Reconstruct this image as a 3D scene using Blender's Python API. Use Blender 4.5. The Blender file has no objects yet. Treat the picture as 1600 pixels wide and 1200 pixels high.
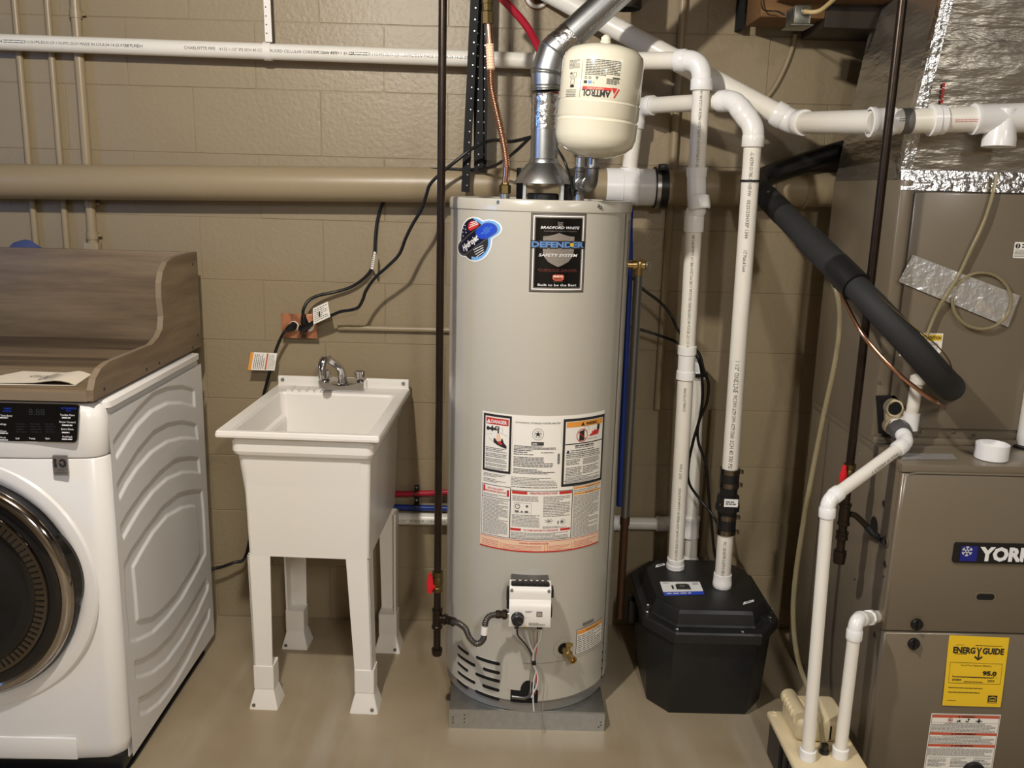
import bpy, bmesh, math, random
import numpy as np
from mathutils import Vector, Matrix

# ------------------------------------------------------------------ camera, world, lights, exposure
SC = bpy.context.scene
COL = SC.collection
F_PX, PITCH, ROLL, YAW, WALL_Y, CAM_H = 1388.2, .217345, .027023, .0087615, 2.9685, 1.5436
_h = Vector((math.sin(YAW), math.cos(YAW), 0)); _u = Vector((math.cos(YAW), -math.sin(YAW), 0))
_f = _h * math.cos(PITCH) + Vector((0, 0, -math.sin(PITCH)))
_v = _h * -math.sin(PITCH) + Vector((0, 0, -math.cos(PITCH)))
_r = _u * math.cos(ROLL) - _v * math.sin(ROLL); _d = _u * math.sin(ROLL) + _v * math.cos(ROLL)
CAM = Vector((0, 0, CAM_H))
cd = bpy.data.cameras.new('camera'); cam = bpy.data.objects.new('camera', cd); COL.objects.link(cam)
cd.sensor_width = 36; cd.lens = F_PX / 1600 * 36; cd.clip_start = .02
mw = Matrix((( _r.x, -_d.x, -_f.x), (_r.y, -_d.y, -_f.y), (_r.z, -_d.z, -_f.z))).to_4x4(); mw.translation = CAM
cam.matrix_world = mw
SC.camera = cam
w = bpy.data.worlds.new('world'); SC.world = w; w.use_nodes = True
w.node_tree.nodes['Background'].inputs[0].default_value = (.02, .018, .016, 1)
w.node_tree.nodes['Background'].inputs[1].default_value = .3

def lamp(name, loc, watts, color, radius):
    l = bpy.data.lights.new(name, 'POINT'); l.energy = watts; l.color = color; l.shadow_soft_size = radius
    o = bpy.data.objects.new(name, l); COL.objects.link(o); o.location = loc
    return o
def strip(name, loc, watts, color, sx, sy):
    l = bpy.data.lights.new(name, 'AREA'); l.shape = 'RECTANGLE'; l.size = sx; l.size_y = sy; l.energy = watts; l.color = color
    o = bpy.data.objects.new(name, l); COL.objects.link(o); o.location = loc
    return o
lamp('bare_bulb', (-.5, 1.15, 2.38), 108, (1.0, .95, .87), .03)
strip('strip_light', (1.6, .6, 2.40), 13, (1.0, .97, .93), .08, .9)
strip('far_fill_light', (.55, -1.2, 2.42), 74, (1.0, .95, .88), .1, 1.1)  # unseen fill light added behind the camera to brighten the furnace front
vs = SC.view_settings
SC.display_settings.display_device = 'sRGB'
vs.view_transform = 'Standard'; vs.look = 'None'; vs.gamma = 1; vs.exposure = 0.0; vs.use_curve_mapping = False

# ------------------------------------------------------------------ points from the survey of the photograph
def ray(px, py):
    a, b = px - 800, py - 600
    return _f + _r * (a / F_PX) + _d * (b / F_PX)
def at(px, py, Y=None, X=None, Z=None):
    D = ray(px, py)
    if Y is not None: t = Y / D.y
    elif X is not None: t = X / D.x
    else: t = (Z - CAM_H) / D.z
    return CAM + D * t
def pts(seq):                                   # (px, py, Y) triples
    return [at(p[0], p[1], Y=p[2]) for p in seq]
def on_cyl(px, py, cx, cy, r):                  # arc length from the front line, height
    D = ray(px, py)
    a = D.x**2 + D.y**2; b = -2 * (D.x * cx + D.y * cy); c = cx**2 + cy**2 - r * r
    q = b * b - 4 * a * c
    t = (-b - math.sqrt(max(q, 0))) / (2 * a)
    p = CAM + D * t
    return math.atan2(p.x - cx, -(p.y - cy)) * r, p.z

# ------------------------------------------------------------------ materials
def lin(c):
    return tuple((x / 255 / 12.92) if x / 255 <= .04045 else ((x / 255 + .055) / 1.055) ** 2.4 for x in c) + (1,)
def M(name, c, rough=.5, metal=0., noise=None, bump=None, coat=0., spec=.5, emit=None, trans=0., rnoise=None):
    m = bpy.data.materials.new(name); m.use_nodes = True
    nt = m.node_tree; N = nt.nodes; L = nt.links; b = N['Principled BSDF']
    b.inputs['Base Color'].default_value = lin(c); b.inputs['Roughness'].default_value = rough
    b.inputs['Metallic'].default_value = metal; b.inputs['Coat Weight'].default_value = coat
    b.inputs['Specular IOR Level'].default_value = spec
    b.inputs['Transmission Weight'].default_value = trans
    if emit:
        b.inputs['Emission Color'].default_value = lin(emit[0]); b.inputs['Emission Strength'].default_value = emit[1]
    if noise or bump or rnoise:
        g = N.new('ShaderNodeNewGeometry')
        def vec(scale3):
            mp = N.new('ShaderNodeMapping'); mp.inputs['Scale'].default_value = scale3
            L.new(g.outputs['Position'], mp.inputs['Vector']); return mp.outputs[0]
    if noise:                                   # (scale, amount, second colour, stretch)
        sc, am, c2 = noise[:3]; st = noise[3] if len(noise) > 3 else (1, 1, 1)
        t = N.new('ShaderNodeTexNoise'); t.inputs['Scale'].default_value = sc; t.inputs['Detail'].default_value = 5
        L.new(vec(st), t.inputs['Vector'])
        r = N.new('ShaderNodeValToRGB'); r.color_ramp.elements[0].position = .5 - .5 * (1 - am) - .0; r.color_ramp.elements[1].position = .5 + .5 * (1 - am)
        r.color_ramp.elements[0].position = .32; r.color_ramp.elements[1].position = .68
        k = N.new('ShaderNodeMix'); k.data_type = 'RGBA'
        k.inputs[6].default_value = lin(c); k.inputs[7].default_value = lin(c2)
        mu = N.new('ShaderNodeMath'); mu.operation = 'MULTIPLY'; mu.inputs[1].default_value = am
        L.new(t.outputs[0], r.inputs[0]); L.new(r.outputs[0], mu.inputs[0]); L.new(mu.outputs[0], k.inputs[0])
        L.new(k.outputs[2], b.inputs['Base Color'])
    if bump:                                    # (scale, strength, distance, stretch)
        sc, s, dist = bump[:3]; st = bump[3] if len(bump) > 3 else (1, 1, 1)
        t = N.new('ShaderNodeTexNoise'); t.inputs['Scale'].default_value = sc; t.inputs['Detail'].default_value = 4
        L.new(vec(st), t.inputs['Vector'])
        bp = N.new('ShaderNodeBump'); bp.inputs['Strength'].default_value = s; bp.inputs['Distance'].default_value = dist
        L.new(t.outputs[0], bp.inputs['Height']); L.new(bp.outputs[0], b.inputs['Normal'])
    if rnoise:                                  # (scale, low, high)
        t = N.new('ShaderNodeTexNoise'); t.inputs['Scale'].default_value = rnoise[0]; t.inputs['Detail'].default_value = 4
        L.new(vec((1, 1, 1)), t.inputs['Vector'])
        mr = N.new('ShaderNodeMapRange'); mr.inputs[3].default_value = rnoise[1]; mr.inputs[4].default_value = rnoise[2]
        L.new(t.outputs[0], mr.inputs[0]); L.new(mr.outputs[0], b.inputs['Roughness'])
    return m

TAN = (152, 137, 110)
m_wall = M('tan_wall_paint', TAN, .42, noise=(3, .35, (145, 129, 102)), bump=(70, .35, .004))
m_tanpipe = M('tan_pipe_paint', (156, 140, 112), .38, bump=(40, .15, .002))
m_floor = None
m_ceil = M('dark_ceiling', (92, 76, 58), .9)
m_room = M('room_wall_paint', (128, 115, 95), .8)
m_white = M('white_enamel', (236, 234, 231), .22, coat=.2)
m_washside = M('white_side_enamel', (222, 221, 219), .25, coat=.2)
m_plastic = M('white_plastic', (240, 236, 229), .32)
m_pvc = M('white_pvc', (240, 236, 226), .3, noise=(6, .35, (231, 225, 211)))
m_pvcfit = M('white_pvc_fitting', (243, 242, 240), .24)
m_print = M('black_print', (38, 36, 36), .6)
m_greyprint = M('grey_print', (105, 102, 98), .6)
m_black = M('black_plastic', (22, 22, 24), .38)
m_gloss = M('black_gloss', (9, 10, 13), .07, coat=.5)
m_basin = M('black_rotomoulded_plastic', (24, 25, 26), .42, noise=(30, .5, (34, 35, 36)), bump=(120, .1, .002))
m_cord = M('black_cord_rubber', (18, 18, 19), .35)
m_chrome = M('chrome', (225, 225, 228), .08, 1)
m_dkchrome = M('dark_chrome', (120, 112, 104), .12, 1)
m_ring = M('door_ring_chrome', (178, 172, 166), .1, 1)
m_steel = M('zinc_steel', (190, 190, 188), .3, 1)
m_galv = M('galvanised_steel', (196, 199, 200), .36, 1, noise=(60, .5, (172, 176, 179)))
m_galvdk = M('galvanised_malleable_iron', (128, 128, 128), .38, 1, bump=(150, .3, .001))
m_foil = M('aluminium_foil', (214, 210, 204), .2, 1, bump=(45, .9, .012))
m_foiltape = M('crinkled_foil_tape', (228, 227, 226), .24, 1, bump=(60, .5, .008))
m_plenum = M('foil_insulation_wrap', (184, 177, 164), .33, .85, noise=(5, .6, (146, 137, 122), (1, 1, 4)), bump=(8, .42, .02, (1, 1, 4)))
m_strap = M('black_strap_coating', (10, 10, 11), .6, spec=.25)
m_iron = M('black_iron_pipe', (58, 47, 38), .32, .75, noise=(30, .6, (40, 33, 28)), bump=(90, .1, .001))
m_brass = M('brass', (182, 158, 108), .28, 1)
m_dullbrass = M('dull_brass', (112, 96, 62), .45, 1)
m_copper = M('copper', (198, 150, 124), .24, 1)
m_copperold = M('dull_copper', (96, 70, 52), .5, .9, noise=(25, .5, (74, 56, 44)))
m_red = M('red_handle', (206, 28, 40), .35)
m_pexred = M('red_pex', (168, 24, 48), .35)
m_pexblue = M('blue_pex', (24, 52, 132), .35)
m_heater = M('grey_heater_enamel', (192, 188, 176), .26, coat=.25, bump=(9, .05, .004))
m_heatgrey = M('grey_steel_band', (140, 138, 134), .35, .3)
m_cream = M('cream_tank_enamel', (226, 221, 200), .14, coat=.4)
m_taupe = M('taupe_furnace_enamel', (118, 107, 90), .28, coat=.15)
m_taupedk = M('dark_taupe_enamel', (84, 73, 60), .35)
m_dark = M('dark_void', (10, 9, 8), .8)
m_foam = M('black_foam_insulation', (36, 36, 36), .75, bump=(200, .15, .001))
m_tape = M('black_vinyl_tape', (20, 20, 21), .45, bump=(60, .3, .003))
m_paper = M('white_label', (247, 243, 234), .45)
m_paper2 = M('manual_paper', (228, 216, 196), .7)
m_yellow = M('yellow_label', (246, 204, 42), .55)
m_orange = M('orange_print', (238, 160, 66), .5)
m_redprint = M('red_print', (204, 50, 44), .5)
m_wred = M('warning_red_print', (206, 92, 62), .5)
m_peach = M('peach_print', (244, 208, 178), .5)
m_bluepr = M('blue_print', (34, 72, 196), .4)
m_ltblue = M('light_blue_print', (118, 176, 236), .35)
m_navy = M('navy_print', (14, 16, 40), .4)
m_silver = M('silver_foil_print', (190, 184, 176), .25, .8)
m_shield = M('brushed_shield_print', (186, 176, 166), .35, .4)
m_shielddk = M('dark_shield_print', (66, 62, 60), .4, .3)
m_energy = M('dim_red_print', (128, 58, 56), .5)
m_faint = M('faint_print', (150, 146, 139), .6)
m_foilmatt = M('smooth_foil_tape', (226, 226, 226), .32, .72, bump=(55, .6, .008))
m_defblue = M('steel_blue_print', (96, 138, 194), .4)
m_whitepr = M('white_print', (240, 240, 240), .5)
m_beige = M('beige_pump_plastic', (226, 210, 172), .4)
m_box = M('steel_junction_box', (150, 150, 142), .35, .9, noise=(20, .4, (128, 128, 122)))
m_romex = M('cream_cable', (196, 172, 122), .5)
m_greypipe = M('grey_union_pvc', (88, 86, 88), .4)
m_copperplate = M('streaked_copper_plate', (226, 152, 112), .35, .35, noise=(26, .95, (40, 24, 18), (1, 1, .45)))
m_bluecloth = M('blue_cloth', (62, 74, 120), .85)
m_screw = M('screw_steel', (170, 170, 168), .3, 1)
m_duct_shade = M('dark_duct_and_board_shade', (52, 45, 38), .5, .4)  # dark duct, and the shade painted into the rim board
m_rib = M('dim_display_print', (44, 46, 52), .4)
m_dishes = M('badge_silver', (168, 164, 160), .3, .7)
m_dim = M('faint_wire', (176, 170, 160), .4, .3)

def tube_mat():
    m = M('clear_vinyl_tube', (190, 178, 142), .25, trans=.6)
    m.node_tree.nodes['Principled BSDF'].inputs['IOR'].default_value = 1.3
    return m
m_vinyl = tube_mat()

def floor_mat():
    m = M('painted_concrete_floor', (150, 135, 110), .3)
    nt = m.node_tree; N = nt.nodes; L = nt.links; b = N['Principled BSDF']
    g = N.new('ShaderNodeNewGeometry')
    def nz(scale, st, rot=0):
        mp = N.new('ShaderNodeMapping'); mp.inputs['Scale'].default_value = st; mp.inputs['Rotation'].default_value = (0, 0, rot)
        L.new(g.outputs['Position'], mp.inputs['Vector'])
        t = N.new('ShaderNodeTexNoise'); t.inputs['Scale'].default_value = scale; t.inputs['Detail'].default_value = 6
        L.new(mp.outputs[0], t.inputs['Vector']); return t.outputs[0]
    a = nz(2.2, (1, 1, 1)); s = nz(7, (1, .13, 1), -.6)
    r1 = N.new('ShaderNodeValToRGB'); r1.color_ramp.elements[0].position = .35; r1.color_ramp.elements[1].position = .7
    r1.color_ramp.elements[0].color = lin((146, 130, 104)); r1.color_ramp.elements[1].color = lin((168, 154, 130))
    L.new(a, r1.inputs[0])
    r2 = N.new('ShaderNodeValToRGB'); r2.color_ramp.elements[0].position = .5; r2.color_ramp.elements[1].position = .72
    L.new(s, r2.inputs[0])
    mu = N.new('ShaderNodeMath'); mu.operation = 'MULTIPLY'; mu.inputs[1].default_value = .5; L.new(r2.outputs[0], mu.inputs[0])
    k = N.new('ShaderNodeMix'); k.data_type = 'RGBA'; k.inputs[7].default_value = lin((182, 174, 158))
    L.new(mu.outputs[0], k.inputs[0]); L.new(r1.outputs[0], k.inputs[6]); L.new(k.outputs[2], b.inputs['Base Color'])
    mr = N.new('ShaderNodeMapRange'); mr.inputs[3].default_value = .22; mr.inputs[4].default_value = .5
    L.new(a, mr.inputs[0]); L.new(mr.outputs[0], b.inputs['Roughness'])
    bp = N.new('ShaderNodeBump'); bp.inputs['Strength'].default_value = .12; bp.inputs['Distance'].default_value = .004
    L.new(nz(30, (1, 1, 1)), bp.inputs['Height']); L.new(bp.outputs[0], b.inputs['Normal'])
    return m
m_floor = floor_mat()

def wood_mat(name, axis, plank):                # greyed laminate: grain along `axis`, plank bands across `plank`
    m = M(name, (128, 108, 86), .5)
    nt = m.node_tree; N = nt.nodes; L = nt.links; b = N['Principled BSDF']
    g = N.new('ShaderNodeNewGeometry')
    st = [9., 9., 9.]; st[axis] = .9
    mp = N.new('ShaderNodeMapping'); mp.inputs['Scale'].default_value = st; L.new(g.outputs['Position'], mp.inputs['Vector'])
    t = N.new('ShaderNodeTexNoise'); t.inputs['Scale'].default_value = 2.2; t.inputs['Detail'].default_value = 8; t.inputs['Roughness'].default_value = .65
    L.new(mp.outputs[0], t.inputs['Vector'])
    sp = N.new('ShaderNodeSeparateXYZ'); L.new(g.outputs['Position'], sp.inputs[0])
    q = N.new('ShaderNodeMath'); q.operation = 'MULTIPLY'; q.inputs[1].default_value = 7.6; L.new(sp.outputs[plank], q.inputs[0])
    fl = N.new('ShaderNodeMath'); fl.operation = 'FLOOR'; L.new(q.outputs[0], fl.inputs[0])
    wn = N.new('ShaderNodeTexWhiteNoise'); wn.noise_dimensions = '1D'; L.new(fl.outputs[0], wn.inputs['W'])
    mul = N.new('ShaderNodeMath'); mul.operation = 'MULTIPLY_ADD'; mul.inputs[1].default_value = .36; L.new(wn.outputs[0], mul.inputs[0]); L.new(t.outputs[0], mul.inputs[2])
    r = N.new('ShaderNodeValToRGB'); e = r.color_ramp.elements
    e[0].position = .40; e[0].color = lin((82, 67, 50)); e[1].position = .95; e[1].color = lin((146, 127, 100))
    x = e.new(.66); x.color = lin((114, 96, 74))
    L.new(mul.outputs[0], r.inputs[0]); L.new(r.outputs[0], b.inputs['Base Color'])
    return m
m_wood = wood_mat('grey_oak_laminate', 0, 2)
m_woodshelf = wood_mat('grey_oak_laminate_shelf', 0, 1)
m_woodside = wood_mat('grey_oak_laminate_side', 1, 2)
m_edge = M('laminate_edge_band', (134, 118, 96), .5)
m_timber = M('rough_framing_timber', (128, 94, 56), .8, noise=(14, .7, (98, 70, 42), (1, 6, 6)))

# ------------------------------------------------------------------ mesh builder
def V(*a): return Vector(a)
class MB:
    def __init__(s): s.v = []; s.f = []; s.m = []; s.mats = []
    def mi(s, mat):
        if mat not in s.mats: s.mats.append(mat)
        return s.mats.index(mat)
    def add(s, vs, fs, mat):
        o = len(s.v); k = s.mi(mat); s.v += [tuple(x) for x in vs]
        for f in fs: s.f.append(tuple(i + o for i in f)); s.m.append(k)
        return s
    def bm(s, b, mat, mtx=None):
        b.verts.index_update()
        s.add([(mtx @ v.co if mtx else v.co) for v in b.verts], [[v.index for v in f.verts] for f in b.faces], mat); b.free(); return s
    def box(s, a, c, mat, bev=0., seg=2, mtx=None):
        b = bmesh.new(); bmesh.ops.create_cube(b, size=1)
        for v in b.verts:
            v.co = Vector([(a[i] + c[i]) / 2 + v.co[i] * (c[i] - a[i]) for i in range(3)])
        if bev: bmesh.ops.bevel(b, geom=list(b.edges), offset=bev, segments=seg, affect='EDGES', profile=.5)
        return s.bm(b, mat, mtx)
    def tube(s, path, r, mat, n=14, caps=True):
        path = [Vector(p) for p in path]; k = len(path)
        rs = r if isinstance(r, (list, tuple)) else [r] * k
        T = [(path[min(i + 1, k - 1)] - path[max(i - 1, 0)]).normalized() for i in range(k)]
        a = Vector((0, 0, 1)) if abs(T[0].z) < .9 else Vector((0, 1, 0))
        nr = (a - T[0] * a.dot(T[0])).normalized(); vs = []; fs = []
        for i in range(k):
            nr = (nr - T[i] * nr.dot(T[i])).normalized(); bi = T[i].cross(nr)
            for j in range(n):
                t = 2 * math.pi * j / n
                vs.append(path[i] + (nr * math.cos(t) + bi * math.sin(t)) * rs[i])
        for i in range(k - 1):
            for j in range(n):
                q = (j + 1) % n; fs.append((i * n + j, i * n + q, (i + 1) * n + q, (i + 1) * n + j))
        if caps: fs.append(tuple(range(n - 1, -1, -1))); fs.append(tuple((k - 1) * n + j for j in range(n)))
        return s.add(vs, fs, mat)
    def cyl(s, p, q, r, mat, r2=None, n=24, caps=True):
        return s.tube([p, q], [r, r if r2 is None else r2], mat, n, caps)
    def lathe(s, prof, o, axis, mat, n=32, a0=0., a1=2 * math.pi):  # prof: (radius, distance along axis)
        o = Vector(o); ax = Vector(axis).normalized(); a = Vector((0, 0, 1)) if abs(ax.z) < .9 else Vector((1, 0, 0))
        e1 = (a - ax * a.dot(ax)).normalized(); e2 = ax.cross(e1); vs = []; fs = []; full = abs(a1 - a0 - 2 * math.pi) < 1e-6
        nn = n if full else n + 1
        for (r, h) in prof:
            for j in range(nn):
                t = a0 + (a1 - a0) * j / n
                vs.append(o + ax * h + (e1 * math.cos(t) + e2 * math.sin(t)) * max(r, 1e-5))
        for i in range(len(prof) - 1):
            for j in range(n):
                q = (j + 1) % nn; fs.append((i * nn + j, i * nn + q, (i + 1) * nn + q, (i + 1) * nn + j))
        return s.add(vs, fs, mat)
    def loft(s, rings, mat, caps=(True, True)):
        n = len(rings[0]); vs = [p for r in rings for p in r]; fs = []
        for i in range(len(rings) - 1):
            for j in range(n):
                q = (j + 1) % n; fs.append((i * n + j, i * n + q, (i + 1) * n + q, (i + 1) * n + j))
        if caps[0]: fs.append(tuple(range(n - 1, -1, -1)))
        if caps[1]: fs.append(tuple((len(rings) - 1) * n + j for j in range(n)))
        return s.add(vs, fs, mat)
    def prism(s, poly, ext, mat):
        e = Vector(ext); a = [Vector(p) for p in poly]
        return s.loft([a, [p + e for p in a]], mat)
    def sphere(s, c, r, mat, n=16, sc=(1, 1, 1)):
        c = Vector(c); rings = []
        for i in range(n // 2 + 1):
            t = math.pi * i / (n // 2); rr = max(math.sin(t), 1e-4)
            rings.append([c + Vector((rr * math.cos(2 * math.pi * j / n) * r * sc[0], rr * math.sin(2 * math.pi * j / n) * r * sc[1], -math.cos(t) * r * sc[2])) for j in range(n)])
        return s.loft(rings, mat, (False, False))
    def torus(s, c, axis, R, r, mat, n=32, k=8):
        prof = [(R + r * math.cos(2 * math.pi * i / k), r * math.sin(2 * math.pi * i / k)) for i in range(k + 1)]
        return s.lathe(prof, c, axis, mat, n)
    # flat print on a mapped surface
    def rect(s, Mp, u0, v0, u1, v1, mat, h=.0008, nu=1, nv=1):
        if getattr(Mp, 'step', None): nu = max(nu, int(math.ceil(abs(u1 - u0) / Mp.step)))
        vs = []; fs = []
        for j in range(nv + 1):
            for i in range(nu + 1): vs.append(Mp(u0 + (u1 - u0) * i / nu, v0 + (v1 - v0) * j / nv, h))
        for j in range(nv):
            for i in range(nu):
                a = j * (nu + 1) + i; fs.append((a, a + 1, a + nu + 2, a + nu + 1))
        return s.add(vs, fs, mat)
    def poly(s, Mp, P, mat, h=.001):
        st = getattr(Mp, 'step', None)
        if st:
            lo, hi = min(p[0] for p in P), max(p[0] for p in P)
            if hi - lo > st:
                k = int(math.ceil((hi - lo) / st))
                for i in range(k):
                    Q = clip(clip(P, lo + (hi - lo) * i / k, 1), lo + (hi - lo) * (i + 1) / k, -1)
                    if len(Q) > 2: s.add([Mp(p[0], p[1], h) for p in Q], [tuple(range(len(Q)))], mat)
                return s
        return s.add([Mp(p[0], p[1], h) for p in P], [tuple(range(len(P)))], mat)
    def frame(s, Mp, u0, v0, u1, v1, t, mat, h=.001, nu=1):
        s.rect(Mp, u0, v0, u1, v0 + t, mat, h, nu); s.rect(Mp, u0, v1 - t, u1, v1, mat, h, nu)
        s.rect(Mp, u0, v0 + t, u0 + t, v1 - t, mat, h); s.rect(Mp, u1 - t, v0 + t, u1, v1 - t, mat, h); return s
    def ring(s, Mp, u, v, r0, r1, mat, h=.001, n=24):
        vs = []; fs = []
        for j in range(n):
            t = 2 * math.pi * j / n
            vs += [Mp(u + r0 * math.cos(t), v + r0 * math.sin(t), h), Mp(u + r1 * math.cos(t), v + r1 * math.sin(t), h)]
        for j in range(n):
            q = (j + 1) % n; fs.append((2 * j, 2 * j + 1, 2 * q + 1, 2 * q))
        return s.add(vs, fs, mat)
    def disc(s, Mp, u, v, r, mat, h=.001, n=20, ry=None):
        return s.poly(Mp, [(u + r * math.cos(2 * math.pi * j / n), v + (ry or r) * math.sin(2 * math.pi * j / n)) for j in range(n)], mat, h)
    def line(s, Mp, u0, v0, u1, v1, t, mat, h=.001):
        d = Vector((u1 - u0, v1 - v0)); d.normalize(); q = Vector((-d.y, d.x)) * t / 2
        return s.poly(Mp, [(u0 + q.x * -1, v0 - q.y), (u1 - q.x, v1 - q.y), (u1 + q.x, v1 + q.y), (u0 + q.x, v0 + q.y)], mat, h)
    def fine(s, Mp, u0, v0, u1, v1, rows, mat, seed=1, fill=.95, hf=.42, h=.0012, wl=(2.2, 6)):
        R = random.Random(seed); rh = max((v1 - v0) / rows, 2e-4)
        for i in range(rows):
            y = v1 - (i + .5) * rh; x = u0; end = u0 + (u1 - u0) * (fill if R.random() > .25 else R.uniform(.55, fill))
            while x < end:
                L = min(R.uniform(*wl) * rh * .55, end - x)
                if L > rh * .2: s.rect(Mp, x, y - rh * hf / 2, x + L, y + rh * hf / 2, mat, h)
                x += L + rh * .32
        return s
    def text(s, Mp, body, u, v, hgt, mat, w=None, al='c', bold=0., shear=0., h=.0013, rot=0.):
        P, F = glyphs(body, bold, shear)
        P = P * hgt; x0, x1 = P[:, 0].min(), P[:, 0].max(); k = (w / (x1 - x0)) if w else 1
        x = (P[:, 0] - x0) * k; W = (x1 - x0) * k
        x = x - {'c': W / 2, 'l': 0, 'r': W}[al]; y = P[:, 1] - hgt / 2
        c, sn = math.cos(rot), math.sin(rot)
        return s.add([Mp(u + a * c - b * sn, v + a * sn + b * c, h) for a, b in zip(x, y)], F, mat)
    def build(s, name, parent=None, loc=None, angle=38, smooth=True, stuff=False):
        base = ORG[parent.name] if parent else Vector(loc if loc is not None else (0, 0, 0))
        me = bpy.data.meshes.new(name); me.from_pydata([tuple(Vector(p) - base) for p in s.v], [], s.f)
        for mt in s.mats: me.materials.append(mt)
        me.polygons.foreach_set('material_index', s.m)
        if smooth:
            me.polygons.foreach_set('use_smooth', [True] * len(me.polygons)); me.set_sharp_from_angle(angle=math.radians(angle))
        me.update()
        o = bpy.data.objects.new(name, me); COL.objects.link(o)
        if parent: o.parent = parent
        else: o.location = base
        ORG[o.name] = base
        if stuff: o['kind'] = 'stuff'
        return o
ORG = {}
_G = {}
def glyphs(body, bold, shear):
    key = (body, bold, shear)
    if key not in _G:
        c = bpy.data.curves.new('t', 'FONT'); c.body = body; c.size = 1.0; c.shear = shear; c.offset = bold; c.resolution_u = 2
        c.fill_mode = 'FRONT'; o = bpy.data.objects.new('t', c); COL.objects.link(o)
        dg = bpy.context.evaluated_depsgraph_get(); me = bpy.data.meshes.new_from_object(o.evaluated_get(dg))
        P = np.array([v.co[:2] for v in me.vertices]).reshape(-1, 2) / .729
        F = [tuple(p.vertices) for p in me.polygons]
        bpy.data.objects.remove(o); bpy.data.curves.remove(c); bpy.data.meshes.remove(me)
        _G[key] = (P, F)
    return _G[key]
def clip(P, x, sg):
    out = []
    for i in range(len(P)):
        a, b = P[i], P[(i + 1) % len(P)]; da, db = (a[0] - x) * sg, (b[0] - x) * sg
        if da >= 0: out.append(a)
        if da * db < 0: t = da / (da - db); out.append((x, a[1] + (b[1] - a[1]) * t))
    return out
def curved(f, step):
    f.step = step; return f
def plane(o, du, dv):
    o = Vector(o); du = Vector(du).normalized(); dv = Vector(dv).normalized(); n = du.cross(dv)
    return lambda u, v, h=0: o + du * u + dv * v + n * h
def cylm(cx, cy, r):
    return curved(lambda u, v, h=0: Vector((cx + (r + h) * math.sin(u / r), cy - (r + h) * math.cos(u / r), v)), r * .045)
def pipem(p, q, r, turn=0.):                     # print along a pipe, on the side that faces the room
    p = Vector(p); q = Vector(q); a = (q - p).normalized(); n = Vector((0, -1, .15)); n = (n - a * n.dot(a)).normalized(); b = n.cross(a)
    return lambda u, v, h=0: p + a * u + (n * math.cos(v / r + turn) + b * math.sin(v / r + turn)) * (r + h)
def spline(P, k=8):
    P = [Vector(p) for p in P]; out = []
    for i in range(len(P) - 1):
        a, b, c, d = P[max(i - 1, 0)], P[i], P[i + 1], P[min(i + 2, len(P) - 1)]
        for j in range(k):
            t = j / k
            out.append(.5 * ((2 * b) + (c - a) * t + (2 * a - 5 * b + 4 * c - d) * t * t + (3 * b - a - 3 * c + d) * t ** 3))
    out.append(P[-1]); return out
def resample(P, step):
    P = [Vector(p) for p in P]; out = [P[0].copy()]; acc = 0.
    for a, b in zip(P, P[1:]):
        L = (b - a).length; t = step - acc
        while t <= L: out.append(a + (b - a) * (t / L)); t += step
        acc = (acc + L) % step if L else acc
        acc = L - (t - step)
    out.append(P[-1]); return out
def thing(name, label, cat, loc, group=None):
    o = bpy.data.objects.new(name, None); COL.objects.link(o); o.location = loc; o.empty_display_size = .05
    o['label'] = label; o['category'] = cat
    if group: o['group'] = group
    ORG[o.name] = Vector(loc); return o
def tag(o, label, cat, group=None):
    o['label'] = label; o['category'] = cat
    if group: o['group'] = group
    return o
def structure(o): o['kind'] = 'structure'; return o
def pipe(parent, p, q, r, mat, name='pipe', n=24):
    return MB().cyl(p, q, r, mat, n=n).build(name, parent)
def elbow(parent, A, B, C, r, mat, L=.05, sock=.026, name='elbow', fat=1.13, collar=1.24):
    A, B, C = Vector(A), Vector(B), Vector(C); a = (A - B).normalized(); c = (C - B).normalized()
    p0 = B + a * L; p2 = B + c * L; path = []
    for i in range(11):
        t = i / 10; path.append(p0 * (1 - t) ** 2 + B * 2 * t * (1 - t) + p2 * t * t)
    m = MB().tube(path, r * fat, mat, 24)
    for p, d in ((p0, a), (p2, c)):
        m.lathe([(r * fat, -.004), (r * collar, 0), (r * collar, sock - .002), (r * collar * .97, sock), (r * 1.0, sock)], p, d, mat, 24)
    return m.build(name, parent), p0 + a * sock, p2 + c * sock
def coupling(parent, p, d, r, mat, L=.05, name='coupling', k=1.2, rib=.012):
    p = Vector(p); d = Vector(d).normalized(); R = r * k
    return MB().lathe([(r, -L / 2), (R * 1.06, -L / 2), (R * 1.06, -L / 2 + rib), (R, -L / 2 + rib + .002), (R, L / 2 - rib - .002), (R * 1.06, L / 2 - rib), (R * 1.06, L / 2), (r, L / 2)], p, d, mat, 24).build(name, parent)
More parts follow.
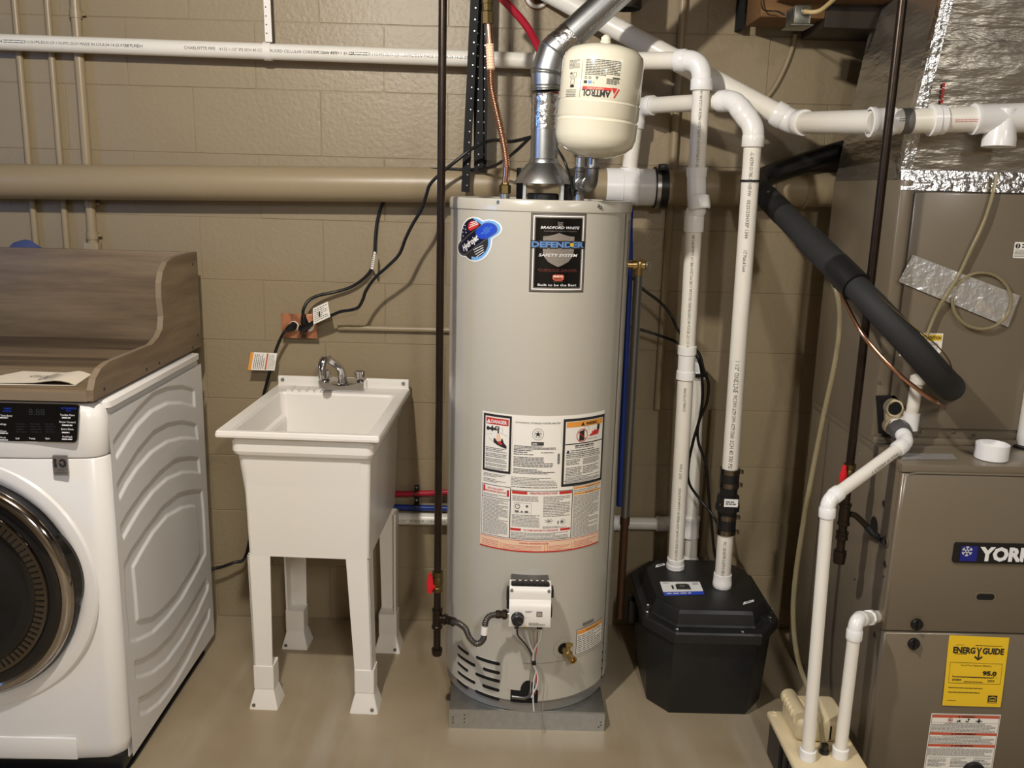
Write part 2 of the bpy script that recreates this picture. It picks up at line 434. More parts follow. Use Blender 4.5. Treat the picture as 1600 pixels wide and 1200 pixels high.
# ------------------------------------------------------------------ the setting
BH, BL = .2032, .4064
wb = structure(MB().box((-3.4, WALL_Y + .0016, -.02), (3.2, WALL_Y + .12, 2.46), m_wall).build('wall_back'))
blk = MB().box((-.2024, 0, -.1008), (.2024, .03, .1008), m_wall, bev=.0016, seg=1)
first = None; RB = random.Random(4)
for row in range(12):
    for k in range(-5, 6):
        x = k * BL + (.2032 if row % 2 else 0.)
        if first is None:
            first = blk.build('concrete_block', wb, angle=12); o = first
        else:
            o = first.copy(); COL.objects.link(o); o.parent = wb
        o.location = (x, WALL_Y + RB.uniform(-.0008, .0006), (row + .5) * BH)
structure(MB().box((-3.4, -2.6, -.06), (3.2, WALL_Y + .12, 0), m_floor).build('floor'))
structure(MB().box((-3.4, -2.6, 2.46), (3.2, WALL_Y + .12, 2.52), m_ceil).build('ceiling'))
wl = MB(); wl.box((-3.5, -2.6, 0), (-3.4, .2, 2.46), m_room); wl.box((-3.5, 1.3, 0), (-3.4, WALL_Y, 2.46), m_room)
wl.box((-3.5, .2, 0), (-3.4, 1.3, 1.5), m_room); wl.box((-3.5, .2, 2.2), (-3.4, 1.3, 2.46), m_room)
structure(wl.build('wall_left'))
m_pane = M('daylight_pane', (150, 190, 240), .2, emit=((120, 175, 255), 9.0))
wn = MB()
for a, c in (((-3.46, .2, 1.5), (-3.4, .25, 2.2)), ((-3.46, 1.25, 1.5), (-3.4, 1.3, 2.2)), ((-3.46, .25, 1.5), (-3.4, 1.25, 1.55)), ((-3.46, .25, 2.15), (-3.4, 1.25, 2.2))):
    wn.box(a, c, m_plastic)
w1 = structure(wn.build('window_1')); MB().box((-3.46, .25, 1.55), (-3.45, 1.25, 2.15), m_pane).build('pane', w1)
structure(MB().box((3.2, -2.6, 0), (3.3, WALL_Y, 2.46), m_room).build('wall_right'))
structure(MB().box((-3.4, -2.7, 0), (3.2, -2.6, 2.46), m_room).build('wall_front'))

# ------------------------------------------------------------------ washing machine
WX, WF, WB_, WT = -.966, 2.10, 2.775, 1.010     # right side, front seam, back, top
WL = WX - .71; WC = (WX + WL) / 2
t = thing('washing_machine', 'white front-loading washing machine with a round black door, left of the sink', 'washer', (WC, 2.44, 0))
MB().box((WL + .004, WF + .004, .035), (WX - .012, WB_, .985), m_white).build('cabinet', t)
def front_profile(off=0.):
    P = []
    for i in range(9):
        a = math.pi / 2 * i / 8
        P.append((WX - .002 - .045 * (1 - math.cos(a)), WF - .04 * math.sin(a)))
    half = P + [(WX - .16, WF - .052), (WX - .26, WF - .055)]
    half = [(x - off if i else x - off, y + off * .6) for i, (x, y) in enumerate(half)]
    return half + [(2 * WC - x, y) for x, y in reversed(half)]
def fascia(zs, name, mat):
    rings = [[V(x, y, z) for x, y in front_profile(o)] + [V(WL, WF + .01, z), V(WX - .002 - 0 * o, WF + .01, z)][::1] for z, o in zs]
    rings = [[*r[:-2], V(WL + .002 + zs[i][1], WF + .01, zs[i][0]), V(WX - .002 - zs[i][1], WF + .01, zs[i][0])] for i, r in enumerate(rings)]
    return MB().loft(rings, mat).build(name, t, angle=50)
fascia([(.058, .012), (.070, .004), (.098, 0), (.872, 0), (.876, .003)], 'front_panel', m_white)
fascia([(.879, .003), (.883, 0), (.972, 0), (.990, .004), (1.002, .012), (1.008, .026)], 'console', m_white)
MB().box((WL, WF + .01, .985), (WX, WB_, WT), m_white, bev=.02, seg=4).build('top_panel', t)
MB().box((WL + .02, WF - .03, .012), (WX - .012, WF + .05, .062), m_black, .004).build('toe_kick', t)
# side panel: pressed ribs as relief
BANDS = [
 ([(178,690),(190,672),(215,640),(240,615),(262,606),(285,604),(300,608),(304,611)], [(305,635),(298,633),(285,629),(262,630),(238,642),(215,665),(198,690),(182,716)]),
 ([(184,757),(192,742),(215,705),(240,675),(262,663),(285,659),(300,662),(307,665)], [(310,686),(298,684),(285,684),(262,690),(238,706),(215,732),(200,755),(187,780)]),
 ([(189,822),(198,805),(222,770),(250,738),(275,718),(295,715),(305,716),(311,717)], [(313,739),(300,737),(285,738),(262,748),(240,768),(220,795),(205,820),(193,842)]),
 ([(308,970),(325,905),(325,900),(325,915)], None),
]
def side(p): q = at(p[0], p[1], X=WX); return q.y, q.z
polys = []
for up, lo in BANDS[:3]:
    polys.append([side(p) for p in up + lo])
ring_out = [(195,882),(205,862),(230,825),(255,792),(280,772),(300,767),(316,767),(319,800),(322,865),(310,890),(285,935),(262,965),(240,988),(215,1000),(204,1001),(198,940)]
ring_in = [(209,886),(222,862),(240,832),(262,806),(285,793),(300,790),(307,791),(310,820),(313,865),(300,890),(275,930),(255,952),(238,966),(222,970),(216,970),(213,930)]
polys_low = [
 ([(211,1034),(225,1030),(245,1017),(268,993),(290,960),(310,925),(322,905)], [(326,912),(325,922),(308,960),(285,1000),(262,1032),(240,1050),(225,1056),(213,1058)]),
 ([(217,1092),(232,1085),(255,1067),(278,1038),(298,1003),(318,965),(327,950)], [(328,952),(327,966),(315,990),(295,1030),(272,1070),(250,1098),(232,1112),(219,1116)]),
]
for up, lo in polys_low: polys.append([side(p) for p in up + lo])
ny, nz = 190, 280
Y0, Y1, Z0, Z1 = WF + .004, WB_, .035, .972
gy, gz = np.meshgrid(np.linspace(Y0, Y1, ny), np.linspace(Z0, Z1, nz), indexing='xy')
def sdist(poly):                                # signed distance, negative inside
    P = np.array(poly); d = np.full(gy.shape, 9.); ins = np.zeros(gy.shape, bool)
    for i in range(len(P)):
        a, b = P[i], P[(i + 1) % len(P)]; e = b - a; L = max((e ** 2).sum(), 1e-9)
        tt = np.clip(((gy - a[0]) * e[0] + (gz - a[1]) * e[1]) / L, 0, 1)
        d = np.minimum(d, np.hypot(gy - a[0] - tt * e[0], gz - a[1] - tt * e[1]))
        if a[1] != b[1]:
            c = (a[1] > gz) != (b[1] > gz); ins ^= c & (gy < (b[0] - a[0]) * (gz - a[1]) / (b[1] - a[1]) + a[0])
    return np.where(ins, -d, d)
sd = np.full(gy.shape, 9.)
for P in polys: sd = np.minimum(sd, sdist(P))
sd = np.minimum(sd, np.maximum(sdist([side(p) for p in ring_out]), -sdist([side(p) for p in ring_in])))
s_ = np.clip((sd + .0045) / .009, 0, 1); dep = -.0055 * (1 - s_ * s_ * (3 - 2 * s_))
vs_ = [(WX + dep[j, i], gy[j, i], gz[j, i]) for j in range(nz) for i in range(ny)]
fs_ = [(j * ny + i, j * ny + i + 1, (j + 1) * ny + i + 1, (j + 1) * ny + i) for j in range(nz - 1) for i in range(ny - 1)]
sp_ = MB().add(vs_, fs_, m_washside)
sp_.box((WX - .012, Y0, Z0), (WX - .0085, Y1, Z1), m_washside)
sp_.build('side_panel', t, angle=80)
# display
FY = WF - .0555
D1 = plane((0, FY, 0), (1, 0, 0), (0, 0, 1))
def fp(px, py, y=FY): q = at(px, py, Y=y); return q.x, q.z
def rrect(u0, v0, u1, v1, r, slant=0., n=5):
    P = []
    for cx, cy, a0 in ((u1 - r, v0 + r, -90), (u1 - r, v1 - r, 0), (u0 + r, v1 - r, 90), (u0 + r, v0 + r, 180)):
        for i in range(n + 1):
            a = math.radians(a0 + 90 * i / n); y = cy + r * math.sin(a)
            P.append((cx + r * math.cos(a) + slant * (y - v0), y))
    return P
dx1, dz1 = fp(124, 632); _, dz0 = fp(116, 691)
d = MB(); d.prism([D1(u, v, -.004) for u, v in rrect(-1.52, dz0, dx1 - .012, dz1, .009, .13)], (0, -.006, 0), m_gloss)
def dt(px, py, s, h, mat=m_whitepr, al='c', bold=0.): d.text(D1, s, *fp(px, py), h, mat, al=al, bold=bold, h=.0024)
for py, s in ((649, 'Time Saver'), (662, 'My Settings'), (673, 'More Water'), (683, 'Easy Wash')): dt(1 if py > 655 else 11, py, s, .0046, bold=.01)
for py, s in ((648, 'Tumble Care'), (659, 'Dryer Control'), (670, 'Extra Rinse'), (682, 'PreWash')): dt(106, py, s, .0047, bold=.01)
for px, s in ((28, 'Soil'), (51, 'Temp'), (75, 'Spin')): dt(px, 684.5, s, .0047, bold=.01)
for py in (652.5, 664, 675.5, 686): d.fine(D1, fp(106, py)[0] - .013, fp(106, py)[1] - .0018, fp(106, py)[0] + .013, fp(106, py)[1] + .0018, 1, m_whitepr, int(py), hf=.8, h=.0024, wl=(4, 9))
for py in (652.5, 676.5, 687): d.fine(D1, fp(8, py)[0] - .011, fp(8, py)[1] - .0016, fp(8, py)[0] + .009, fp(8, py)[1] + .0016, 1, m_whitepr, int(py) + 3, hf=.8, h=.0024, wl=(4, 9))
dt(50, 690, '* Hold 3 Seconds', .0030, al='c')
dt(108, 637.5, 'ULTRAFRESH', .0046, m_bluepr); dt(108, 641.5, 'VENT', .0038, m_bluepr); dt(13, 638, 'SMART', .0046, m_bluepr); dt(12, 642, 'DISPENSE', .0036, m_bluepr)
dt(58, 643, '8:88', .017, m_rib)
for i, px in enumerate((34, 57, 80)): d.fine(D1, fp(px, 676)[0] - .012, fp(px, 676)[1] - .001, fp(px, 660)[0] + .012, fp(px, 660)[1], 4, m_rib, i + 40, hf=.3, h=.0024)
d.build('display', t)
b0 = fp(82, 711); b1 = fp(108, 742)
d = MB(); d.prism([D1(u, v, -.003) for u, v in rrect(b0[0], b1[1], b1[0], b0[1], .003)], (0, -.005, 0), m_dishes)
bc = (b0[0] + b1[0]) / 2; bh = b0[1] - b1[1]
d.text(D1, '10', bc, b1[1] + bh * .62, bh * .42, m_print, w=(b1[0] - b0[0]) * .86, bold=.05, h=.0025)
d.rect(D1, bc - .010, b1[1] + bh * .60, bc + .004, b1[1] + bh * .68, m_dishes, h=.0029)
d.text(D1, 'YEAR', bc - .003, b1[1] + bh * .64, bh * .06, m_print, h=.0033)
d.text(D1, 'LIMITED', bc, b1[1] + bh * .24, bh * .075, m_print, h=.0025); d.text(D1, 'WARRANTY', bc, b1[1] + bh * .11, bh * .08, m_print, w=(b1[0] - b0[0]) * .8, h=.0025)
d.rect(D1, b0[0] + .002, b1[1] + bh * .315, b1[0] - .002, b1[1] + bh * .325, m_print, h=.0025)
d.build('warranty_badge', t)
# door
DC = V(WC - .012, FY + .004, .545); AX = (0, -1, 0); RD = .293
dr = MB().lathe([(RD + .045, 0), (RD + .04, .006), (RD + .022, .009), (RD + .006, .006), (RD, 0)], DC, AX, m_white, 72).build('door_surround', t)
dr = MB().lathe([(RD, -.004), (RD + .001, .012), (RD - .004, .024), (RD - .010, .030)], DC, AX, m_black, 72).build('door', t)
MB().lathe([(RD - .004, .024), (RD - .008, .034), (RD - .016, .040), (RD - .026, .041), (RD - .032, .036)], DC, AX, m_ring, 72).build('chrome_ring', dr)
MB().lathe([(RD - .030, .036), (RD - .040, .040), (RD - .056, .041), (RD - .060, .039)], DC, AX, m_gloss, 72).build('trim_ring', dr)
MB().lathe([(RD - .058, .040), (RD - .060, .045), (RD - .088, .046), (RD - .092, .042)], DC, AX, m_dkchrome, 72).build('inner_ring', dr)
g = MB()
for i in range(90):
    a = 2 * math.pi * i / 90; c = DC + V(math.cos(a) * (RD - .078), -.046, math.sin(a) * (RD - .078)); e = V(math.cos(a), 0, math.sin(a)); q = V(-math.sin(a), 0, math.cos(a))
    g.add([c - e * .010 - q * .0022 + V(0, s * .0015 - .0008, 0) for s in (0,)] + [c + e * .010 - q * .0022 - V(0, .0008, 0), c + e * .010 + q * .0022 - V(0, .0008, 0), c - e * .010 + q * .0022 - V(0, .0008, 0)], [(0, 1, 2, 3)], m_gloss)
g.build('ring_teeth', dr, stuff=True)
MB().lathe([(RD - .090, .042), (RD - .10, .046), (RD - .13, .040), (RD - .18, .030), (.06, .024), (.0005, .022)], DC, AX, m_gloss, 72).build('door_glass', dr)
h = MB(); rg = []
for i in range(19):
    s_ = i / 18; a = math.radians(-98 + 38 * s_); w_ = .003 + .015 * math.sin(math.pi * s_) ** .7
    e = V(-math.sin(a), 0, math.cos(a))
    rg.append([DC + e * (RD - .004) + V(0, -.006, 0), DC + e * (RD + w_) + V(0, -.008, 0), DC + e * (RD + w_ * .9) + V(0, -.016, 0), DC + e * (RD - .004) + V(0, -.022, 0)])
h.loft(rg, m_gloss)
h.build('door_handle', t)
MB().box((WC - .19, FY - .003, .066), (WX - .115, FY + .004, .128), m_white, bev=.003).build('filter_flap', t)
for sx in (WL + .06, WX - .06):
    for sy in (WF + .05, WB_ - .06): MB().cyl((sx, sy, .006), (sx, sy, .04), .022, m_black).build('foot', t)

mm = MB(); mm.prism([V(u, v, .0005) for u, v in rrect(WL - .08, 2.005, -.975, WB_ - .05, .03)], (0, 0, .005), m_black)
tag(mm.build('floor_mat', loc=(WC, 2.4, 0)), 'black rubber mat on the floor under the front of the washing machine', 'mat')

# ------------------------------------------------------------------ wooden top on the washer
TX = -.980; sc_ = 1.0316
prof = [(2.742,1.3265),(2.66,1.327),(2.55,1.325),(2.50,1.316),(2.465,1.293),(2.446,1.262),(2.442,1.22),(2.449,1.17),(2.436,1.135),(2.405,1.117),(2.36,1.106),(2.2,1.108),(2.10,1.109),(2.055,1.103),(2.022,1.085),(2.006,1.06),(2.003,1.035),(2.742,1.035)]
P = [V(TX, y * sc_, CAM_H + (z - CAM_H) * sc_) for y, z in prof]
ZB = P[-1].z; YB = P[0].y; ZT = P[0].z
YB2 = min(YB, WALL_Y - .09)
for p in P:
    if p.y > YB2: p.y = YB2
t = thing('laundry_shelf', 'grey-brown wood-grain shelf top with raised back and curved side, sitting on the washer', 'shelf', (WC, 2.45, WT))
sd_ = MB().prism(P, (-.016, 0, 0), m_woodside)
n_ = len(P)
for i in range(n_ - 3):                         # pale edge band along the curved edge
    a, b = P[i], P[i + 1]
    u = Vector((0, 0, 0)); e = (b - a); nn = V(0, -e.z, e.y).normalized() * .0006
    if nn.z < 0 and abs(nn.z) > abs(nn.y): nn = -nn
    if nn.y > 0 and abs(nn.y) >= abs(nn.z): nn = -nn
    sd_.add([a + nn, b + nn, b + nn + V(-.016, 0, 0), a + nn + V(-.016, 0, 0)], [(0, 1, 2, 3)], m_edge)
sdo = sd_.build('side_board', t)
MB().box((-1.70, P[-2].y + .004, ZB), (TX - .016, YB2, ZB + .018), m_woodshelf, bev=.001).build('base_board', t)
MB().box((-1.70, P[-2].y + .0005, ZB - .002), (TX - .016, P[-2].y + .0035, ZB + .02), m_edge).build('front_edge', t)
MB().box((-1.70, YB2 - .018, ZB + .018), (TX - .016, YB2, ZT), m_wood, bev=.001).build('back_board', t)
MB().prism([V(TX - .016, P[i].y, P[i].z) for i in list(range(0, n_))][::-1], (-.0005, 0, 0), m_wood).build('side_lining', t)
sc2 = MB()
for px, py in ((301, 413), (309, 524), (301, 543), (249, 567), (229, 577), (163, 608)):
    q = at(px, py, X=TX)
    MB().cyl(q + V(-.003, 0, 0), q + V(.0006, 0, 0), .0045, m_print, n=12).build('screw_hole', t)
MB().box((WL + .03, P[-2].y + .03, WT), (TX - .03, YB2 - .05, ZB), m_black).build('mounting_pad', t)

ZS = ZB + .019
man = MB(); c4 = [at(-60, 601, Z=ZS), at(118, 603, Z=ZS), at(143, 586, Z=ZS), at(36, 582, Z=ZS)]
gr = []; nu, nv = 16, 8
for j in range(nv + 1):
    for i in range(nu + 1):
        u, v = i / nu, j / nv
        a = c4[0].lerp(c4[1], u); b = c4[3].lerp(c4[2], u); p = a.lerp(b, v)
        lift = .004 + .006 * math.exp(-((u - .82) / .12) ** 2) + .004 * (1 - v) * u
        if u > .93: lift = max(lift - (u - .93) * .12, .002)
        gr.append(p + V(0, 0, lift))
ff = [(j * (nu + 1) + i, j * (nu + 1) + i + 1, (j + 1) * (nu + 1) + i + 1, (j + 1) * (nu + 1) + i) for j in range(nv) for i in range(nu)]
man.add(gr, ff, m_paper2)
man.add([p - V(0, 0, .0015 + .0) for p in gr], [f[::-1] for f in ff], m_paper2)
lowp = [V(p.x, p.y, ZS + .0004) for p in gr]
man.add([lowp[0], lowp[nu], gr[nu], gr[0]], [(0, 1, 2, 3)], m_paper2)
man.add([gr[0], gr[nu], gr[-1], gr[-1 - nu]], [], m_paper2)
o = tag(man.build('instruction_booklet', loc=(c4[0] + c4[2]) / 2), 'creased white instruction booklet lying on the wooden shelf over the washer', 'booklet')
def manmap(u, v, h=0):
    x = c4[0].lerp(c4[1], u); y = c4[3].lerp(c4[2], u); p = x.lerp(y, v); return p + V(0, 0, .0062 + h + .006 * math.exp(-((u - .82) / .12) ** 2) + .004 * (1 - v) * u)
mt = MB(); mt.text(manmap, 'Giaco', .50, .55, .16, m_print, w=.20, rot=.0, h=.001)
for k in range(3): mt.rect(manmap, .60 + .06 * k, .2, .62 + .06 * k, .82 - .1 * k, m_greyprint, .001)
mt.build('cover_print', o)
bc_ = MB(); rr_ = random.Random(2); q0 = at(40, 388, Y=2.85)
rings = []
for i in range(7):
    x = q0.x - .055 + .11 * i / 6; hh = .012 + .03 * math.sin(math.pi * (i + .6) / 7.2)
    rings.append([V(x, 2.85 + .03 * math.cos(a) , q0.z - .045 + max(-.0, math.sin(a)) * (hh + .025) * (1 + .1 * rr_.random()) ) for a in [2 * math.pi * j / 12 for j in range(12)]])
bc_.loft(rings, m_bluecloth)
tag(bc_.build('folded_cloth', loc=(q0.x, 2.85, q0.z - .045)), 'blue cloth peeking over the back edge of the washer shelf', 'cloth')

# ------------------------------------------------------------------ utility sink
ang = math.radians(-2); SX = V(math.cos(ang), math.sin(ang), 0); SY = V(-math.sin(ang), math.cos(ang), 0); SO = V(-.789, 2.345, 0)
def S(x, y, z): return SO + SX * x + SY * y + V(0, 0, z)
RW, RDp, RZ = .452, .595, .874
t = thing('utility_sink', 'white freestanding laundry tub on four tapered legs, between washer and water heater', 'sink', S(RW / 2, RDp / 2, 0))
def rr(x0, x1, y0, y1, z, r=.02, n=8):
    P = []
    for cx, cy, a0 in ((x1 - r, y0 + r, -90), (x1 - r, y1 - r, 0), (x0 + r, y1 - r, 90), (x0 + r, y0 + r, 180)):
        for i in range(n + 1):
            a = math.radians(a0 + 90 * i / n); P.append(S(cx + r * math.cos(a), cy + r * math.sin(a), z))
    return P
L_ = [rr(.062, .410, .055, .53, .488, .012), rr(.060, .420, .038, .54, .782, .012), rr(.056, .423, .034, .545, .793, .012), rr(.040, .428, .022, .555, .802, .02), rr(.036, .431, .018, .56, .812, .02),
      rr(.036, .431, .018, .56, .838, .02), rr(.040, .428, .023, .555, .845, .02), rr(.038, .43, .022, .56, .856, .02), rr(0, RW, 0, RDp, .856, .006), rr(-.001, RW + .001, -.001, RDp, .862, .007),
      rr(.001, RW - .001, .001, RDp, RZ - .003, .007), rr(.004, RW - .004, .004, RDp - .003, RZ, .007), rr(.036, .418, .024, .498, RZ - .002, .018), rr(.040, .414, .029, .494, RZ - .010, .018), rr(.058, .402, .048, .482, .64, .03), rr(.062, .398, .052, .478, .632, .03), rr(.07, .39, .06, .47, .575, .035), rr(.10, .36, .10, .43, .562, .03)]
MB().loft(L_, m_plastic).build('basin', t, angle=16)
def sbox(x0, x1, y0, y1, z0, z1, mat, bev=0.):
    m = MB().box((x0, y0, z0), (x1, y1, z1), mat, bev); m.v = [tuple(S(*p)) for p in m.v]; return m
sbox(.006, RW - .004, RDp - .012, RDp, RZ - .004, .906, m_plastic, .003).build('backsplash', t)
for x in (.022, RW - .022): MB().cyl(S(x, RDp - .0125, .893), S(x, RDp - .016, .893), .006, m_screw, n=14).build('backsplash_screw', t)
for i in range(5): sbox(.055 + i * .024, .072 + i * .024, .502, .565, RZ - .004, RZ + .004, m_plastic, .0025).build('soap_rib', t)
for sx, x0, x1, xb0, xb1 in ((0, .058, .124, .064, .118), (1, .344, .411, .366, .419)):
    for back in (0, 1):
        y0, y1, yb0, yb1 = ((.055, .115, .06, .112) if not back else (.415, .475, .415, .468))
        if back: x0_, x1_, xb0_, xb1_ = (.055, .118, .06, .116) if not sx else (.365, .43, .375, .43)
        else: x0_, x1_, xb0_, xb1_ = x0, x1, xb0, xb1
        zt = .49
        lg = MB(); T_ = .006
        # L-shaped moulded leg: one plate facing front/back, one facing the side
        yo, yob = (y0, yb0) if not back else (y1, yb1); s_ = 1 if not back else -1
        lg.loft([[S(xb0_, yob, .10), S(xb1_, yob, .10), S(xb1_, yob + s_ * T_, .10), S(xb0_, yob + s_ * T_, .10)], [S(x0_, yo, zt), S(x1_, yo, zt), S(x1_, yo + s_ * T_, zt), S(x0_, yo + s_ * T_, zt)]], m_plastic)
        xo, xob = (x0_, xb0_) if not sx else (x1_, xb1_); q_ = 1 if not sx else -1
        yi, yib = (y1, yb1) if not back else (y0, yb0)
        lg.loft([[S(xob, yob, .10), S(xob + q_ * T_, yob, .10), S(xob + q_ * T_, yib, .10), S(xob, yib, .10)], [S(xo, yo, zt), S(xo + q_ * T_, yo, zt), S(xo + q_ * T_, yi, zt), S(xo, yi, zt)]], m_plastic)
        leg = lg.build('leg', t, angle=30)
        f0, f1, g0, g1 = xb0_ - .003, xb1_ + .003, min(yb0, yb1) - .003, max(yb0, yb1) + .003
        ft = MB().loft([rr(f0, f1, g0, g1, .135, .004), rr(f0, f1, g0, g1, .062, .004)][::-1], m_plastic)
        ft.loft([rr(f0 - .013, f1 + .013, g0 - .013, g1 + .013, 0, .006), rr(f0 - .012, f1 + .012, g0 - .012, g1 + .012, .008, .006), rr(f0 + .003, f1 - .003, g0 + .003, g1 - .003, .066, .004)], m_plastic)
        foot = ft.build('foot', leg, angle=30)
        xs = f0 - .006 if not sx else f1 + .004
        MB().cyl(S(xs + .008 * q_, g0 - .0135, .014), S(xs + .008 * q_, g0 - .010, .014), .0055, m_screw, n=12).build('foot_screw', foot)
dc = S(.245, .29, 0)
MB().lathe([(.038, .50), (.038, .462), (.03, .452), (.0, .452)], (dc.x, dc.y, 0), (0, 0, 1), m_plastic, 24).build('drain_cup', t)

# faucet
fo = S(.232, .545, RZ)
t = thing('faucet', 'chrome two-handle faucet with swivel spout on the back deck of the sink', 'faucet', fo)
FXl, FXr = S(.158, .55, 0), S(.308, .55, 0)
fb = MB(); pr = []
def FP(u, y, z): return S(.158 + .15 * u, y, RZ + z)
secs = []
for i in range(13):
    u = i / 12; dip = .016 * math.sin(math.pi * u) ** 1.5
    secs.append([FP(u, .522 + 0, 0), FP(u, .522, .032 - dip), FP(u, .532, .034 - dip * .6), FP(u, .572, .034), FP(u, .574, 0)])
fb.loft(secs, m_chrome)
fb.build('faucet_body', t, angle=45)
p_ = [(536, 598, 2.875), (535, 588, 2.875), (532, 577, 2.865), (526, 570, 2.845), (518, 564, 2.81), (511, 560, 2.785), (506, 563, 2.765), (503, 572, 2.755), (503.5, 582, 2.75), (504.5, 591, 2.75)]
sp = spline(pts(p_), 6)
MB().tube(sp, [.0135 if i > 8 else .0165 - .003 * i / 8 for i in range(len(sp))], m_chrome, 18).build('spout', t, angle=60)
for u in (.12, .88):
    c = FP(u, .549, .034); hd = MB().lathe([(.012, 0), (.011, .004), (.0135, .006), (.0145, .012), (.0145, .030), (.012, .033), (.0, .033)], c, (0, 0, 1), m_chrome, 20)
    for k in range(4):
        a = math.pi / 4 + k * math.pi / 2; hd.box((-.004, .010, .008), (.004, .0185, .030), m_chrome, .0015, 1, Matrix.Translation(c) @ Matrix.Rotation(a, 4, 'Z'))
    hd.build('handle', t)
# ------------------------------------------------------------------ water heater
HX, HY, HR = .090, 2.560, .254
HB, HT = .068, 1.514                            # underside, top
HM = cylm(HX, HY, HR)
t = thing('heater_stand', 'low galvanised sheet metal stand under the tall water heater', 'stand', (HX, 2.54, 0))
x0, x1, y0, y1 = -.137, .3165, 2.315, 2.77
MB().box((x0, y0, .058), (x1, y1, .062), m_galv, .001).build('top_plate', t)
sk = MB(); sk.box((x0, y0, 0), (x1, y0 + .003, .058), m_galv); sk.box((x0, y1 - .003, 0), (x1, y1, .058), m_galv)
sk.box((x0, y0 + .003, 0), (x0 + .003, y1 - .003, .058), m_galv); sk.box((x1 - .003, y0 + .003, 0), (x1, y1 - .003, .058), m_galv)
sk.build('skirt', t)
for dx, zz in ((.012, .018), (.012, .027), (.012, .036), (.045, .02), (.045, .032), (.045, .044), (.443, .02), (.443, .030), (.437, .014)):
    MB().cyl((x0 + dx, y0 - .0006, zz), (x0 + dx, y0 + .001, zz), .0022, m_print, n=8).build('rivet_hole', t)

t = thing('water_heater', 'tall grey cylindrical gas water heater standing on the metal stand', 'water heater', (HX, HY, HB))
lg = MB()
MB().lathe([(HR - .02, .062), (HR - .004, .064), (HR - .004, .10), (HR - .006, .102)], (HX, HY, 0), (0, 0, 1), m_heatgrey, 72).build('base_band', t)
MB().lathe([(HR - .006, .095), (HR, .098), (HR, 1.486)], (HX, HY, 0), (0, 0, 1), m_heater, 96).build('jacket', t)
MB().lathe([(HR + .0005, 1.485), (HR + .0028, 1.486), (HR + .0028, 1.509), (HR - .001, 1.515), (HR - .012, 1.516), (HR - .016, 1.511), (.001, 1.511)], (HX, HY, 0), (0, 0, 1), m_heater, 96).build('top_cap', t)
sm = MB()                                       # vertical jacket seam on the right
ua, _ = on_cyl(966, 700, HX, HY, HR + .001); ua = math.radians(66) * HR
sm.rect(HM, ua - .012, .10, ua + .012, 1.484, m_heater, .0022); sm.rect(HM, ua - .0135, .10, ua - .012, 1.484, m_heatgrey, .0012)
sm.build('jacket_seam', t)
tk = MB()
for i in range(22): z = 1.46 - i * .007; tk.rect(HM, ua + .02, z, ua + .034, z + .0035, m_taupedk, .001)
tk.build('seam_teeth', t, stuff=True)
for px, py in ((779, 316), (934, 322), (937, 324)):
    u, v = on_cyl(px, py, HX, HY, HR + .003); c = HM(u, v, .0028); n = (HM(u, v, .02) - c).normalized()
    MB().lathe([(.0045, 0), (.0045, .002), (.003, .004), (0, .004)], c, n, m_screw, 12).build('cap_screw', t)
# lower jacket door panel with slots
u0, v0 = on_cyl(700, 1040, HX, HY, HR); u1, _ = on_cyl(948, 1000, HX, HY, HR)
sl = []
def slot(px0, py0, px1, py1, wd=.0052):
    a = on_cyl(px0, py0, HX, HY, HR); b = on_cyl(px1, py1, HX, HY, HR)
    d = Vector((b[0] - a[0], b[1] - a[1])); d.normalize(); q = Vector((-d.y, d.x)); P = []
    for k in range(7): an = math.pi / 2 + math.pi * k / 6; P.append((a[0] + d.x * wd * math.cos(an) + q.x * wd * math.sin(an) * 1, a[1] + d.y * wd * math.cos(an) + q.y * wd * math.sin(an)))
    for k in range(7): an = -math.pi / 2 + math.pi * k / 6; P.append((b[0] + d.x * wd * math.cos(an) + q.x * wd * math.sin(an), b[1] + d.y * wd * math.cos(an) + q.y * wd * math.sin(an)))
    m = MB(); m.poly(HM, P, m_dark, .0010)
    n = len(P); mid = ((a[0] + b[0]) / 2, (a[1] + b[1]) / 2); ab = Vector((b[0] - a[0], b[1] - a[1])); K = 10; rim = []
    for sgn in (1, -1):
        for k in range(K):
            p = [(a[0] + ab.x * (k + e) / K + q.x * sgn * wd * g, a[1] + ab.y * (k + e) / K + q.y * sgn * wd * g) for e, g in ((0, 1), (1, 1), (1, 1.3), (0, 1.3))]
            m.add([HM(p[0][0], p[0][1], .0014), HM(p[1][0], p[1][1], .0014), HM(p[2][0], p[2][1], .0002), HM(p[3][0], p[3][1], .0002)], [(0, 1, 2, 3)], m_heater)
    m.build('vent_slot', t, smooth=False)
for s_ in ((717, 1010, 731, 1021), (717, 1023, 741, 1039), (717, 1036, 730, 1047), (717, 1050, 741, 1066), (716, 1063, 730, 1074),
           (746, 1027, 779, 1037), (757, 1045, 779, 1051), (745, 1053, 779, 1064), (756, 1071, 778, 1078), (745, 1080, 778, 1092),
           (942.5, 1004, 946.3, 995), (941.5, 1018, 946, 1007), (940.8, 1031, 945.4, 1020), (940, 1044, 945, 1033), (939.5, 1057, 944, 1047)):
    slot(*s_)
pa = MB(); pn = [on_cyl(p[0], p[1], HX, HY, HR) for p in ((793, 1034), (828, 1035), (828, 1077), (793, 1076))]
pa.rect(HM, pn[0][0], pn[3][1], pn[1][0], pn[0][1], m_heater, .0022, 4); pa.build('burner_cover', t)
bo = [on_cyl(p[0], p[1], HX, HY, HR) for p in ((798, 1076), (840, 1098))]
ob = MB(); ob.rect(HM, bo[0][0], bo[1][1], bo[1][0], bo[0][1], m_dark, .0012, 6)
xm = on_cyl(825, 1076, HX, HY, HR)
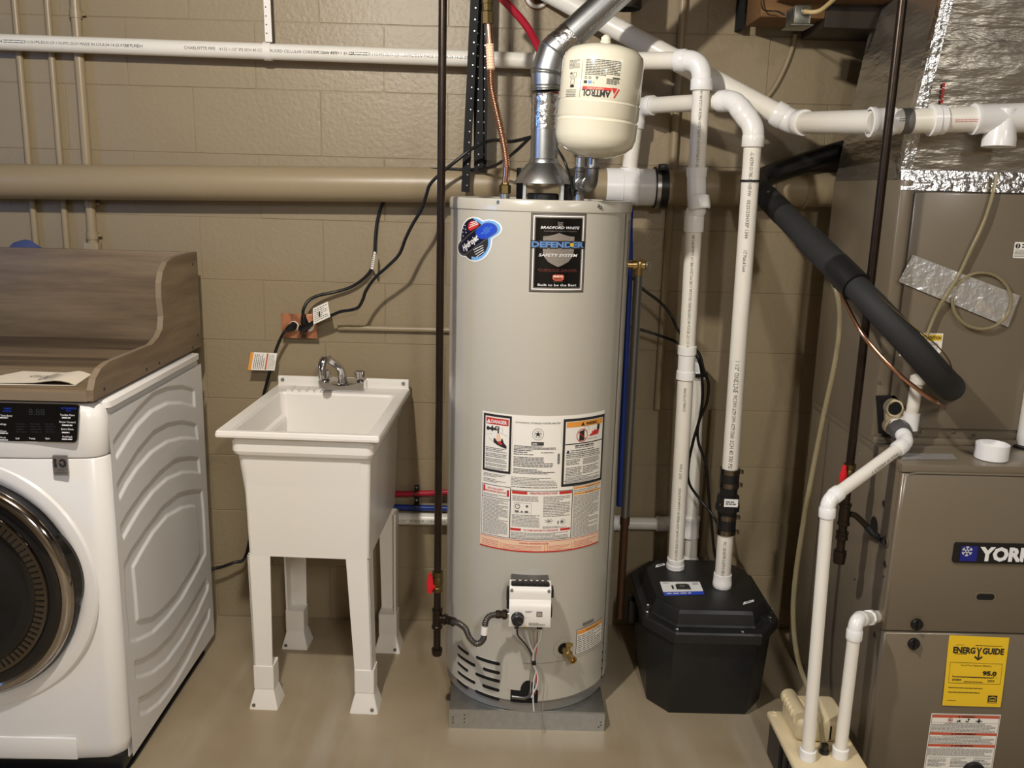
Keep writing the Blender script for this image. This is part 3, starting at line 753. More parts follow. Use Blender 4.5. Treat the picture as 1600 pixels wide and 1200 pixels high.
ob.poly(HM, [(xm[0] + .022 * math.cos(a), bo[0][1] - .002 + .034 * math.sin(a)) for a in [math.pi * i / 10 for i in range(11)]], m_dark, .0028)
ob.build('burner_opening', t)
MB().tube([HM(bo[0][0] + .005, bo[1][1] + .018, .003), HM(xm[0] - .01, bo[1][1] + .018, .006), HM(xm[0] + .004, bo[1][1] + .026, .007), HM(xm[0] + .010, bo[0][1] + .01, .005)], .0055, m_galvdk).build('manifold_tube', t)
# access panel seam
ps = MB(); zz = on_cyl(870, 1038, HX, HY, HR)[1]
ul, ur = on_cyl(711, 1000, HX, HY, HR)[0], on_cyl(944, 990, HX, HY, HR)[0]
for k in range(24):
    a = ul + (ur - ul) * k / 24; b = ul + (ur - ul) * (k + 1) / 24
    if on_cyl(830, 1034, HX, HY, HR)[0] < b: ps.rect(HM, a, zz + .008, b, zz + .0092, m_heatgrey, .0012)
ps.build('panel_seam', t)

# badge with the shield
c0 = on_cyl(832, 331, HX, HY, HR); c1 = on_cyl(909, 457, HX, HY, HR); cm = on_cyl(826, 457, HX, HY, HR)
U0, U1 = (c0[0] + cm[0]) / 2 - .001, c1[0] + .0035; V1, V0 = c0[1] - .002, c1[1] + .001
b = MB(); W_, H_ = U1 - U0, V1 - V0; uc = (U0 + U1) / 2
def bu(x): return U0 + W_ * x
def bv(y): return V1 - H_ * y                   # 0 at the top
b.rect(HM, U0, V0, U1, V1, m_print, .0010, 8); b.frame(HM, U0 + .002, V0 + .002, U1 - .002, V1 - .002, .0030, m_silver, .0014, 8)
b.frame(HM, U0 + .006, V0 + .006, U1 - .006, V1 - .006, .0030, m_whitepr, .0014, 8); b.frame(HM, U0 + .009, V0 + .009, U1 - .009, V1 - .009, .003, m_silver, .0014, 8)
b.rect(HM, U0 + .0125, V0 + .0125, U1 - .0125, V1 - .0125, m_gloss, .0015, 8)
SHP = [(.5, .245), (.60, .27), (.70, .285), (.78, .29), (.785, .40), (.775, .50), (.74, .56), (.68, .61), (.58, .65), (.5, .675)]
SHP = SHP + [(1 - x, y) for x, y in reversed(SHP[1:-1])]
cx, cy = .5, .45
for i in range(len(SHP)):
    p, q = SHP[i], SHP[(i + 1) % len(SHP)]
    for k in range(5):
        a = (p[0] + (q[0] - p[0]) * k / 5, p[1] + (q[1] - p[1]) * k / 5); c = (p[0] + (q[0] - p[0]) * (k + .6) / 5, p[1] + (q[1] - p[1]) * (k + .6) / 5)
        e = (p[0] + (q[0] - p[0]) * (k + 1) / 5, p[1] + (q[1] - p[1]) * (k + 1) / 5)
        b.poly(HM, [(bu(cx), bv(cy)), (bu(a[0]), bv(a[1])), (bu(c[0]), bv(c[1]))], m_shield, .0018)
        b.poly(HM, [(bu(cx), bv(cy)), (bu(c[0]), bv(c[1])), (bu(e[0]), bv(e[1]))], m_shielddk, .0018)
for k in range(3):
    yb = .105 + .02 * k
    b.add([HM(bu(x), bv(yb + dy + .008 * math.sin((x - .48) * 40)), .002) for dy in (0, .012) for x in (.47, .50, .53, .56)], [(0, 1, 5, 4), (1, 2, 6, 5), (2, 3, 7, 6)], m_silver)
b.text(HM, 'BRADFORD WHITE', bu(.52), bv(.178), H_ * .034, m_whitepr, w=W_ * .70, bold=.012, shear=.25, h=.0022)
b.text(HM, 'CORPORATION', bu(.52), bv(.222), H_ * .014, m_silver, w=W_ * .58, h=.0022)
b.rect(HM, bu(.005), bv(.435), bu(.985), bv(.345), m_navy, .0022, 8)
b.text(HM, 'DEFENDER', bu(.495), bv(.39), H_ * .086, m_print, w=W_ * .985, bold=.085, h=.0025)
b.text(HM, 'DEFENDER', bu(.495), bv(.39), H_ * .070, m_defblue, w=W_ * .945, bold=.04, h=.0029)
b.poly(HM, [(bu(x), bv(y)) for x, y in ((.69, .372), (.735, .362), (.78, .372), (.775, .40), (.735, .425), (.695, .40))][::-1], m_navy, .0033)
b.poly(HM, [(bu(x), bv(y)) for x, y in ((.70, .377), (.735, .368), (.77, .377), (.765, .40), (.735, .42), (.705, .40))][::-1], m_yellow, .0036)
b.rect(HM, bu(.725), bv(.396), bu(.745), bv(.386), m_print, .004)
b.text(HM, 'SAFETY SYSTEM', bu(.50), bv(.525), H_ * .036, m_whitepr, w=W_ * .70, bold=.012, shear=.25, h=.0024)
b.text(HM, 'ENERGY SAVER', bu(.5), bv(.712), H_ * .018, m_energy, w=W_ * .70, h=.0022)
b.rect(HM, bu(.17), bv(.735), bu(.86), bv(.732), m_energy, .0022, 4)
b.poly(HM, [(bu(x), bv(y)) for x, y in ((.41, .78), (.44, .772), (.58, .772), (.61, .78), (.615, .81), (.60, .84), (.57, .85), (.45, .85), (.42, .84), (.405, .81))][::-1], m_wred, .0022)
b.text(HM, 'PHCC', bu(.51), bv(.795), H_ * .022, m_whitepr, w=W_ * .17, bold=.04, h=.0026); b.text(HM, 'NOW', bu(.51), bv(.824), H_ * .022, m_print, w=W_ * .13, bold=.03, h=.0026)
b.rect(HM, bu(.42), bv(.866), bu(.60), bv(.862), m_silver, .0022)
b.text(HM, 'Built to be the Best', bu(.5), bv(.905), H_ * .030, m_whitepr, w=W_ * .70, bold=.01, h=.0022)
b.build('front_badge', t, smooth=False)['label'] = 'black and silver badge with a shield'

# round sticker with the tilted blue band
s0 = on_cyl(742, 374, HX, HY, HR); ul_ = on_cyl(713, 374, HX, HY, HR)[0]; ur_ = on_cyl(773, 374, HX, HY, HR)[0]; vt = on_cyl(742, 338, HX, HY, HR)[1]; vb = on_cyl(742, 410, HX, HY, HR)[1]
SU, SV = on_cyl(741, 373, HX, HY, HR); RY = (vt - vb) / 2 * .98; KX = (ur_ - ul_) / 2 / 30.0; KY = RY / 36
def HQ(x, y, h=0): return HM(SU + (x - 741) * KX, SV - (y - 373) * KY, h)
HQ.step = .0115 / KX
def ell(cx, cy, rx, ry, mat, h, a0=0, a1=360, n=36):
    return b.poly(HQ, [(cx + rx * math.cos(math.radians(a)), cy - ry * math.sin(math.radians(a))) for a in [a0 + (a1 - a0) * i / n for i in range(n + (0 if a1 - a0 == 360 else 1))]], mat, h)
def pill(x0, y0, x1, y1, r, mat, h):
    d = Vector((x1 - x0, y1 - y0)); d.normalize(); P = []; an = math.atan2(d.y, d.x)
    for k in range(10): a = an + math.pi / 2 + math.pi * k / 9; P.append((x0 + r * math.cos(a), y0 + r * math.sin(a)))
    for k in range(10): a = an - math.pi / 2 + math.pi * k / 9; P.append((x1 + r * math.cos(a), y1 + r * math.sin(a)))
    b.poly(HQ, P[::-1], mat, h)
b = MB()
ell(741, 374, 23.5, 36, m_whitepr, .0010); pill(725, 390, 761, 355, 14.2, m_whitepr, .0010)
ell(741, 374, 21.6, 33.6, m_ltblue, .0014); pill(725, 390, 761, 355, 12.4, m_ltblue, .0014)
ell(741, 374, 21.6, 33.6, m_print, .0017, 92, 262); pill(725, 390, 736, 379, 12.4, m_print, .0016)
ell(739, 371, 17.8, 28, m_navy, .0019, 20, 200); ell(743, 377, 16.8, 25, m_print, .0019, 205, 390)
pill(725, 390, 760, 356, 10.3, m_greyprint, .0021); pill(725, 390, 760, 356, 9.4, m_navy, .0023); pill(753, 363, 760, 356, 9.4, m_bluepr, .0025)
b.poly(HQ, [(733, 349), (738, 344), (749, 349), (746, 354), (736, 361), (732, 358)], m_redprint, .0022)
for k in range(3): b.line(HQ, 734 + k, 356 - k * 4, 747 - k, 348.5 - k * 2, 1.3, m_whitepr, .0024)
for x, y in ((724, 358), (727, 353), (723, 364), (728, 359), (729, 364), (724, 370)): b.disc(HQ, x, y, .9, m_whitepr, .0023, 6)
dxy = Vector((35 * KX, 34 * KY)); rot_ = math.atan2(dxy.y, dxy.x)
def HQ2(u, v, h=0): return HM(SU + (735.5 - 741) * KX + u, SV - (379.5 - 373) * KY + v, h)
b.text(HQ2, 'Hydrojet', .0, .0, .0175, m_whitepr, w=.070, bold=.03, rot=rot_, h=.003, al='c', shear=.15)
def HQ3(u, v, h=0): return HM(SU + (757.5 - 741) * KX + u, SV - (358.5 - 373) * KY + v, h)
for k, s_ in enumerate(('TOTAL', 'PERFORMANCE', 'SYSTEM')):
    off = Vector((math.sin(rot_), -math.cos(rot_))) * (.0058 * (k - 1)); b.text(HQ3, s_, off.x, off.y, .0042, m_ltblue, rot=rot_, h=.003)
for k in range(4):
    p = Vector((741 + k * 1.6, 386 + k * 3.4)); b.line(HQ, p.x, p.y + 5, p.x + 13 - k * 1.2, p.y - 4, .9, m_whitepr, .0026)
b.build('round_sticker', t, smooth=False)['label'] = 'round black and blue sticker'

# big instruction label: coordinates 0..100 across, 0..100 down
L0 = on_cyl(755, 641, HX, HY, HR); L1 = on_cyl(943, 641, HX, HY, HR); L2 = on_cyl(750, 847, HX, HY, HR); L3 = on_cyl(935, 850, HX, HY, HR)
LU0, LU1 = (L0[0] + L2[0]) / 2, (L1[0] + L3[0]) / 2; LV1, LV0 = (L0[1] + L1[1]) / 2, (L2[1] + L3[1]) / 2
sx_, sy_ = (LU1 - LU0) / 100, (LV1 - LV0) / 100
def LM(u, v, h=0): return HM(LU0 + u * sx_, LV1 - v * sy_, h)
LM.step = .0115 / sx_
def lrect(u0, v0, u1, v1, mat, h=.0014): b.rect(LM, u0, v1, u1, v0, mat, h, max(1, int((u1 - u0) / 4)))
def lframe(u0, v0, u1, v1, th, mat, h=.0016):
    lrect(u0, v0, u1, v0 + th, mat, h); lrect(u0, v1 - th, u1, v1, mat, h); lrect(u0, v0 + th, u0 + th * .95, v1 - th, mat, h); lrect(u1 - th * .95, v0 + th, u1, v1 - th, mat, h)
def ltext(s, u, v, hh, mat, w=None, al='c', bold=0., h=.002):       # sizes in label units (vertical)
    Mq = lambda a, c, q=0: HM(LU0 + u * sx_ + a, LV1 - v * sy_ + c, q)
    b.text(Mq, s, 0, 0, hh * sy_, mat, w=(w * sx_ if w else None), al=al, bold=bold, h=h)
def lfine(u0, v0, u1, v1, rows, mat=m_greyprint, seed=1, hf=.38, fill=.97, h=.0017):
    b.fine(lambda a, c, q=0: HM(LU0 + a, LV1 - c, q), u0 * sx_, v0 * sy_, u1 * sx_, v1 * sy_, rows, mat, seed, fill, hf, h)
def ltri(u, v, s, mat, h=.002):
    k = sy_ / sx_
    b.poly(LM, [(u - s * .6 * k, v + s * .5), (u + s * .6 * k, v + s * .5), (u, v - s * .5)], mat, h)
b = MB()
lrect(0, 0, 100, 100, m_paper, .0010)
lframe(1.2, 1.3, 24, 43, 1.7, m_print)
lrect(3.6, 4.0, 21.6, 8.6, m_redprint); ltri(5.8, 6.4, 3, m_whitepr); ltext('DANGER', 14.2, 6.3, 2.5, m_whitepr, 12.6, bold=.03)
# tap over a hand
kk = sy_ / sx_
def lpoly(P, mat, h=.0019): b.poly(LM, [(u, v) for u, v in P][::-1] if False else P, mat, h)
b.disc(LM, 5.2, 11.8, 1.2, m_print, .0018, 14, 1.5); b.disc(LM, 8.8, 11.6, .9, m_print, .0018, 12, 2.2); lrect(6, 11, 13.6, 12.6, m_print, .0018); b.disc(LM, 12.8, 10.8, 1.9, m_print, .0018, 14, 1.4); lrect(13.2, 11.6, 14.3, 14.6, m_print, .0018)
b.ring(LM, 12.8, 10.8, .5, .9, m_paper, .0021, 14)
b.poly(LM, [(12.6, 15), (15.2, 15), (16.2, 20), (12.2, 20)], m_peach, .0017)
b.poly(LM, [(10.2, 18.5), (11.2, 18.4), (13.2, 20.5), (16, 20), (16.5, 18), (17.2, 18), (18.4, 21), (20.5, 23), (20.5, 25), (17.5, 24.3), (13.2, 23), (10, 21.3)], m_print, .0019)
b.poly(LM, [(13.4, 20.8), (16.2, 20.3), (17.4, 22.2), (15.2, 22.6)], m_redprint, .0022)
b.line(LM, 4.4, 16.3, 9, 15.2, .22, m_greyprint); b.line(LM, 17, 10, 17, 14, .18, m_greyprint); b.line(LM, 15.5, 14.2, 20.5, 15.8, .22, m_greyprint); b.line(LM, 6, 18.5, 9.5, 21.5, .2, m_greyprint)
for k, (va, vb_, n) in enumerate(((25.0, 28.5, 3), (29.1, 32.4, 3), (33.0, 36.2, 3), (36.8, 38.8, 2), (39.4, 41.2, 2))): lfine(3.6, va, 21.4, vb_, n, m_print, 10 + k, .36)
lfine(2, 44.2, 21, 47, 3, seed=31); lfine(2, 48, 21, 51, 3, seed=32)
ltext('AUTOMATIC STORAGE WATER HEATER', 43.2, 5.1, 1.25, m_print, 33)
b.ring(LM, 43.4, 13, 3.9, 4.15, m_greyprint, .0018, 28); b.ring(LM, 43.4, 13, 2.4, 2.6, m_greyprint, .0018, 28)
b.poly(LM, [(43.4 + (2.5 if i % 2 == 0 else 1.0) * math.sin(math.pi * i / 5), 13 - (2.5 if i % 2 == 0 else 1.0) * math.cos(math.pi * i / 5) / kk * .95) for i in range(10)], m_print, .002)
lrect(38.8, 18.6, 47.8, 21, m_print, .0018); ltext('AHRI', 41.2, 19.8, 1.2, m_whitepr, 3.6, bold=.03); lrect(43.4, 19.6, 47, 20, m_greyprint, .002)
for k, (ua_, va, ub, vb_, n) in enumerate(((26, 21.4, 58, 24.2, 3), (26, 24.2, 40, 27, 2), (46, 25.6, 56, 26.8, 1), (26, 27.2, 41, 28.4, 1), (26, 29.4, 49, 33.6, 4), (26, 33.6, 56, 37, 3), (26, 38, 48, 40, 2), (26, 40, 58, 42, 2))): lfine(ua_, va, ub, vb_, n, m_print, 50 + k, .42)
for k in range(14): lrect(58.4, 27 + k * .55, 60.2, 27 + k * .55 + (.36 if k % 3 else .2), m_print, .0018)
lfine(24.5, 44.2, 60, 50.6, 6, seed=70, hf=.34); lfine(24.5, 51, 60, 52.4, 1, seed=71)
lrect(24.7, 4, 24.8, 43, m_greyprint); lrect(60.8, 4, 60.9, 20, m_greyprint)
lframe(62, 2.6, 100, 51.6, 1.9, m_print)
lrect(64.6, 5.0, 97.6, 8.8, m_orange); ltri(78.0, 6.9, 2.6, m_print); ltext('WARNING', 86, 6.9, 2.1, m_print, 10.5, bold=.03)
b.poly(LM, [(75.2, 19), (75.4, 12.2), (79.6, 11.4), (79.6, 19)], m_print, .0018); b.ring(LM, 77.6, 15.2, 4.3, 4.8, m_redprint, .0022, 28); b.line(LM, 74.4, 12.6, 80.8, 18, .55, m_redprint, .0023)
b.ring(LM, 81.6, 10.5, 1.9, 2.1, m_greyprint, .0017, 16)
b.poly(LM, [(83.4, 16.6), (86.5, 14.6), (87.2, 12.8), (88.4, 13.6), (89.6, 12), (90.6, 13.2), (92, 12.2), (92.6, 13.4), (94, 12.6), (93.4, 15.4), (92.8, 16)], m_redprint, .0019)
b.disc(LM, 93, 9.6, 1.1, m_print, .002, 12, 1.1); b.poly(LM, [(91.6, 10.6), (93.8, 10.4), (94.2, 12.4), (92.6, 13.4), (91.8, 12.2)], m_print, .002); b.line(LM, 94, 11.4, 95, 9, .5, m_print, .002)
ltext('Flammable Vapors', 87.5, 18.2, 1.0, m_print, 9.5)
lrect(64, 20.6, 98, 21.3, m_print)
lfine(72, 21.8, 90, 23.2, 1, m_print, 80, .6); lfine(72, 23.3, 90, 24.4, 1, m_print, 81, .4); ltri(66.4, 25.8, 2, m_print); lfine(68.5, 25, 96, 26.4, 1, m_print, 82); lfine(65.2, 26.6, 96.6, 30.6, 3, m_print, 83)
lrect(65, 31.0, 97, 31.3, m_print)
lfine(65.2, 32, 77, 36.2, 4, m_print, 84, .36); lfine(79.5, 32, 96, 36.6, 5, m_print, 85, .36); lfine(65.2, 37.6, 79, 44.4, 6, m_print, 86, .34); lfine(79.5, 37.6, 96, 43.6, 5, m_print, 87, .34)
lrect(65, 45, 97, 45.3, m_print); lfine(65, 45.6, 96.5, 47.2, 2, m_print, 88, .36); lrect(64, 47.6, 98, 48, m_print); lfine(65, 48.3, 97, 49.6, 2, m_print, 89, .36)
# lower half
lframe(1.0, 52.6, 24.5, 90.5, .35, m_print); lframe(24.5, 54.2, 71.6, 90.5, .35, m_print); lframe(71.6, 51.8, 100, 90.5, .3, m_greyprint)
lrect(2, 53.5, 3.8, 58.2, m_redprint); lrect(21.6, 55, 23.4, 59.8, m_redprint)
ltext('FOR YOUR SAFETY', 12.6, 55.2, 1.2, m_redprint, 13, bold=.02); ltext('READ BEFORE OPERATING', 12.6, 57.2, 1.2, m_redprint, 17, bold=.02)
lfine(2.4, 59.2, 23, 61.0, 2, seed=90); lrect(1, 61.8, 24.5, 62.2, m_print)
lfine(2.4, 62.8, 23.4, 89.4, 27, m_faint, 91, .5)
lrect(25.6, 54.8, 37, 56.9, m_redprint); lrect(61, 54.8, 71, 56.9, m_redprint); ltext('OPERATING INSTRUCTIONS', 49, 55.8, 1.4, m_redprint, 21, bold=.02)
lfine(26, 58.0, 46, 62.2, 4, seed=92, hf=.36); lfine(49, 58, 70.4, 73.4, 13, seed=93, hf=.36); lfine(26, 71.8, 47.4, 81.2, 9, seed=94, hf=.36)
b.ring(LM, 30, 66, 1.5, 1.9, m_print, .0018, 18); b.line(LM, 30, 66, 30.6, 64.8, .25, m_print, .0019); lframe(27.4, 63.2, 40.4, 70.6, .16, m_greyprint); b.disc(LM, 37, 65.6, 1.0, m_greyprint, .0018, 10, 1.0); lrect(28.2, 69, 31, 70.4, m_greyprint); lrect(35.4, 69, 38, 70.4, m_greyprint); lrect(32.6, 69.2, 34, 70.4, m_greyprint)
for k in range(7): a = k * .9; b.line(LM, 53.6, 76.4, 53.6 + 3.4 * math.cos(a), 76.4 - 2.2 * math.sin(a), .3, m_greyprint, .0018)
b.ring(LM, 64.5, 77.4, 1.9, 2.1, m_greyprint, .0018, 14); lrect(60.4, 76.6, 61.2, 79, m_print); lrect(63, 76.6, 65, 78.4, m_greyprint)
lfine(49, 80.2, 68, 82, 2, seed=95, hf=.36)
lrect(25, 82.4, 33, 84.2, m_redprint); lrect(62.6, 82.4, 70.8, 84.2, m_redprint); ltext('TO TURN OFF GAS TO APPLIANCE', 47.8, 83.3, 1.35, m_redprint, 26, bold=.02)
lfine(25.4, 85, 70.6, 90, 5, seed=96, hf=.36)
lrect(72.4, 52.8, 99, 54.2, m_orange); lrect(72.4, 57.2, 99, 58.6, m_orange); ltri(84, 53.5, 1.1, m_print); ltri(84, 57.9, 1.1, m_print); ltext('WARNING', 88.2, 53.5, .9, m_print, 6); ltext('WARNING', 88.2, 57.9, .9, m_print, 6)
lfine(72.6, 54.6, 98.6, 57, 2, seed=97, hf=.36); lfine(72.6, 59, 98.6, 89.8, 29, m_faint, 98, .5)
lrect(0, 91.4, 100, 99, m_peach); lrect(0, 99, 100, 100, m_redprint); lrect(0, 91.2, 100, 91.7, m_redprint); ltext('CONTROL DIAGNOSTIC CODES', 43, 93.2, 1.1, m_redprint, 22, bold=.02)
lfine(2, 93.6, 17, 98.4, 4, m_redprint, 99, .25); lfine(19.5, 94.8, 50, 98.8, 4, m_redprint, 100, .25); lfine(54.4, 94.8, 71.5, 98.8, 4, m_redprint, 101, .25); lfine(74.5, 93.6, 97, 98.4, 4, m_redprint, 102, .25)
for u in (17.8, 51, 53.2, 72.6): lrect(u, 94.4, u + .6, 99, m_orange)
b.build('instruction_label', t, smooth=False)['label'] = 'large white instruction label with red and orange bands'

# small warning label by the drain
q0 = on_cyl(901, 981, HX, HY, HR); q1 = on_cyl(940, 968, HX, HY, HR); q2 = on_cyl(899, 1023, HX, HY, HR)
b = MB(); fu0, fu1, fv1, fv0 = q0[0], q1[0] + .001, (q0[1] + q1[1]) / 2, q2[1] + .001
b.rect(HM, fu0, fv0, fu1, fv1, m_print, .001, 5); b.rect(HM, fu0 + .0015, fv0 + .0015, fu1 - .0015, fv1 - .0015, m_paper, .0014, 5)
b.rect(HM, fu0 + .002, fv1 - .015, fu1 - .002, fv1 - .003, m_orange, .0018, 5); b.text(HM, 'WARNING', (fu0 + fu1) / 2 + .004, fv1 - .009, .006, m_print, w=(fu1 - fu0) * .45, h=.0022)
b.fine(HM, fu0 + .004, fv0 + .004, fu1 - .004, fv1 - .018, 9, m_greyprint, 7, .97, .4, .0018); b.build('drain_warning_label', t, smooth=False)
tb = on_cyl(923, 972, HX, HY, HR); te = on_cyl(910, 976, HX, HY, HR)
MB().rect(HM, te[0], te[1] - .005, tb[0] + .012, te[1] + .005, m_heatgrey, .0016, 3).build('panel_tab', t)
# drain valve
du, dv = on_cyl(880, 1013, HX, HY, HR); c = HM(du, dv, 0); n = (HM(du, dv, .1) - c).normalized()
MB().lathe([(.030, .0006), (.028, .0016), (.021, .0018), (.018, .0008), (.0, .0008)], c, n, m_heater, 24).build('drain_recess', t)
dvv = MB(); dvv.lathe([(.017, .0012), (0, .0014)], c, n, m_dark, 20); dvv.cyl(c, c + n * .03, .009, m_brass, n=16)
dvv.lathe([(.0085, .02), (.0125, .022), (.0125, .034), (.010, .036), (.010, .052), (.0115, .053), (.0115, .060), (.0075, .0602), (.0075, .05), (0, .05)], c, n + V(.05, 0, -.12), m_brass, 20)
dvv.cyl(c + n * .026 + V(0, 0, .004), c + n * .028 + V(.004, 0, .030), .0065, m_brass, n=14); dvv.box(tuple(c + n * .028 + V(-.006, -.006, .022)), tuple(c + n * .028 + V(.014, .006, .030)), m_brass, .002)
dvv.build('drain_valve', t)
# burner wiring
CX0, CX1, CZ0, CZ1, CYF = .028, .1405, .385, .494, 2.205
wr = ((812, 985, 2.245), (818, 1000, 2.262), (822, 1015, 2.272), (829, 1030, 2.28), (834, 1050, 2.285), (832, 1075, 2.29), (834, 1109, 2.296))
for k, (P_, mat, rad) in enumerate((
    ([(808, 984, 2.24), (810, 994, 2.25), (822, 1008, 2.27), (831, 1024, 2.282), (834, 1036, 2.285)], m_cord, .0022),
    ([(846, 985, 2.24), (843, 1000, 2.26), (834, 1018, 2.278), (833, 1036, 2.284), (837, 1048, 2.286), (834, 1065, 2.29), (833, 1090, 2.294), (834, 1111, 2.296)], m_whitepr, .0021),
    ([(822, 986, 2.25), (826, 1002, 2.268), (833, 1020, 2.28), (834, 1036, 2.284), (840, 1056, 2.288), (839, 1070, 2.29), (830, 1090, 2.298)], m_whitepr, .0019),
    ([(840, 986, 2.25), (839, 1010, 2.272), (836, 1034, 2.284), (838, 1060, 2.288), (836, 1085, 2.296)], m_redprint, .0013),
    ([(832, 986, 2.255), (834, 1010, 2.275), (835, 1034, 2.284), (830, 1058, 2.288), (829, 1082, 2.296)], m_dim, .0018),
    ([(828, 986, 2.255), (829, 1006, 2.272), (832, 1030, 2.283), (848, 1050, 2.287), (850, 1078, 2.294), (848, 1100, 2.297), (849, 1135, 2.30), (847, 1150, 2.303), (853, 1141, 2.30)], m_dim, .0009))):
    Q = []
    for p in P_:
        q = at(p[0], p[1], Y=p[2]); d_ = Vector((q.x - HX, q.y - HY, 0))
        if d_.length < HR + rad + .003 and q.z > .09: d_ = d_.normalized() * (HR + rad + .003); q = V(HX + d_.x, HY + d_.y, q.z)
        Q.append(q)
    MB().tube(spline(Q, 5), rad, mat, 8).build('wire', t)
MB().cyl(at(834, 1032, Y=2.284), at(834.5, 1038, Y=2.284), .006, m_cord, n=12).build('wire_tie', t)
# gas control
g = MB(); g.box((CX0 + .004, CYF + .02, CZ0 - .004), (CX1 - .004, HY - HR + .02, CZ1 - .004), m_galvdk, .003)
gc = g.build('gas_valve', t)
pf = [(CYF, CZ0), (CYF - .002, CZ0 + .008), (CYF - .002, CZ0 + .050), (CYF + .004, CZ0 + .066), (CYF + .012, CZ0 + .074), (CYF + .012, CZ0 + .09), (CYF + .016, CZ0 + .104), (CYF + .022, CZ1), (CYF + .06, CZ1), (CYF + .06, CZ0)]
cv = MB(); cv.prism([V(CX0, y, z) for y, z in pf], (CX1 - CX0, 0, 0), m_plastic); cv.build('cover', gc)
tp = MB(); tp.box((CX0 + .004, CYF + .02, CZ1 - .003), (CX1 - .004, CYF + .045, CZ1 + .006), m_black, .004)
for i in range(6): x = CX0 + .016 + i * .0155; tp.box((x, CYF + .018, CZ1 + .002), (x + .009, CYF + .042, CZ1 + .009), m_black, .0015)
for a_, b_ in (((CX0 - .008, CYF + .03, CZ0 + .06), (CX0 + .002, CYF + .06, CZ0 + .092)), ((CX0 - .007, CYF + .03, CZ0 + .035), (CX0 + .002, CYF + .06, CZ0 + .054)), ((CX1 - .002, CYF + .03, CZ0 + .07), (CX1 + .008, CYF + .06, CZ0 + .096)), ((CX1 - .002, CYF + .03, CZ0 + .012), (CX1 + .006, CYF + .06, CZ0 + .042))): MB().box(a_, b_, m_black, .003).build('side_lug', gc)
tp.build('rear_housing', gc)
G1 = plane((CX0, CYF - .002, CZ0), (1, 0, 0), (0, 0, 1)); kc = G1(.0235, .027, 0)
kn = MB().lathe([(.0175, 0), (.0175, .004), (.0155, .006), (.0155, .020), (.0135, .022), (.0, .022)], kc, (0, -1, 0), m_black, 28)
kn.line(G1, .0235, .027, .034, .021, .0012, m_greyprint, .0225); kn.build('temperature_knob', gc)
gp = MB(); gp.frame(G1, .074, .032, .0895, .047, .0022, m_galvdk, .0012); gp.rect(G1, .0775, .0352, .086, .0438, m_silver, .0012)
gp.fine(G1, .044, .042, .069, .048, 2, m_greyprint, 3, h=.0008); gp.fine(G1, .054, .005, .10, .014, 3, m_greyprint, 4, h=.0008); gp.text(G1, 'HOT', .046, .028, .0022, m_greyprint, h=.0008)
for a in (60, 85, 110, 140, 20): gp.line(G1, .0235 + .0185 * math.cos(math.radians(a)), .027 + .0185 * math.sin(math.radians(a)), .0235 + .022 * math.cos(math.radians(a)), .027 + .022 * math.sin(math.radians(a)), .0006, m_greyprint, .0008)
gp.build('control_markings', gc, smooth=False)
for x in (CX0 + .006, CX1 - .006): MB().cyl((x, CYF + .012, CZ1 - .010), (x, CYF + .018, CZ1 - .010), .0045, m_screw, n=12).build('cover_screw', gc)
for x, w_ in ((CX0 + .022, .006), (CX0 + .084, .0075)): MB().box((x - w_, CYF + .012, CZ0 - .014), (x + w_, CYF + .03, CZ0 + .002), m_black, .002).build('wire_plug', gc)
MB().cyl((CX0 + .046, CYF + .022, CZ0 - .014), (CX0 + .046, CYF + .022, CZ0), .006, m_brass, n=12).build('pilot_fitting', gc)
# draft hood
DHX = at(850, 250, Y=HY).x
zt_ = at(850, 255, Y=HY).z; zb_ = at(850, 285, Y=HY - .07).z
dh = MB().lathe([(.039, zt_ + .012), (.041, zt_ + .010), (.043, zt_), (.050, zt_ - .005), (.072, zb_ + .016), (.0805, zb_), (.0815, zb_ - .003), (.0785, zb_ - .001), (.066, zb_ + .012)], (DHX, HY, 0), (0, 0, 1), m_galv, 40).build('draft_hood', t)
for a in (35, 145, 215, 325):
    x, y = DHX + .064 * math.cos(math.radians(a)), HY + .064 * math.sin(math.radians(a))
    MB().box((x - .004, y - .0015, 1.511), (x + .004, y + .0015, zb_ + .012), m_galv).build('hood_leg', t)
MB().lathe([(.045, 1.511), (.045, 1.527), (.040, 1.531), (0, 1.531)], (DHX, HY, 0), (0, 0, 1), m_black, 28).build('flue_collar', t)
MB().box((DHX - .075, HY + .05, 1.511), (DHX - .045, HY + .075, 1.60), m_black, .003).build('damper_bracket', t); MB().box((DHX + .06, HY - .01, 1.511), (DHX + .085, HY + .05, 1.58), m_black, .003).build('damper_bracket', t)
for x, y in ((-.012, 2.5), (.192, 2.5)): MB().cyl((x, y, 1.510), (x, y, 1.526), .0135, m_steel, n=18).build('water_nipple', t)
# relief valve on the right side
tv = at(998, 416, Y=2.56); rv = MB()
rv.cyl((HX + HR - .02, 2.56, tv.z + .004), (tv.x, 2.56, tv.z + .004), .0125, m_brass); rv.cyl((tv.x, 2.56, tv.z - .026), (tv.x, 2.56, tv.z + .016), .016, m_brass, .0175, 20)
rv.cyl((tv.x - .018, 2.56, tv.z + .004), (tv.x + .016, 2.56, tv.z + .004), .0165, m_brass, n=20); rv.cyl((tv.x, 2.541, tv.z + .006), (tv.x, 2.552, tv.z + .006), .008, m_brass, n=8)
rv.box((tv.x - .004, 2.538, tv.z - .006), (tv.x + .004, 2.5425, tv.z + .014), m_brass, .001)
r_ = rv.build('relief_valve', t); MB().lathe([(.002, 0), (.012, .0), (.012, .002), (.004, .006), (0, .006)], (tv.x + .020, 2.56, tv.z + .004), (1, 0, 0), m_steel, 16).build('test_lever', r_)
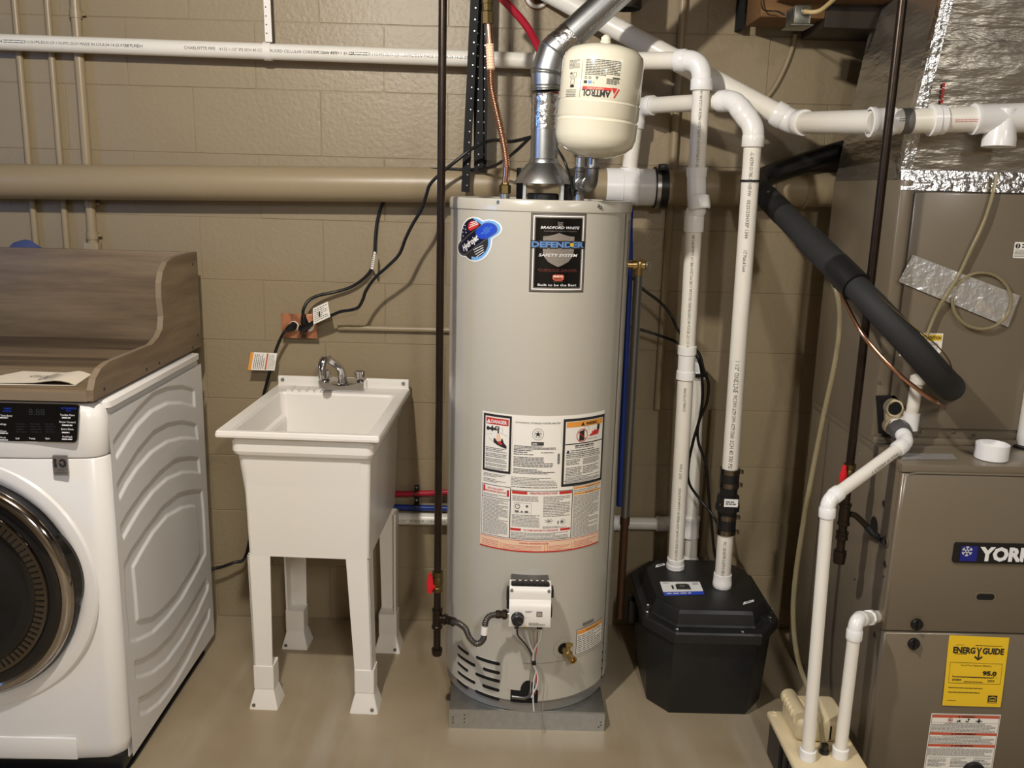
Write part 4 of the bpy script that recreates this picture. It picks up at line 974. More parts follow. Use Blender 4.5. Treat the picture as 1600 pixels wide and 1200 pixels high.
MB().tube([(tv.x + .018, 2.55, tv.z + .01), (tv.x + .03, 2.548, tv.z + .012), (tv.x + .03, 2.548, tv.z - .012), (tv.x + .018, 2.55, tv.z - .008)], .0015, m_steel, 8).build('lever_wire', r_)
dp = at(968, 965, Y=2.56)
t2 = thing('relief_discharge_pipe', 'dull metal pipe running down the right side of the water heater from its brass valve', 'pipe', (tv.x, 2.56, dp.z))
mid = V(tv.x, 2.56, tv.z - .022).lerp(V(dp.x, 2.56, dp.z), .70)
MB().cyl((tv.x, 2.56, tv.z - .020), mid, .0128, m_galvdk, n=18).build('upper_pipe', t2); MB().cyl(mid, (dp.x, 2.56, dp.z), .0126, m_copperold, n=18).build('lower_pipe', t2)
MB().lathe([(.0128, -.012), (.0152, -.012), (.0152, .012), (.0128, .012)], mid, (V(dp.x, 2.56, dp.z) - mid), m_copperold, 18).build('joint', t2)

# ------------------------------------------------------------------ vent pipe
vx = DHX; p0 = V(vx, HY, zt_ + .006); e0 = at(849, 118, Y=HY); e1 = at(966, -2, Y=HY + .01); el = at(858, 96, Y=HY)
t = thing('vent_pipe', 'galvanised flue vent rising from the water heater and bending up to the right', 'vent', p0)
zl = at(850, 150, Y=HY).z; za = at(850, 200, Y=HY).z
MB().lathe([(.0385, 0), (.0385, za - p0.z)], p0, (0, 0, 1), m_galv, 40).build('straight_section', t)
def tapeband(p, d, r, L, name='foil_tape'):
    R = random.Random(len(name)); prof = [(r + .0006 + R.uniform(0, .0012), L * i / 10) for i in range(11)]
    return MB().lathe(prof, p, d, m_foiltape, 40).build(name, t, angle=60)
tapeband(V(vx, HY, za - .004), (0, 0, 1), .0385, zl - za + .008)
dirv = (e1 - el).normalized()
elb = MB()
z1_ = at(850, 142, Y=HY).z; z2_ = at(848, 112, Y=HY).z
E0 = V(vx, HY, z1_); E1 = V(vx - .002, HY, z2_); E2 = V(vx + .012, HY, at(860, 85, Y=HY).z)
ax2 = (E2 - E1).normalized(); ax3 = dirv; E3 = E1 + ax2 * .055
elb.tube([E0, E1, E3, E3 + ax3 * .02], .042, m_galv, 40, False)
for p, d_ in ((E0 + V(0, 0, .004), V(0, 0, 1)), (E1, (ax2 + V(0, 0, 1)).normalized()), (E1 + V(0, 0, -.006), (ax2 * .5 + V(0, 0, 1)).normalized()), (E0 + V(0, 0, .012), V(0, 0, 1)), (E3, (ax2 + ax3).normalized())): elb.torus(p, d_, .0415, .0028, m_galv, 40)
elb.build('elbow', t)
LV = E3 + ax3 * .01; far = LV + ax3 * 1.0
MB().lathe([(.0395, 0), (.0395, .62)], LV, ax3, m_galv, 40).build('sloped_section', t)
tapeband(LV + ax3 * .006, ax3, .0395, .05)
sm2 = MB(); q_ = (V(.6, -.75, -.25) - ax3 * V(.6, -.75, -.25).dot(ax3)).normalized(); s2_ = ax3.cross(q_)
sm2.add([LV + ax3 * .05 + q_ * .0402 - s2_ * .003, LV + ax3 * .6 + q_ * .0402 - s2_ * .003, LV + ax3 * .6 + q_ * .0402 + s2_ * .003, LV + ax3 * .05 + q_ * .0402 + s2_ * .003], [(0, 1, 2, 3)], m_foiltape); sm2.build('lock_seam', t)

# ------------------------------------------------------------------ expansion tank
TB = at(927, 246, Y=2.30); TT = at(946, 71, Y=2.30); ax = (TT - TB).normalized(); LT = (TT - TB).length; RT = .1005
t = thing('expansion_tank', 'cream painted expansion tank with upside-down printing beside the flue vent', 'tank', TB)
k = LT
tk = MB().lathe([(.02, -.002), (.05, .004), (.078, .016), (.094, .030), (RT, .050), (RT, .335 * k - .010), (RT + .0012, .335 * k - .006), (RT - .0025, .335 * k), (RT + .0008, .335 * k + .006), (RT + .0002, .487 * k - .008), (RT + .0014, .487 * k - .005), (RT - .0025, .487 * k), (RT, .487 * k + .006), (RT, k - .042), (.096, k - .026), (.082, k - .012), (.05, k - .002), (.018, k + .002), (.0, k + .002)], TB, ax, m_cream, 72).build('tank_shell', t)
MB().lathe([(.022, -.004), (.0135, 0), (.0135, .008), (.012, .01), (.012, .018), (.006, .024), (0, .024)], TB + ax * k, ax, m_cream, 20).build('air_valve_cap', t)
MB().cyl(TB - ax * .022, TB + ax * .003, .0135, m_galv, n=18).build('tank_nipple', t)
# its print is upside down (the tank hangs inverted)
nq = V(0, -1, 0); nq = (nq - ax * nq.dot(ax)).normalized(); sq = nq.cross(ax)
if sq.x < 0: sq = -sq
def TM(u, v, h=0):                               # u to the right, v up, seen from the front
    a = u / RT; return TB + ax * v + (nq * math.cos(a) + sq * math.sin(a)) * (RT + h)
TM.step = .006
def TU(u, v, h=0): return TM(-u, -v, h)          # turned half round
def tpx(px, py):                                 # position on the shell for a spot measured on the photograph
    q = at(px, py, Y=2.20); d_ = q - TB; return math.asin(max(-1, min(1, d_.dot(sq) / RT))) * RT, d_.dot(ax)
b = MB()
a0 = tpx(910, 145); a1 = tpx(962, 150)
u0, u1 = a0[0], a1[0]; vl = tpx(935, 146)[1]
b.text(TU, 'AMTROL', -(u0 + u1 - .014) / 2, -vl, .0155, m_print, w=(u1 - u0 - .013), bold=.03, h=.001)
vr = tpx(935, 138)[1]; 
b.rect(TM, u0, vr - .004, u1 - .012, vr + .003, m_redprint, .0009, 6); b.text(TU, 'THERM-X-TROL', -(u0 + u1 - .018) / 2, -(vr - .0005), .005, m_peach, w=(u1 - u0) * .5, h=.0013)
b.poly(TM, [(u1 - .012, vr + .004), (u1 + .002, vr + .004), (u1 - .005, vr - .010)][::-1], m_redprint, .0009); b.line(TM, u1 + .007, vr + .003, u1 - .004, vr - .018, .0035, m_redprint, .0009)
vb1 = tpx(935, 118)[1]; vt1 = tpx(935, 92)[1]
b.fine(TM, u0 + .003, vb1, u1 + .008, vt1, 10, m_print, 5, .97, .42, .0008); b.rect(TM, u1 - .012, vb1 - .004, u1 + .006, vb1 - .001, m_print, .0009)
vq = tpx(935, 126)[1]; b.fine(TM, u1 - .026, vq - .006, u1 + .006, vq + .007, 4, m_print, 6, .97, .5, .0008)
for i, (uu, vv) in enumerate(((u0 + .006, vq + .006), (u0 + .016, vq + .006), (u0 + .006, vq - .004), (u0 + .017, vq - .004), (u0 + .026, vq - .005))):
    if i < 2: b.ring(TM, uu, vv, .002, .003, m_print, .0009, 14)
    elif i == 4: b.ring(TM, uu, vv, .0015, .002, m_greyprint, .0009, 14)
    else: b.rect(TM, uu - .004, vv - .003, uu + .004, vv + .003, m_print if i == 2 else m_defblue, .0009)
b.poly(TM, [(u0 + .029, vq + .009), (u0 + .037, vq + .009), (u0 + .033, vq + .002)][::-1], m_greyprint, .0009)
ul0, ul1 = tpx(890, 120)[0], tpx(906, 120)[0]
b.fine(TM, ul0, tpx(897, 104)[1], ul1, tpx(899, 90)[1], 7, m_greyprint, 8, .97, .36, .0008); b.fine(TM, ul0 - .003, tpx(896, 149)[1], ul1 - .004, tpx(896, 137)[1], 5, m_greyprint, 9, .97, .36, .0008)
va_, vb2 = tpx(896, 134)[1], tpx(896, 120)[1]; um = (ul0 + ul1) / 2 - .001
b.frame(TM, um - .006, va_, um + .006, vb2, .0007, m_print, .0009); b.poly(TM, [(um - .0055, va_ + .001), (um + .0055, va_ + .001), (um + .005, va_ + .004), (um, va_ + .008), (um - .005, va_ + .004)], m_print, .001)
for x in (um - .006, um + .006): b.frame(TM, x - .004, vb2 + .003, x + .004, vb2 + .014, .0006, m_greyprint, .0009)
b.rect(TM, um - .008, vb2 + .010, um - .004, vb2 + .014, m_print, .001)
b.rect(TM, (ul1 + u0) / 2 - .0003, tpx(905, 150)[1], (ul1 + u0) / 2 + .0003, tpx(906, 92)[1], m_greyprint, .0008)
b.build('tank_print', t, smooth=False)
# fittings between heater and tank
hx, hy = .192, 2.5
t = thing('pipe_fittings', 'grey iron tee and elbow joining the expansion tank to the heater top', 'fitting', (hx, hy, 1.526))
TZ = TB.z - .022 * ax.z; nx = TB - ax * .02; zz = 1.556
f = MB(); f.cyl((hx, hy, 1.5265), (hx, hy, 1.540), .012, m_steel, n=18); f.build('nipple', t)
f = MB(); f.lathe([(.0165, 1.532), (.018, 1.533), (.018, 1.541), (.0155, 1.543), (.0155, 1.590), (.018, 1.592), (.018, 1.602), (.0165, 1.603)], (hx, hy, 0), (0, 0, 1), m_galvdk, 24)
ez = nx.z - .045; dv_ = V(nx.x - hx, nx.y - hy, 0); dn = dv_.normalized()
f.cyl((hx, hy, ez), V(hx, hy, ez) + dn * .03, .0155, m_galvdk, n=20); f.torus(V(hx, hy, ez) + dn * .028, dn, .0155, .003, m_galvdk, 24); f.build('tee', t)
MB().cyl((hx, hy, 1.600), (hx, hy, 1.64), .0125, m_galv, n=18).build('nipple', t)
MB().cyl((hx, hy, 1.63), (hx, hy, 1.66), .017, m_galvdk, n=20).build('union', t)
MB().cyl(V(hx, hy, ez) + dn * .026, V(nx.x, nx.y, ez) - dn * .034, .0125, m_galv, n=18).build('nipple', t)
b0_ = V(nx.x, nx.y, ez) - dn * .04; pa_ = [b0_, b0_ + dn * .015]
for i in range(8):
    a = math.pi / 2 * i / 7; pa_.append(V(nx.x, nx.y, ez) + dn * (-.025 + .025 * math.sin(a)) + V(0, 0, .025 - .025 * math.cos(a)))
pa_.append(V(nx.x, nx.y, ez + .04)); e = MB().tube(pa_, .0165, m_galvdk, 22); e.torus(b0_, dn, .017, .003, m_galvdk, 24); e.torus((nx.x, nx.y, ez + .04), (0, 0, 1), .017, .003, m_galvdk, 24); e.build('elbow', t)
# ------------------------------------------------------------------ pipes, cords and fittings along the back wall
def run_print(parent, p, q, r, items, turn=0., name='pipe_print'):
    Mp = pipem(p, q, r, turn)
    for (u, s, hgt, mat) in items:
        m = MB()
        if s == '#': m.fine(Mp, u, -hgt / 2, u + .06, hgt / 2, 2, mat, int(u * 100), hf=.3, h=.0006)
        else: m.text(Mp, s, u, 0, hgt, mat, al='l', h=.0006)
        m.build(name, parent, smooth=False)

# three painted conduits with a box below
for i, (pa, pb, r, low) in enumerate((((23, 0), (45, 260), .0105, (58, 470)), ((73, 0), (95, 260), .0105, (105, 470)), ((116, 0), (137, 260), .0155, (143, 379)))):
    a = at(*pa, Y=2.948); b_ = at(*low, Y=2.948); b_.x = at(*pb, Y=2.948).x; Y_ = 2.966 - r
    a = at(*pa, Y=Y_); x = (a.x + at(*pb, Y=Y_).x) / 2; zl_ = at(*low, Y=Y_).z if i == 2 else 1.2
    lab = ('leftmost of three thin painted conduits running down the wall above the washer', 'middle one of three painted conduits on the wall above the washer', 'thickest and rightmost painted conduit above the washer, ending in a small box')[i]
    t = thing('wall_conduit', lab, 'conduit', (x, Y_, zl_), 'painted wall conduits'); MB().cyl((x, Y_, zl_), (x, Y_, 2.44), r, m_tanpipe, n=18).build('conduit_tube', t)
    if i == 2:
        for z in (2.035, at(140, 318, Y=Y_).z, at(143, 368, Y=Y_).z):
            MB().cyl((x, Y_, z - .012), (x, Y_, z + .012), r + .003, m_tanpipe, n=18).build('conduit_clamp', t)
            MB().cyl((x + r + .002, Y_ + .004, z), (x + r + .014, Y_ + .004, z), .005, m_tanpipe, n=10).build('clamp_screw', t)
        MB().box((x - .024, 2.93, zl_ - .10), (x + .024, 2.967, zl_ + .001), m_tanpipe, .004).build('conduit_box', t)
# thin painted raceway and box edges
z = at(600, 514, Y=2.955).z; t = tag(MB().cyl((at(528, 512, Y=2.955).x, 2.957, z), (.30, 2.957, z + .004), .0095, m_tanpipe, n=14).build('wall_raceway', loc=(-.3, 2.957, z)), 'tan painted conduit running along the wall right of the copper outlet plate', 'conduit')
for k, (px, y0, y1, r) in enumerate(((1064, -5, 640, .0125), (1106, 640, 870, .009))):
    x = at(px, (max(y0, 0) + y1) / 2 if k else 60, Y=2.955).x; zt, zb = at(px, y0, Y=2.955).z, at(px, y1, Y=2.955).z
    tag(MB().cyl((x, 2.955, zb), (x, 2.955, zt if k else 2.44), r, m_tanpipe, n=14).build('wall_conduit', loc=(x, 2.955, zb)), ('painted vertical conduit on the wall behind the white elbows', 'short painted conduit low on the wall behind the sump pipes')[k], 'conduit')
cw = [(1243, 52, 2.95), (1240, 68, 2.962), (1232, 92, 2.962), (1222, 115, 2.962), (1208, 140, 2.962), (1185, 168, 2.962), (1160, 196, 2.962)]
tag(MB().tube(spline(pts(cw), 6), .0075, m_tanpipe, 10).build('painted_cable', loc=at(1160, 196, Y=2.96)), 'tan painted cable curving down the wall under the timber', 'cable')

# white pipe along the wall, bending out to the sump basin
a, b_ = at(-40, 64.2, Y=2.91), at(868, 96.5, Y=2.91); R15 = .0242
t = thing('drain_pipe', 'long white drain pipe crossing the wall, then dropping into the left of the black basin', 'pipe', (a + b_) / 2)
a = a + (a - b_).normalized() * .7
pipe(t, a, b_, R15, m_pvc)
c_ = at(1098, 94, Y=2.63); dn_ = V(c_.x, 2.69, .36)
e1_, s1, s2 = elbow(t, a, b_, c_, R15, m_pvcfit, .04)
bot = at(1055, 890, Y=2.70); top = c_
e2_, s3, s4 = elbow(t, b_, c_, bot, R15 + .0008, m_pvcfit, .052, .028)
pipe(t, s2, s3, R15, m_pvc)
dd = (bot - c_).normalized()
def along(py): return min((c_ + dd * (k * .002) for k in range(900)), key=lambda p: abs(pxy(p)[1] - py))
def pxy(p):
    q = Vector(p) - CAM; zc = q.dot(_f); return 800 + F_PX * q.dot(_r) / zc, 600 + F_PX * q.dot(_d) / zc
w1_, w2_ = along(268), along(362)
pipe(t, s4, w1_, R15, m_pvc); pipe(t, w2_, bot, R15, m_pvc)
# offset wye body: upper socket, bent throat, lower socket
wy = MB(); L_ = (w2_ - w1_); off = V(.008, -.012, 0)
wy.lathe([(R15, -.012), (R15 * 1.22, -.012), (R15 * 1.22, .014), (R15 * 1.1, .018)], w1_, dd, m_pvcfit, 24)
wy.tube(spline([w1_ + dd * .012, w1_ + L_ * .38 + off * .3, w1_ + L_ * .62 + off * .6, w2_ - dd * .05, w2_ - dd * .005], 5), R15 * 1.13, m_pvcfit, 24)
wy.lathe([(R15 * 1.1, 0), (R15 * 1.3, .002), (R15 * 1.3, .034), (R15 * 1.24, .036), (R15 * 1.1, .04)], w1_ + L_ * .42 + off * .8, (dd + V(.12, -.35, 0)).normalized(), m_pvcfit, 28)
wy.lathe([(R15 * 1.15, 0), (R15 * 1.2, .004), (R15 * 1.2, .046), (R15, .047)], w2_ - dd * .046, dd, m_pvcfit, 24)
wy.build('wye_fitting', t)
k1, k2 = along(547), along(586)
m = MB(); m.lathe([(R15, -.014), (R15 * 1.18, -.013), (R15 * 1.18, .012), (R15 * 1.07, .015)], k1, dd, m_pvcfit, 24); m.lathe([(R15 * 1.07, -.015), (R15 * 1.18, -.012), (R15 * 1.22, .012), (R15, .014)], k2, dd, m_pvcfit, 24)
m.cyl(k1, k2, R15 * 1.07, m_pvcfit); m.build('repair_coupling', t)
MB().lathe([(R15, 0), (R15 * 1.17, .001), (R15 * 1.17, .018), (R15 * 1.25, .020), (R15 * 1.25, .034), (R15 * 1.12, .036), (R15 * 1.1, .044), (R15, .044)], bot - dd * .042, dd, m_pvcfit, 10).build('inlet_adapter', t)
ua = [(at(x, 62, Y=2.91) - a).dot((b_ - a).normalized()) for x in (10, 38, 165, 178, 268, 290, 345, 490, 545, 575, 700, 770)]
def uo(px): return (at(px, 64 + px * .036, Y=2.91) - a).dot((b_ - a).normalized())
run_print(t, a, b_, R15, [(uo(-30), 'ASTM F 891-24', .009, m_print), (uo(12), '#', .012, m_print), (uo(40), 'CP-110-FPS-DUV-CP-110-FPC-DUV MADE IN U.S.A.04-14-25 07:51 PLNC', .0085, m_print), (uo(200), 'EXT. F DH', .009, m_print),
    (uo(292), 'CHARLOTTE PIPE', .009, m_print), (uo(347), '6112 1-1/2" IPS SCH 40 COEXTRUDED CELLULAR CORE PVC-DUV PIPE', .0085, m_print), (uo(492), 'U.P. Code ASTM F 891-24', .0085, m_print), (uo(547), '#', .012, m_print), (uo(574), 'CP-110-FPS-DUV-CP-110-FPC-DUV MADE IN U.S.A.04-14-25 07:51 PLNC', .0085, m_print)], -.15)
def vprint(parent, p, q, r, items, turn, flip=1):
    d_ = (Vector(q) - Vector(p)).normalized(); Mp = pipem(p, q, r, turn)
    for (pp, s, hgt, mat, pe) in items: MB().text(Mp, s, (pp - Vector(p)).dot(d_), 0, hgt, mat, w=(pe - pp).length, al='l', h=.0006).build('pipe_print', parent, smooth=False)
vprint(t, bot, c_, R15, [(along(262), 'CP-110-FPS-DUV-CP-110-FPC-DUV MADE IN U.S.A.04-14-25 07', .0078, m_print, along(130)), (along(540), '6112 1-1/2" IPS SCH 40 COEXTRUDED CELLULAR CORE PVC-DUV PIPE U.P. Code ASTM F 891', .0078, m_print, along(366)), (along(640), 'CHARLOTTE PIPE', .0078, m_print, along(603)), (along(873), 'CP-110-FPS-DUV-CP-110-FPC-DUV MADE IN U.S.A.04-14-25 PLNC', .0078, m_print, along(758)), (along(744), 'EXT. F DH', .0078, m_print, along(722))], .18)
hs = at(417, 80, Y=2.91)
t = thing('hanger_strap', 'white perforated hanger strap holding up the white pipe on the wall', 'strap', hs)
h = MB(); top_ = at(414, -10, Y=2.885); bt = at(419, 62, Y=2.885)
h.tube([(hs.x + .004, 2.91 - .029 * math.cos(a_), hs.z - .001 + .030 * math.sin(a_)) for a_ in [math.radians(x) for x in range(-200, 75, 12)]], .0025, m_plastic, 8)
lp = MB(); w_ = .0115
lp.loft([[V(hs.x - w_ + .004, 2.91 - rr_ * math.cos(a_), hs.z + rr_ * math.sin(a_)) for rr_ in (.0255, .028)] + [V(hs.x + w_ + .004, 2.91 - rr_ * math.cos(a_), hs.z + rr_ * math.sin(a_)) for rr_ in (.028, .0255)] for a_ in [math.radians(x) for x in range(-190, 92, 9)]], m_plastic)
lp.build('loop', t)
st_ = MB(); st_.loft([[V(top_.x - .010, 2.884, 2.44), V(top_.x + .010, 2.884, 2.44), V(top_.x + .010, 2.888, 2.44), V(top_.x - .010, 2.888, 2.44)], [V(bt.x - .009, 2.884, hs.z + .024), V(bt.x + .012, 2.884, hs.z + .024), V(bt.x + .012, 2.888, hs.z + .024), V(bt.x - .009, 2.888, hs.z + .024)]], m_plastic); st_.build('strap_band', t)
for py in (11, 25, 38.5, 52): q = at(414.5 + py * .045, py, Y=2.8838); MB().cyl(q, q + V(0, -.0006, 0), .0022, m_print, n=10).build('strap_hole', t)

# big painted drain
bz0, bz1 = at(0, 285, Y=2.898), at(1300, 297.5, Y=2.898); RB4 = .0545
t = thing('main_drain_pipe', 'wide tan painted drain pipe running the length of the back wall behind the water heater', 'pipe', (0, 2.898, bz0.z))
dx_ = (bz1 - bz0) / (bz1.x - bz0.x); P0 = bz0 + dx_ * -1.6; P1 = bz1 + dx_ * .9
tx0, tx1 = at(946, 291, Y=2.898), at(1024, 293, Y=2.898)
pipe(t, P0, tx0, RB4, m_tanpipe, n=36); pipe(t, tx1, P1, RB4, m_tanpipe, n=36)
ty = MB(); ty.cyl(tx0, tx1, RB4 + .003, m_pvcfit, n=36); ty.torus(tx0.lerp(tx1, .32), dx_, RB4 + .003, .002, m_pvcfit, 36); ty.torus(tx0.lerp(tx1, .64), dx_, RB4 + .003, .002, m_pvcfit, 36)
vb_ = at(984, 262, Y=2.898); ty.lathe([(.036, -.07), (.034, -.02), (.031, 0), (.031, .028), (.0245, .028)], (vb_.x, 2.898, bz0.z + .07), (0, 0, 1), m_pvcfit, 28); ty.build('white_tee', t)['label'] = 'white plastic tee'
cp = MB(); cp.cyl(tx1 - dx_ * .006, tx1 + dx_ * .035, RB4 + .010, m_black, n=36); cp.build('rubber_coupling', t)
MB().cyl(tx1 - dx_ * .002, tx1 + dx_ * .010, RB4 + .0115, m_steel, n=36).build('band_clamp', t)
q = tx1 + dx_ * .012; MB().box((q.x - .012, 2.84, q.z + .052), (q.x + .014, 2.872, q.z + .072), m_black, .003).build('clamp_lug', t)
for px in (1206, 1256): q = at(px, 296, Y=2.898); MB().torus((q.x, 2.898, bz0.z + dx_.z * (q.x - bz0.x)), dx_, RB4, .004, m_tanpipe, 36).build('hub_ridge', t)

# second white line: from the drain tee up, over and down through the check valve
A0 = V(vb_.x, 2.898, bz0.z + .098); A1 = at(1001, 166, Y=2.895); A1.x = at(996, 166, Y=2.9).x; A1.y = 2.898; B1 = at(1147, 157, Y=2.60); C1 = at(1178, 198, Y=2.55); D1_ = at(1128, 917, Y=2.57)
t = thing('sump_discharge_pipe', 'white pipe with black check valve rising from the right side of the black basin lid', 'pipe', D1_)
pu, sa, sb = elbow(t, A0, A1, B1, R15, m_pvcfit, .042, .026)
pipe(t, A0 - V(0, 0, .0), sa, R15, m_pvc)
_, sc_1, sd_1 = elbow(t, A1, B1, C1, R15, m_pvcfit, .026, .026, fat=1.2, collar=1.26)
pipe(t, sb, sc_1, R15, m_pvc)
_, se, sf = elbow(t, B1, C1, D1_, R15, m_pvcfit, .026, .028, fat=1.2, collar=1.26)
d2 = (D1_ - C1).normalized()
def along2(py): return min((C1 + d2 * (k * .002) for k in range(900)), key=lambda p: abs(pxy(p)[1] - py))
v0_, v1_ = along2(738), along2(825)
R2 = .0242
pipe(t, sf, v0_, R2, m_pvc); pipe(t, v1_, D1_, R2, m_pvc)
for a_, b2, kname in ((along2(731), along2(762), 'rubber_sleeve'), (along2(800), along2(832), 'rubber_sleeve')):
    MB().lathe([(R2, 0), (R2 + .0045, .0), (R2 + .0045, (b2 - a_).length), (R2, (b2 - a_).length)], a_, d2, m_black, 28).build(kname, t)
for py in (735, 756, 806, 829):
    q = along2(py); b = MB().lathe([(R2 + .0045, -.008), (R2 + .006, -.0075), (R2 + .006, .0075), (R2 + .0045, .008)], q, d2, m_dkchrome, 28).build('hose_clamp', t)
    MB().box((q.x + R2 + .002, q.y - .014, q.z - .006), (q.x + R2 + .014, q.y - .002, q.z + .006), m_dkchrome, .002).build('clamp_screw', b)
q0, q1 = along2(760), along2(802); LL = (q1 - q0).length
ck = MB().lathe([(R2 + .003, 0), (R2 + .003, .3 * LL), (R2 + .010, .34 * LL), (R2 + .010, .62 * LL), (R2 + .013, .64 * LL), (R2 + .013, .84 * LL), (R2 + .004, .86 * LL), (R2 + .004, LL)], q0, d2, m_black, 10).build('check_valve', t, angle=25)
q = along2(779); LMp = plane(q + V(0, -R2 - .0135, 0), (1, 0, -.02), (0, 0, 1)); lb = MB(); lb.rect(LMp, -.021, -.013, .021, .012, m_whitepr, 0); lb.fine(LMp, -.016, -.007, .016, .006, 2, m_print, 3, hf=.5, h=.0004); lb.build('valve_label', ck, smooth=False)
for dx2 in (-.028, .028): MB().cyl(along2(786) + V(dx2, -.022, 0), along2(786) + V(dx2, -.022, .006), .0035, m_brass, n=8).build('valve_bolt', ck)
MB().lathe([(R2, 0), (R2 * 1.18, .001), (R2 * 1.18, .024), (R2 * 1.24, .026), (R2 * 1.24, .038), (R2 * 1.16, .040), (R2 * 1.16, .048), (R2, .048)], D1_ - d2 * .046, d2, m_pvcfit, 10).build('inlet_adapter', t)
vprint(t, C1, D1_, R2, [(along2(238), '-G ASTM D1785-21 NSF-PW', .0095, m_print, along2(306)), (along2(312), '0525/23HXEP 1344', .0095, m_print, along2(372)), (along2(390), '1/2" Made & Cured', .0095, m_print, along2(424)), (along2(562), '1 1/2"', .0115, m_print, along2(577)), (along2(580), 'ONE/LINE', .0135, m_print, along2(611)), (along2(615), 'PVC DWV ASTM DWV ASTM D2665', .0115, m_print, along2(682)), (along2(685), 'SCH 40 330 PSI', .0120, m_print, along2(728)), (along2(842), 'PVC 1120 NSF-PW-G ASTM D1785-21', .0095, m_print, along2(895))], -.25)
zt_p = along2(283); MB().lathe([(R2 + .0005, -.003), (R2 + .003, -.003), (R2 + .003, .003), (R2 + .0005, .003)], zt_p, d2, m_black, 24).build('zip_tie', t)

# vent riser behind, low white line
vt_, vbm = at(1091, 566, Y=2.88), at(1079, 872, Y=2.88); RV = .0215
t = thing('basin_vent_pipe', 'white vent pipe standing behind the sump pipes with an elbow on top', 'pipe', vbm)
_, s_a, s_b = elbow(t, vbm, V(vt_.x, 2.88, vt_.z), V(vt_.x - .3, 2.90, vt_.z + .02), RV, m_pvcfit, .034, .02)
cpl = at(1080, 823, Y=2.88); pipe(t, s_a, vbm, RV, m_pvc)
coupling(t, cpl, (0, 0, 1), RV, m_pvcfit, .075)
MB().cyl(at(1093, 587, Y=2.87), at(1093, 582, Y=2.87), .028, m_black).build('tie_strap', t)
vj = MB().lathe([(RV * 1.5, -.03), (RV * 1.5, .0), (RV * 1.25, .012), (RV, .02)], (vbm.x, 2.88, vbm.z - .012), (0, 0, 1), m_pvcfit, 24); vj.build('bottom_hub', t)
l0, l1 = at(560, 809, Y=2.935), at(1052, 819, Y=2.935)
t = thing('low_wall_pipe', 'white plastic pipe running low along the wall behind sink and water heater', 'pipe', (l0 + l1) / 2)
pipe(t, l0, l1, .0215, m_pvc); coupling(t, at(1036, 818.5, Y=2.935), l1 - l0, .0215, m_pvcfit, .05); coupling(t, at(964, 817, Y=2.935), l1 - l0, .0215, m_pvcfit, .03)
run_print(t, l0, l1, .0215, [(.14, '6112 1" IPS SCH 40 COEXTRUDED CELLULAR CORE', .0085, m_print)], -.1)
for nm, y, mat, lb in (('hot_water_line', 771, m_pexred, 'red plastic water tube clamped to the wall right of the sink'), ('cold_water_line', 792, m_pexblue, 'blue plastic water tube clamped to the wall right of the sink')):
    P_ = [(560, y - 2, 2.945), (620, y + .5, 2.945), (660, y + (0 if y < 780 else 1.5), 2.94), (720, y - 2 + (5 if y > 780 else 0), 2.93), (800, y + 4, 2.94)]
    tag(MB().tube(spline(pts(P_), 6), .0105, mat, 12).build(nm, loc=at(650, y, Y=2.94)), lb, 'water line')
q = at(650, 781, Y=2.93); t = thing('tube_clamp', 'black clamp bracket holding the red and blue tubes on the wall', 'clamp', (q.x, 2.965, q.z - .03))
MB().box((q.x - .0075, 2.957, q.z - .042), (q.x + .0075, 2.9675, q.z + .042), m_black, .002).build('back_strip', t)
for y in (771, 792): z = at(650, y, Y=2.945).z; MB().lathe([(.0108, -.0075), (.0135, -.0075), (.0135, .0075), (.0108, .0075)], (q.x, 2.945, z), (1, 0, 0), m_black, 16).build('clip_loop', t)
for y in (762, 781.5): z = at(650, y, Y=2.955).z; MB().cyl((q.x, 2.957, z), (q.x, 2.954, z), .004, m_screw, n=10).build('screw', t)
# blue riser behind the heater
tag(MB().tube(spline(pts([(984, 326, 2.80), (983, 350, 2.78), (983, 420, 2.78), (979, 520, 2.78), (974, 640, 2.78), (968, 790, 2.80)]), 6), .0112, m_pexblue, 12).build('cold_water_riser', loc=at(975, 640, Y=2.78)), 'blue plastic water tube rising behind the right edge of the water heater', 'water line')

# flexible copper connector
ct = at(760, 4, Y=2.50); cb_ = V(-.012, 2.5, 1.527)
t = thing('flexible_water_connector', 'corrugated copper water connector with brass nuts feeding the water heater', 'connector', cb_)
P_ = spline(pts([(767, 108, 2.5), (768, 135, 2.5), (774, 165, 2.5), (782, 200, 2.5), (789, 235, 2.5), (792, 262, 2.5)]), 14)
Q = resample(P_, .0016); MB().tube(Q, [.0105 if (i % 4) < 2 else .0082 for i in range(len(Q))], m_copper, 16).build('corrugated_hose', t, angle=60)
MB().tube(pts([(763, 36, 2.5), (764, 56, 2.5), (765.5, 72, 2.5)]), .0102, m_copper, 18).build('upper_tail', t)
wrp = pts([(765, 69, 2.5), (767, 109, 2.5)]); wl = []
Q = resample([wrp[0], wrp[1]], .0012); MB().tube(Q, [.0112 if (i % 6) < 4 else .0100 for i in range(len(Q))], m_peach, 16).build('paper_wrap', t)
MB().tube([at(792, 258, Y=2.5), at(791, 274, Y=2.5), V(cb_.x, 2.5, 1.552)], .0095, m_copper, 16).build('lower_tail', t)
MB().lathe([(.0135, 0), (.0165, .001), (.0165, .022), (.012, .025), (.0105, .030)], cb_, (0, 0, 1), m_dullbrass, 6).build('lower_nut', t, angle=20)
n0 = at(762, 38, Y=2.5); MB().lathe([(.0115, 0), (.0165, .001), (.0165, .030), (.0135, .033), (.0135, .050), (.0155, .051), (.0155, .060), (.011, .062)], n0, (-.03, 0, 1), m_dullbrass, 8).build('upper_nut', t, angle=20)
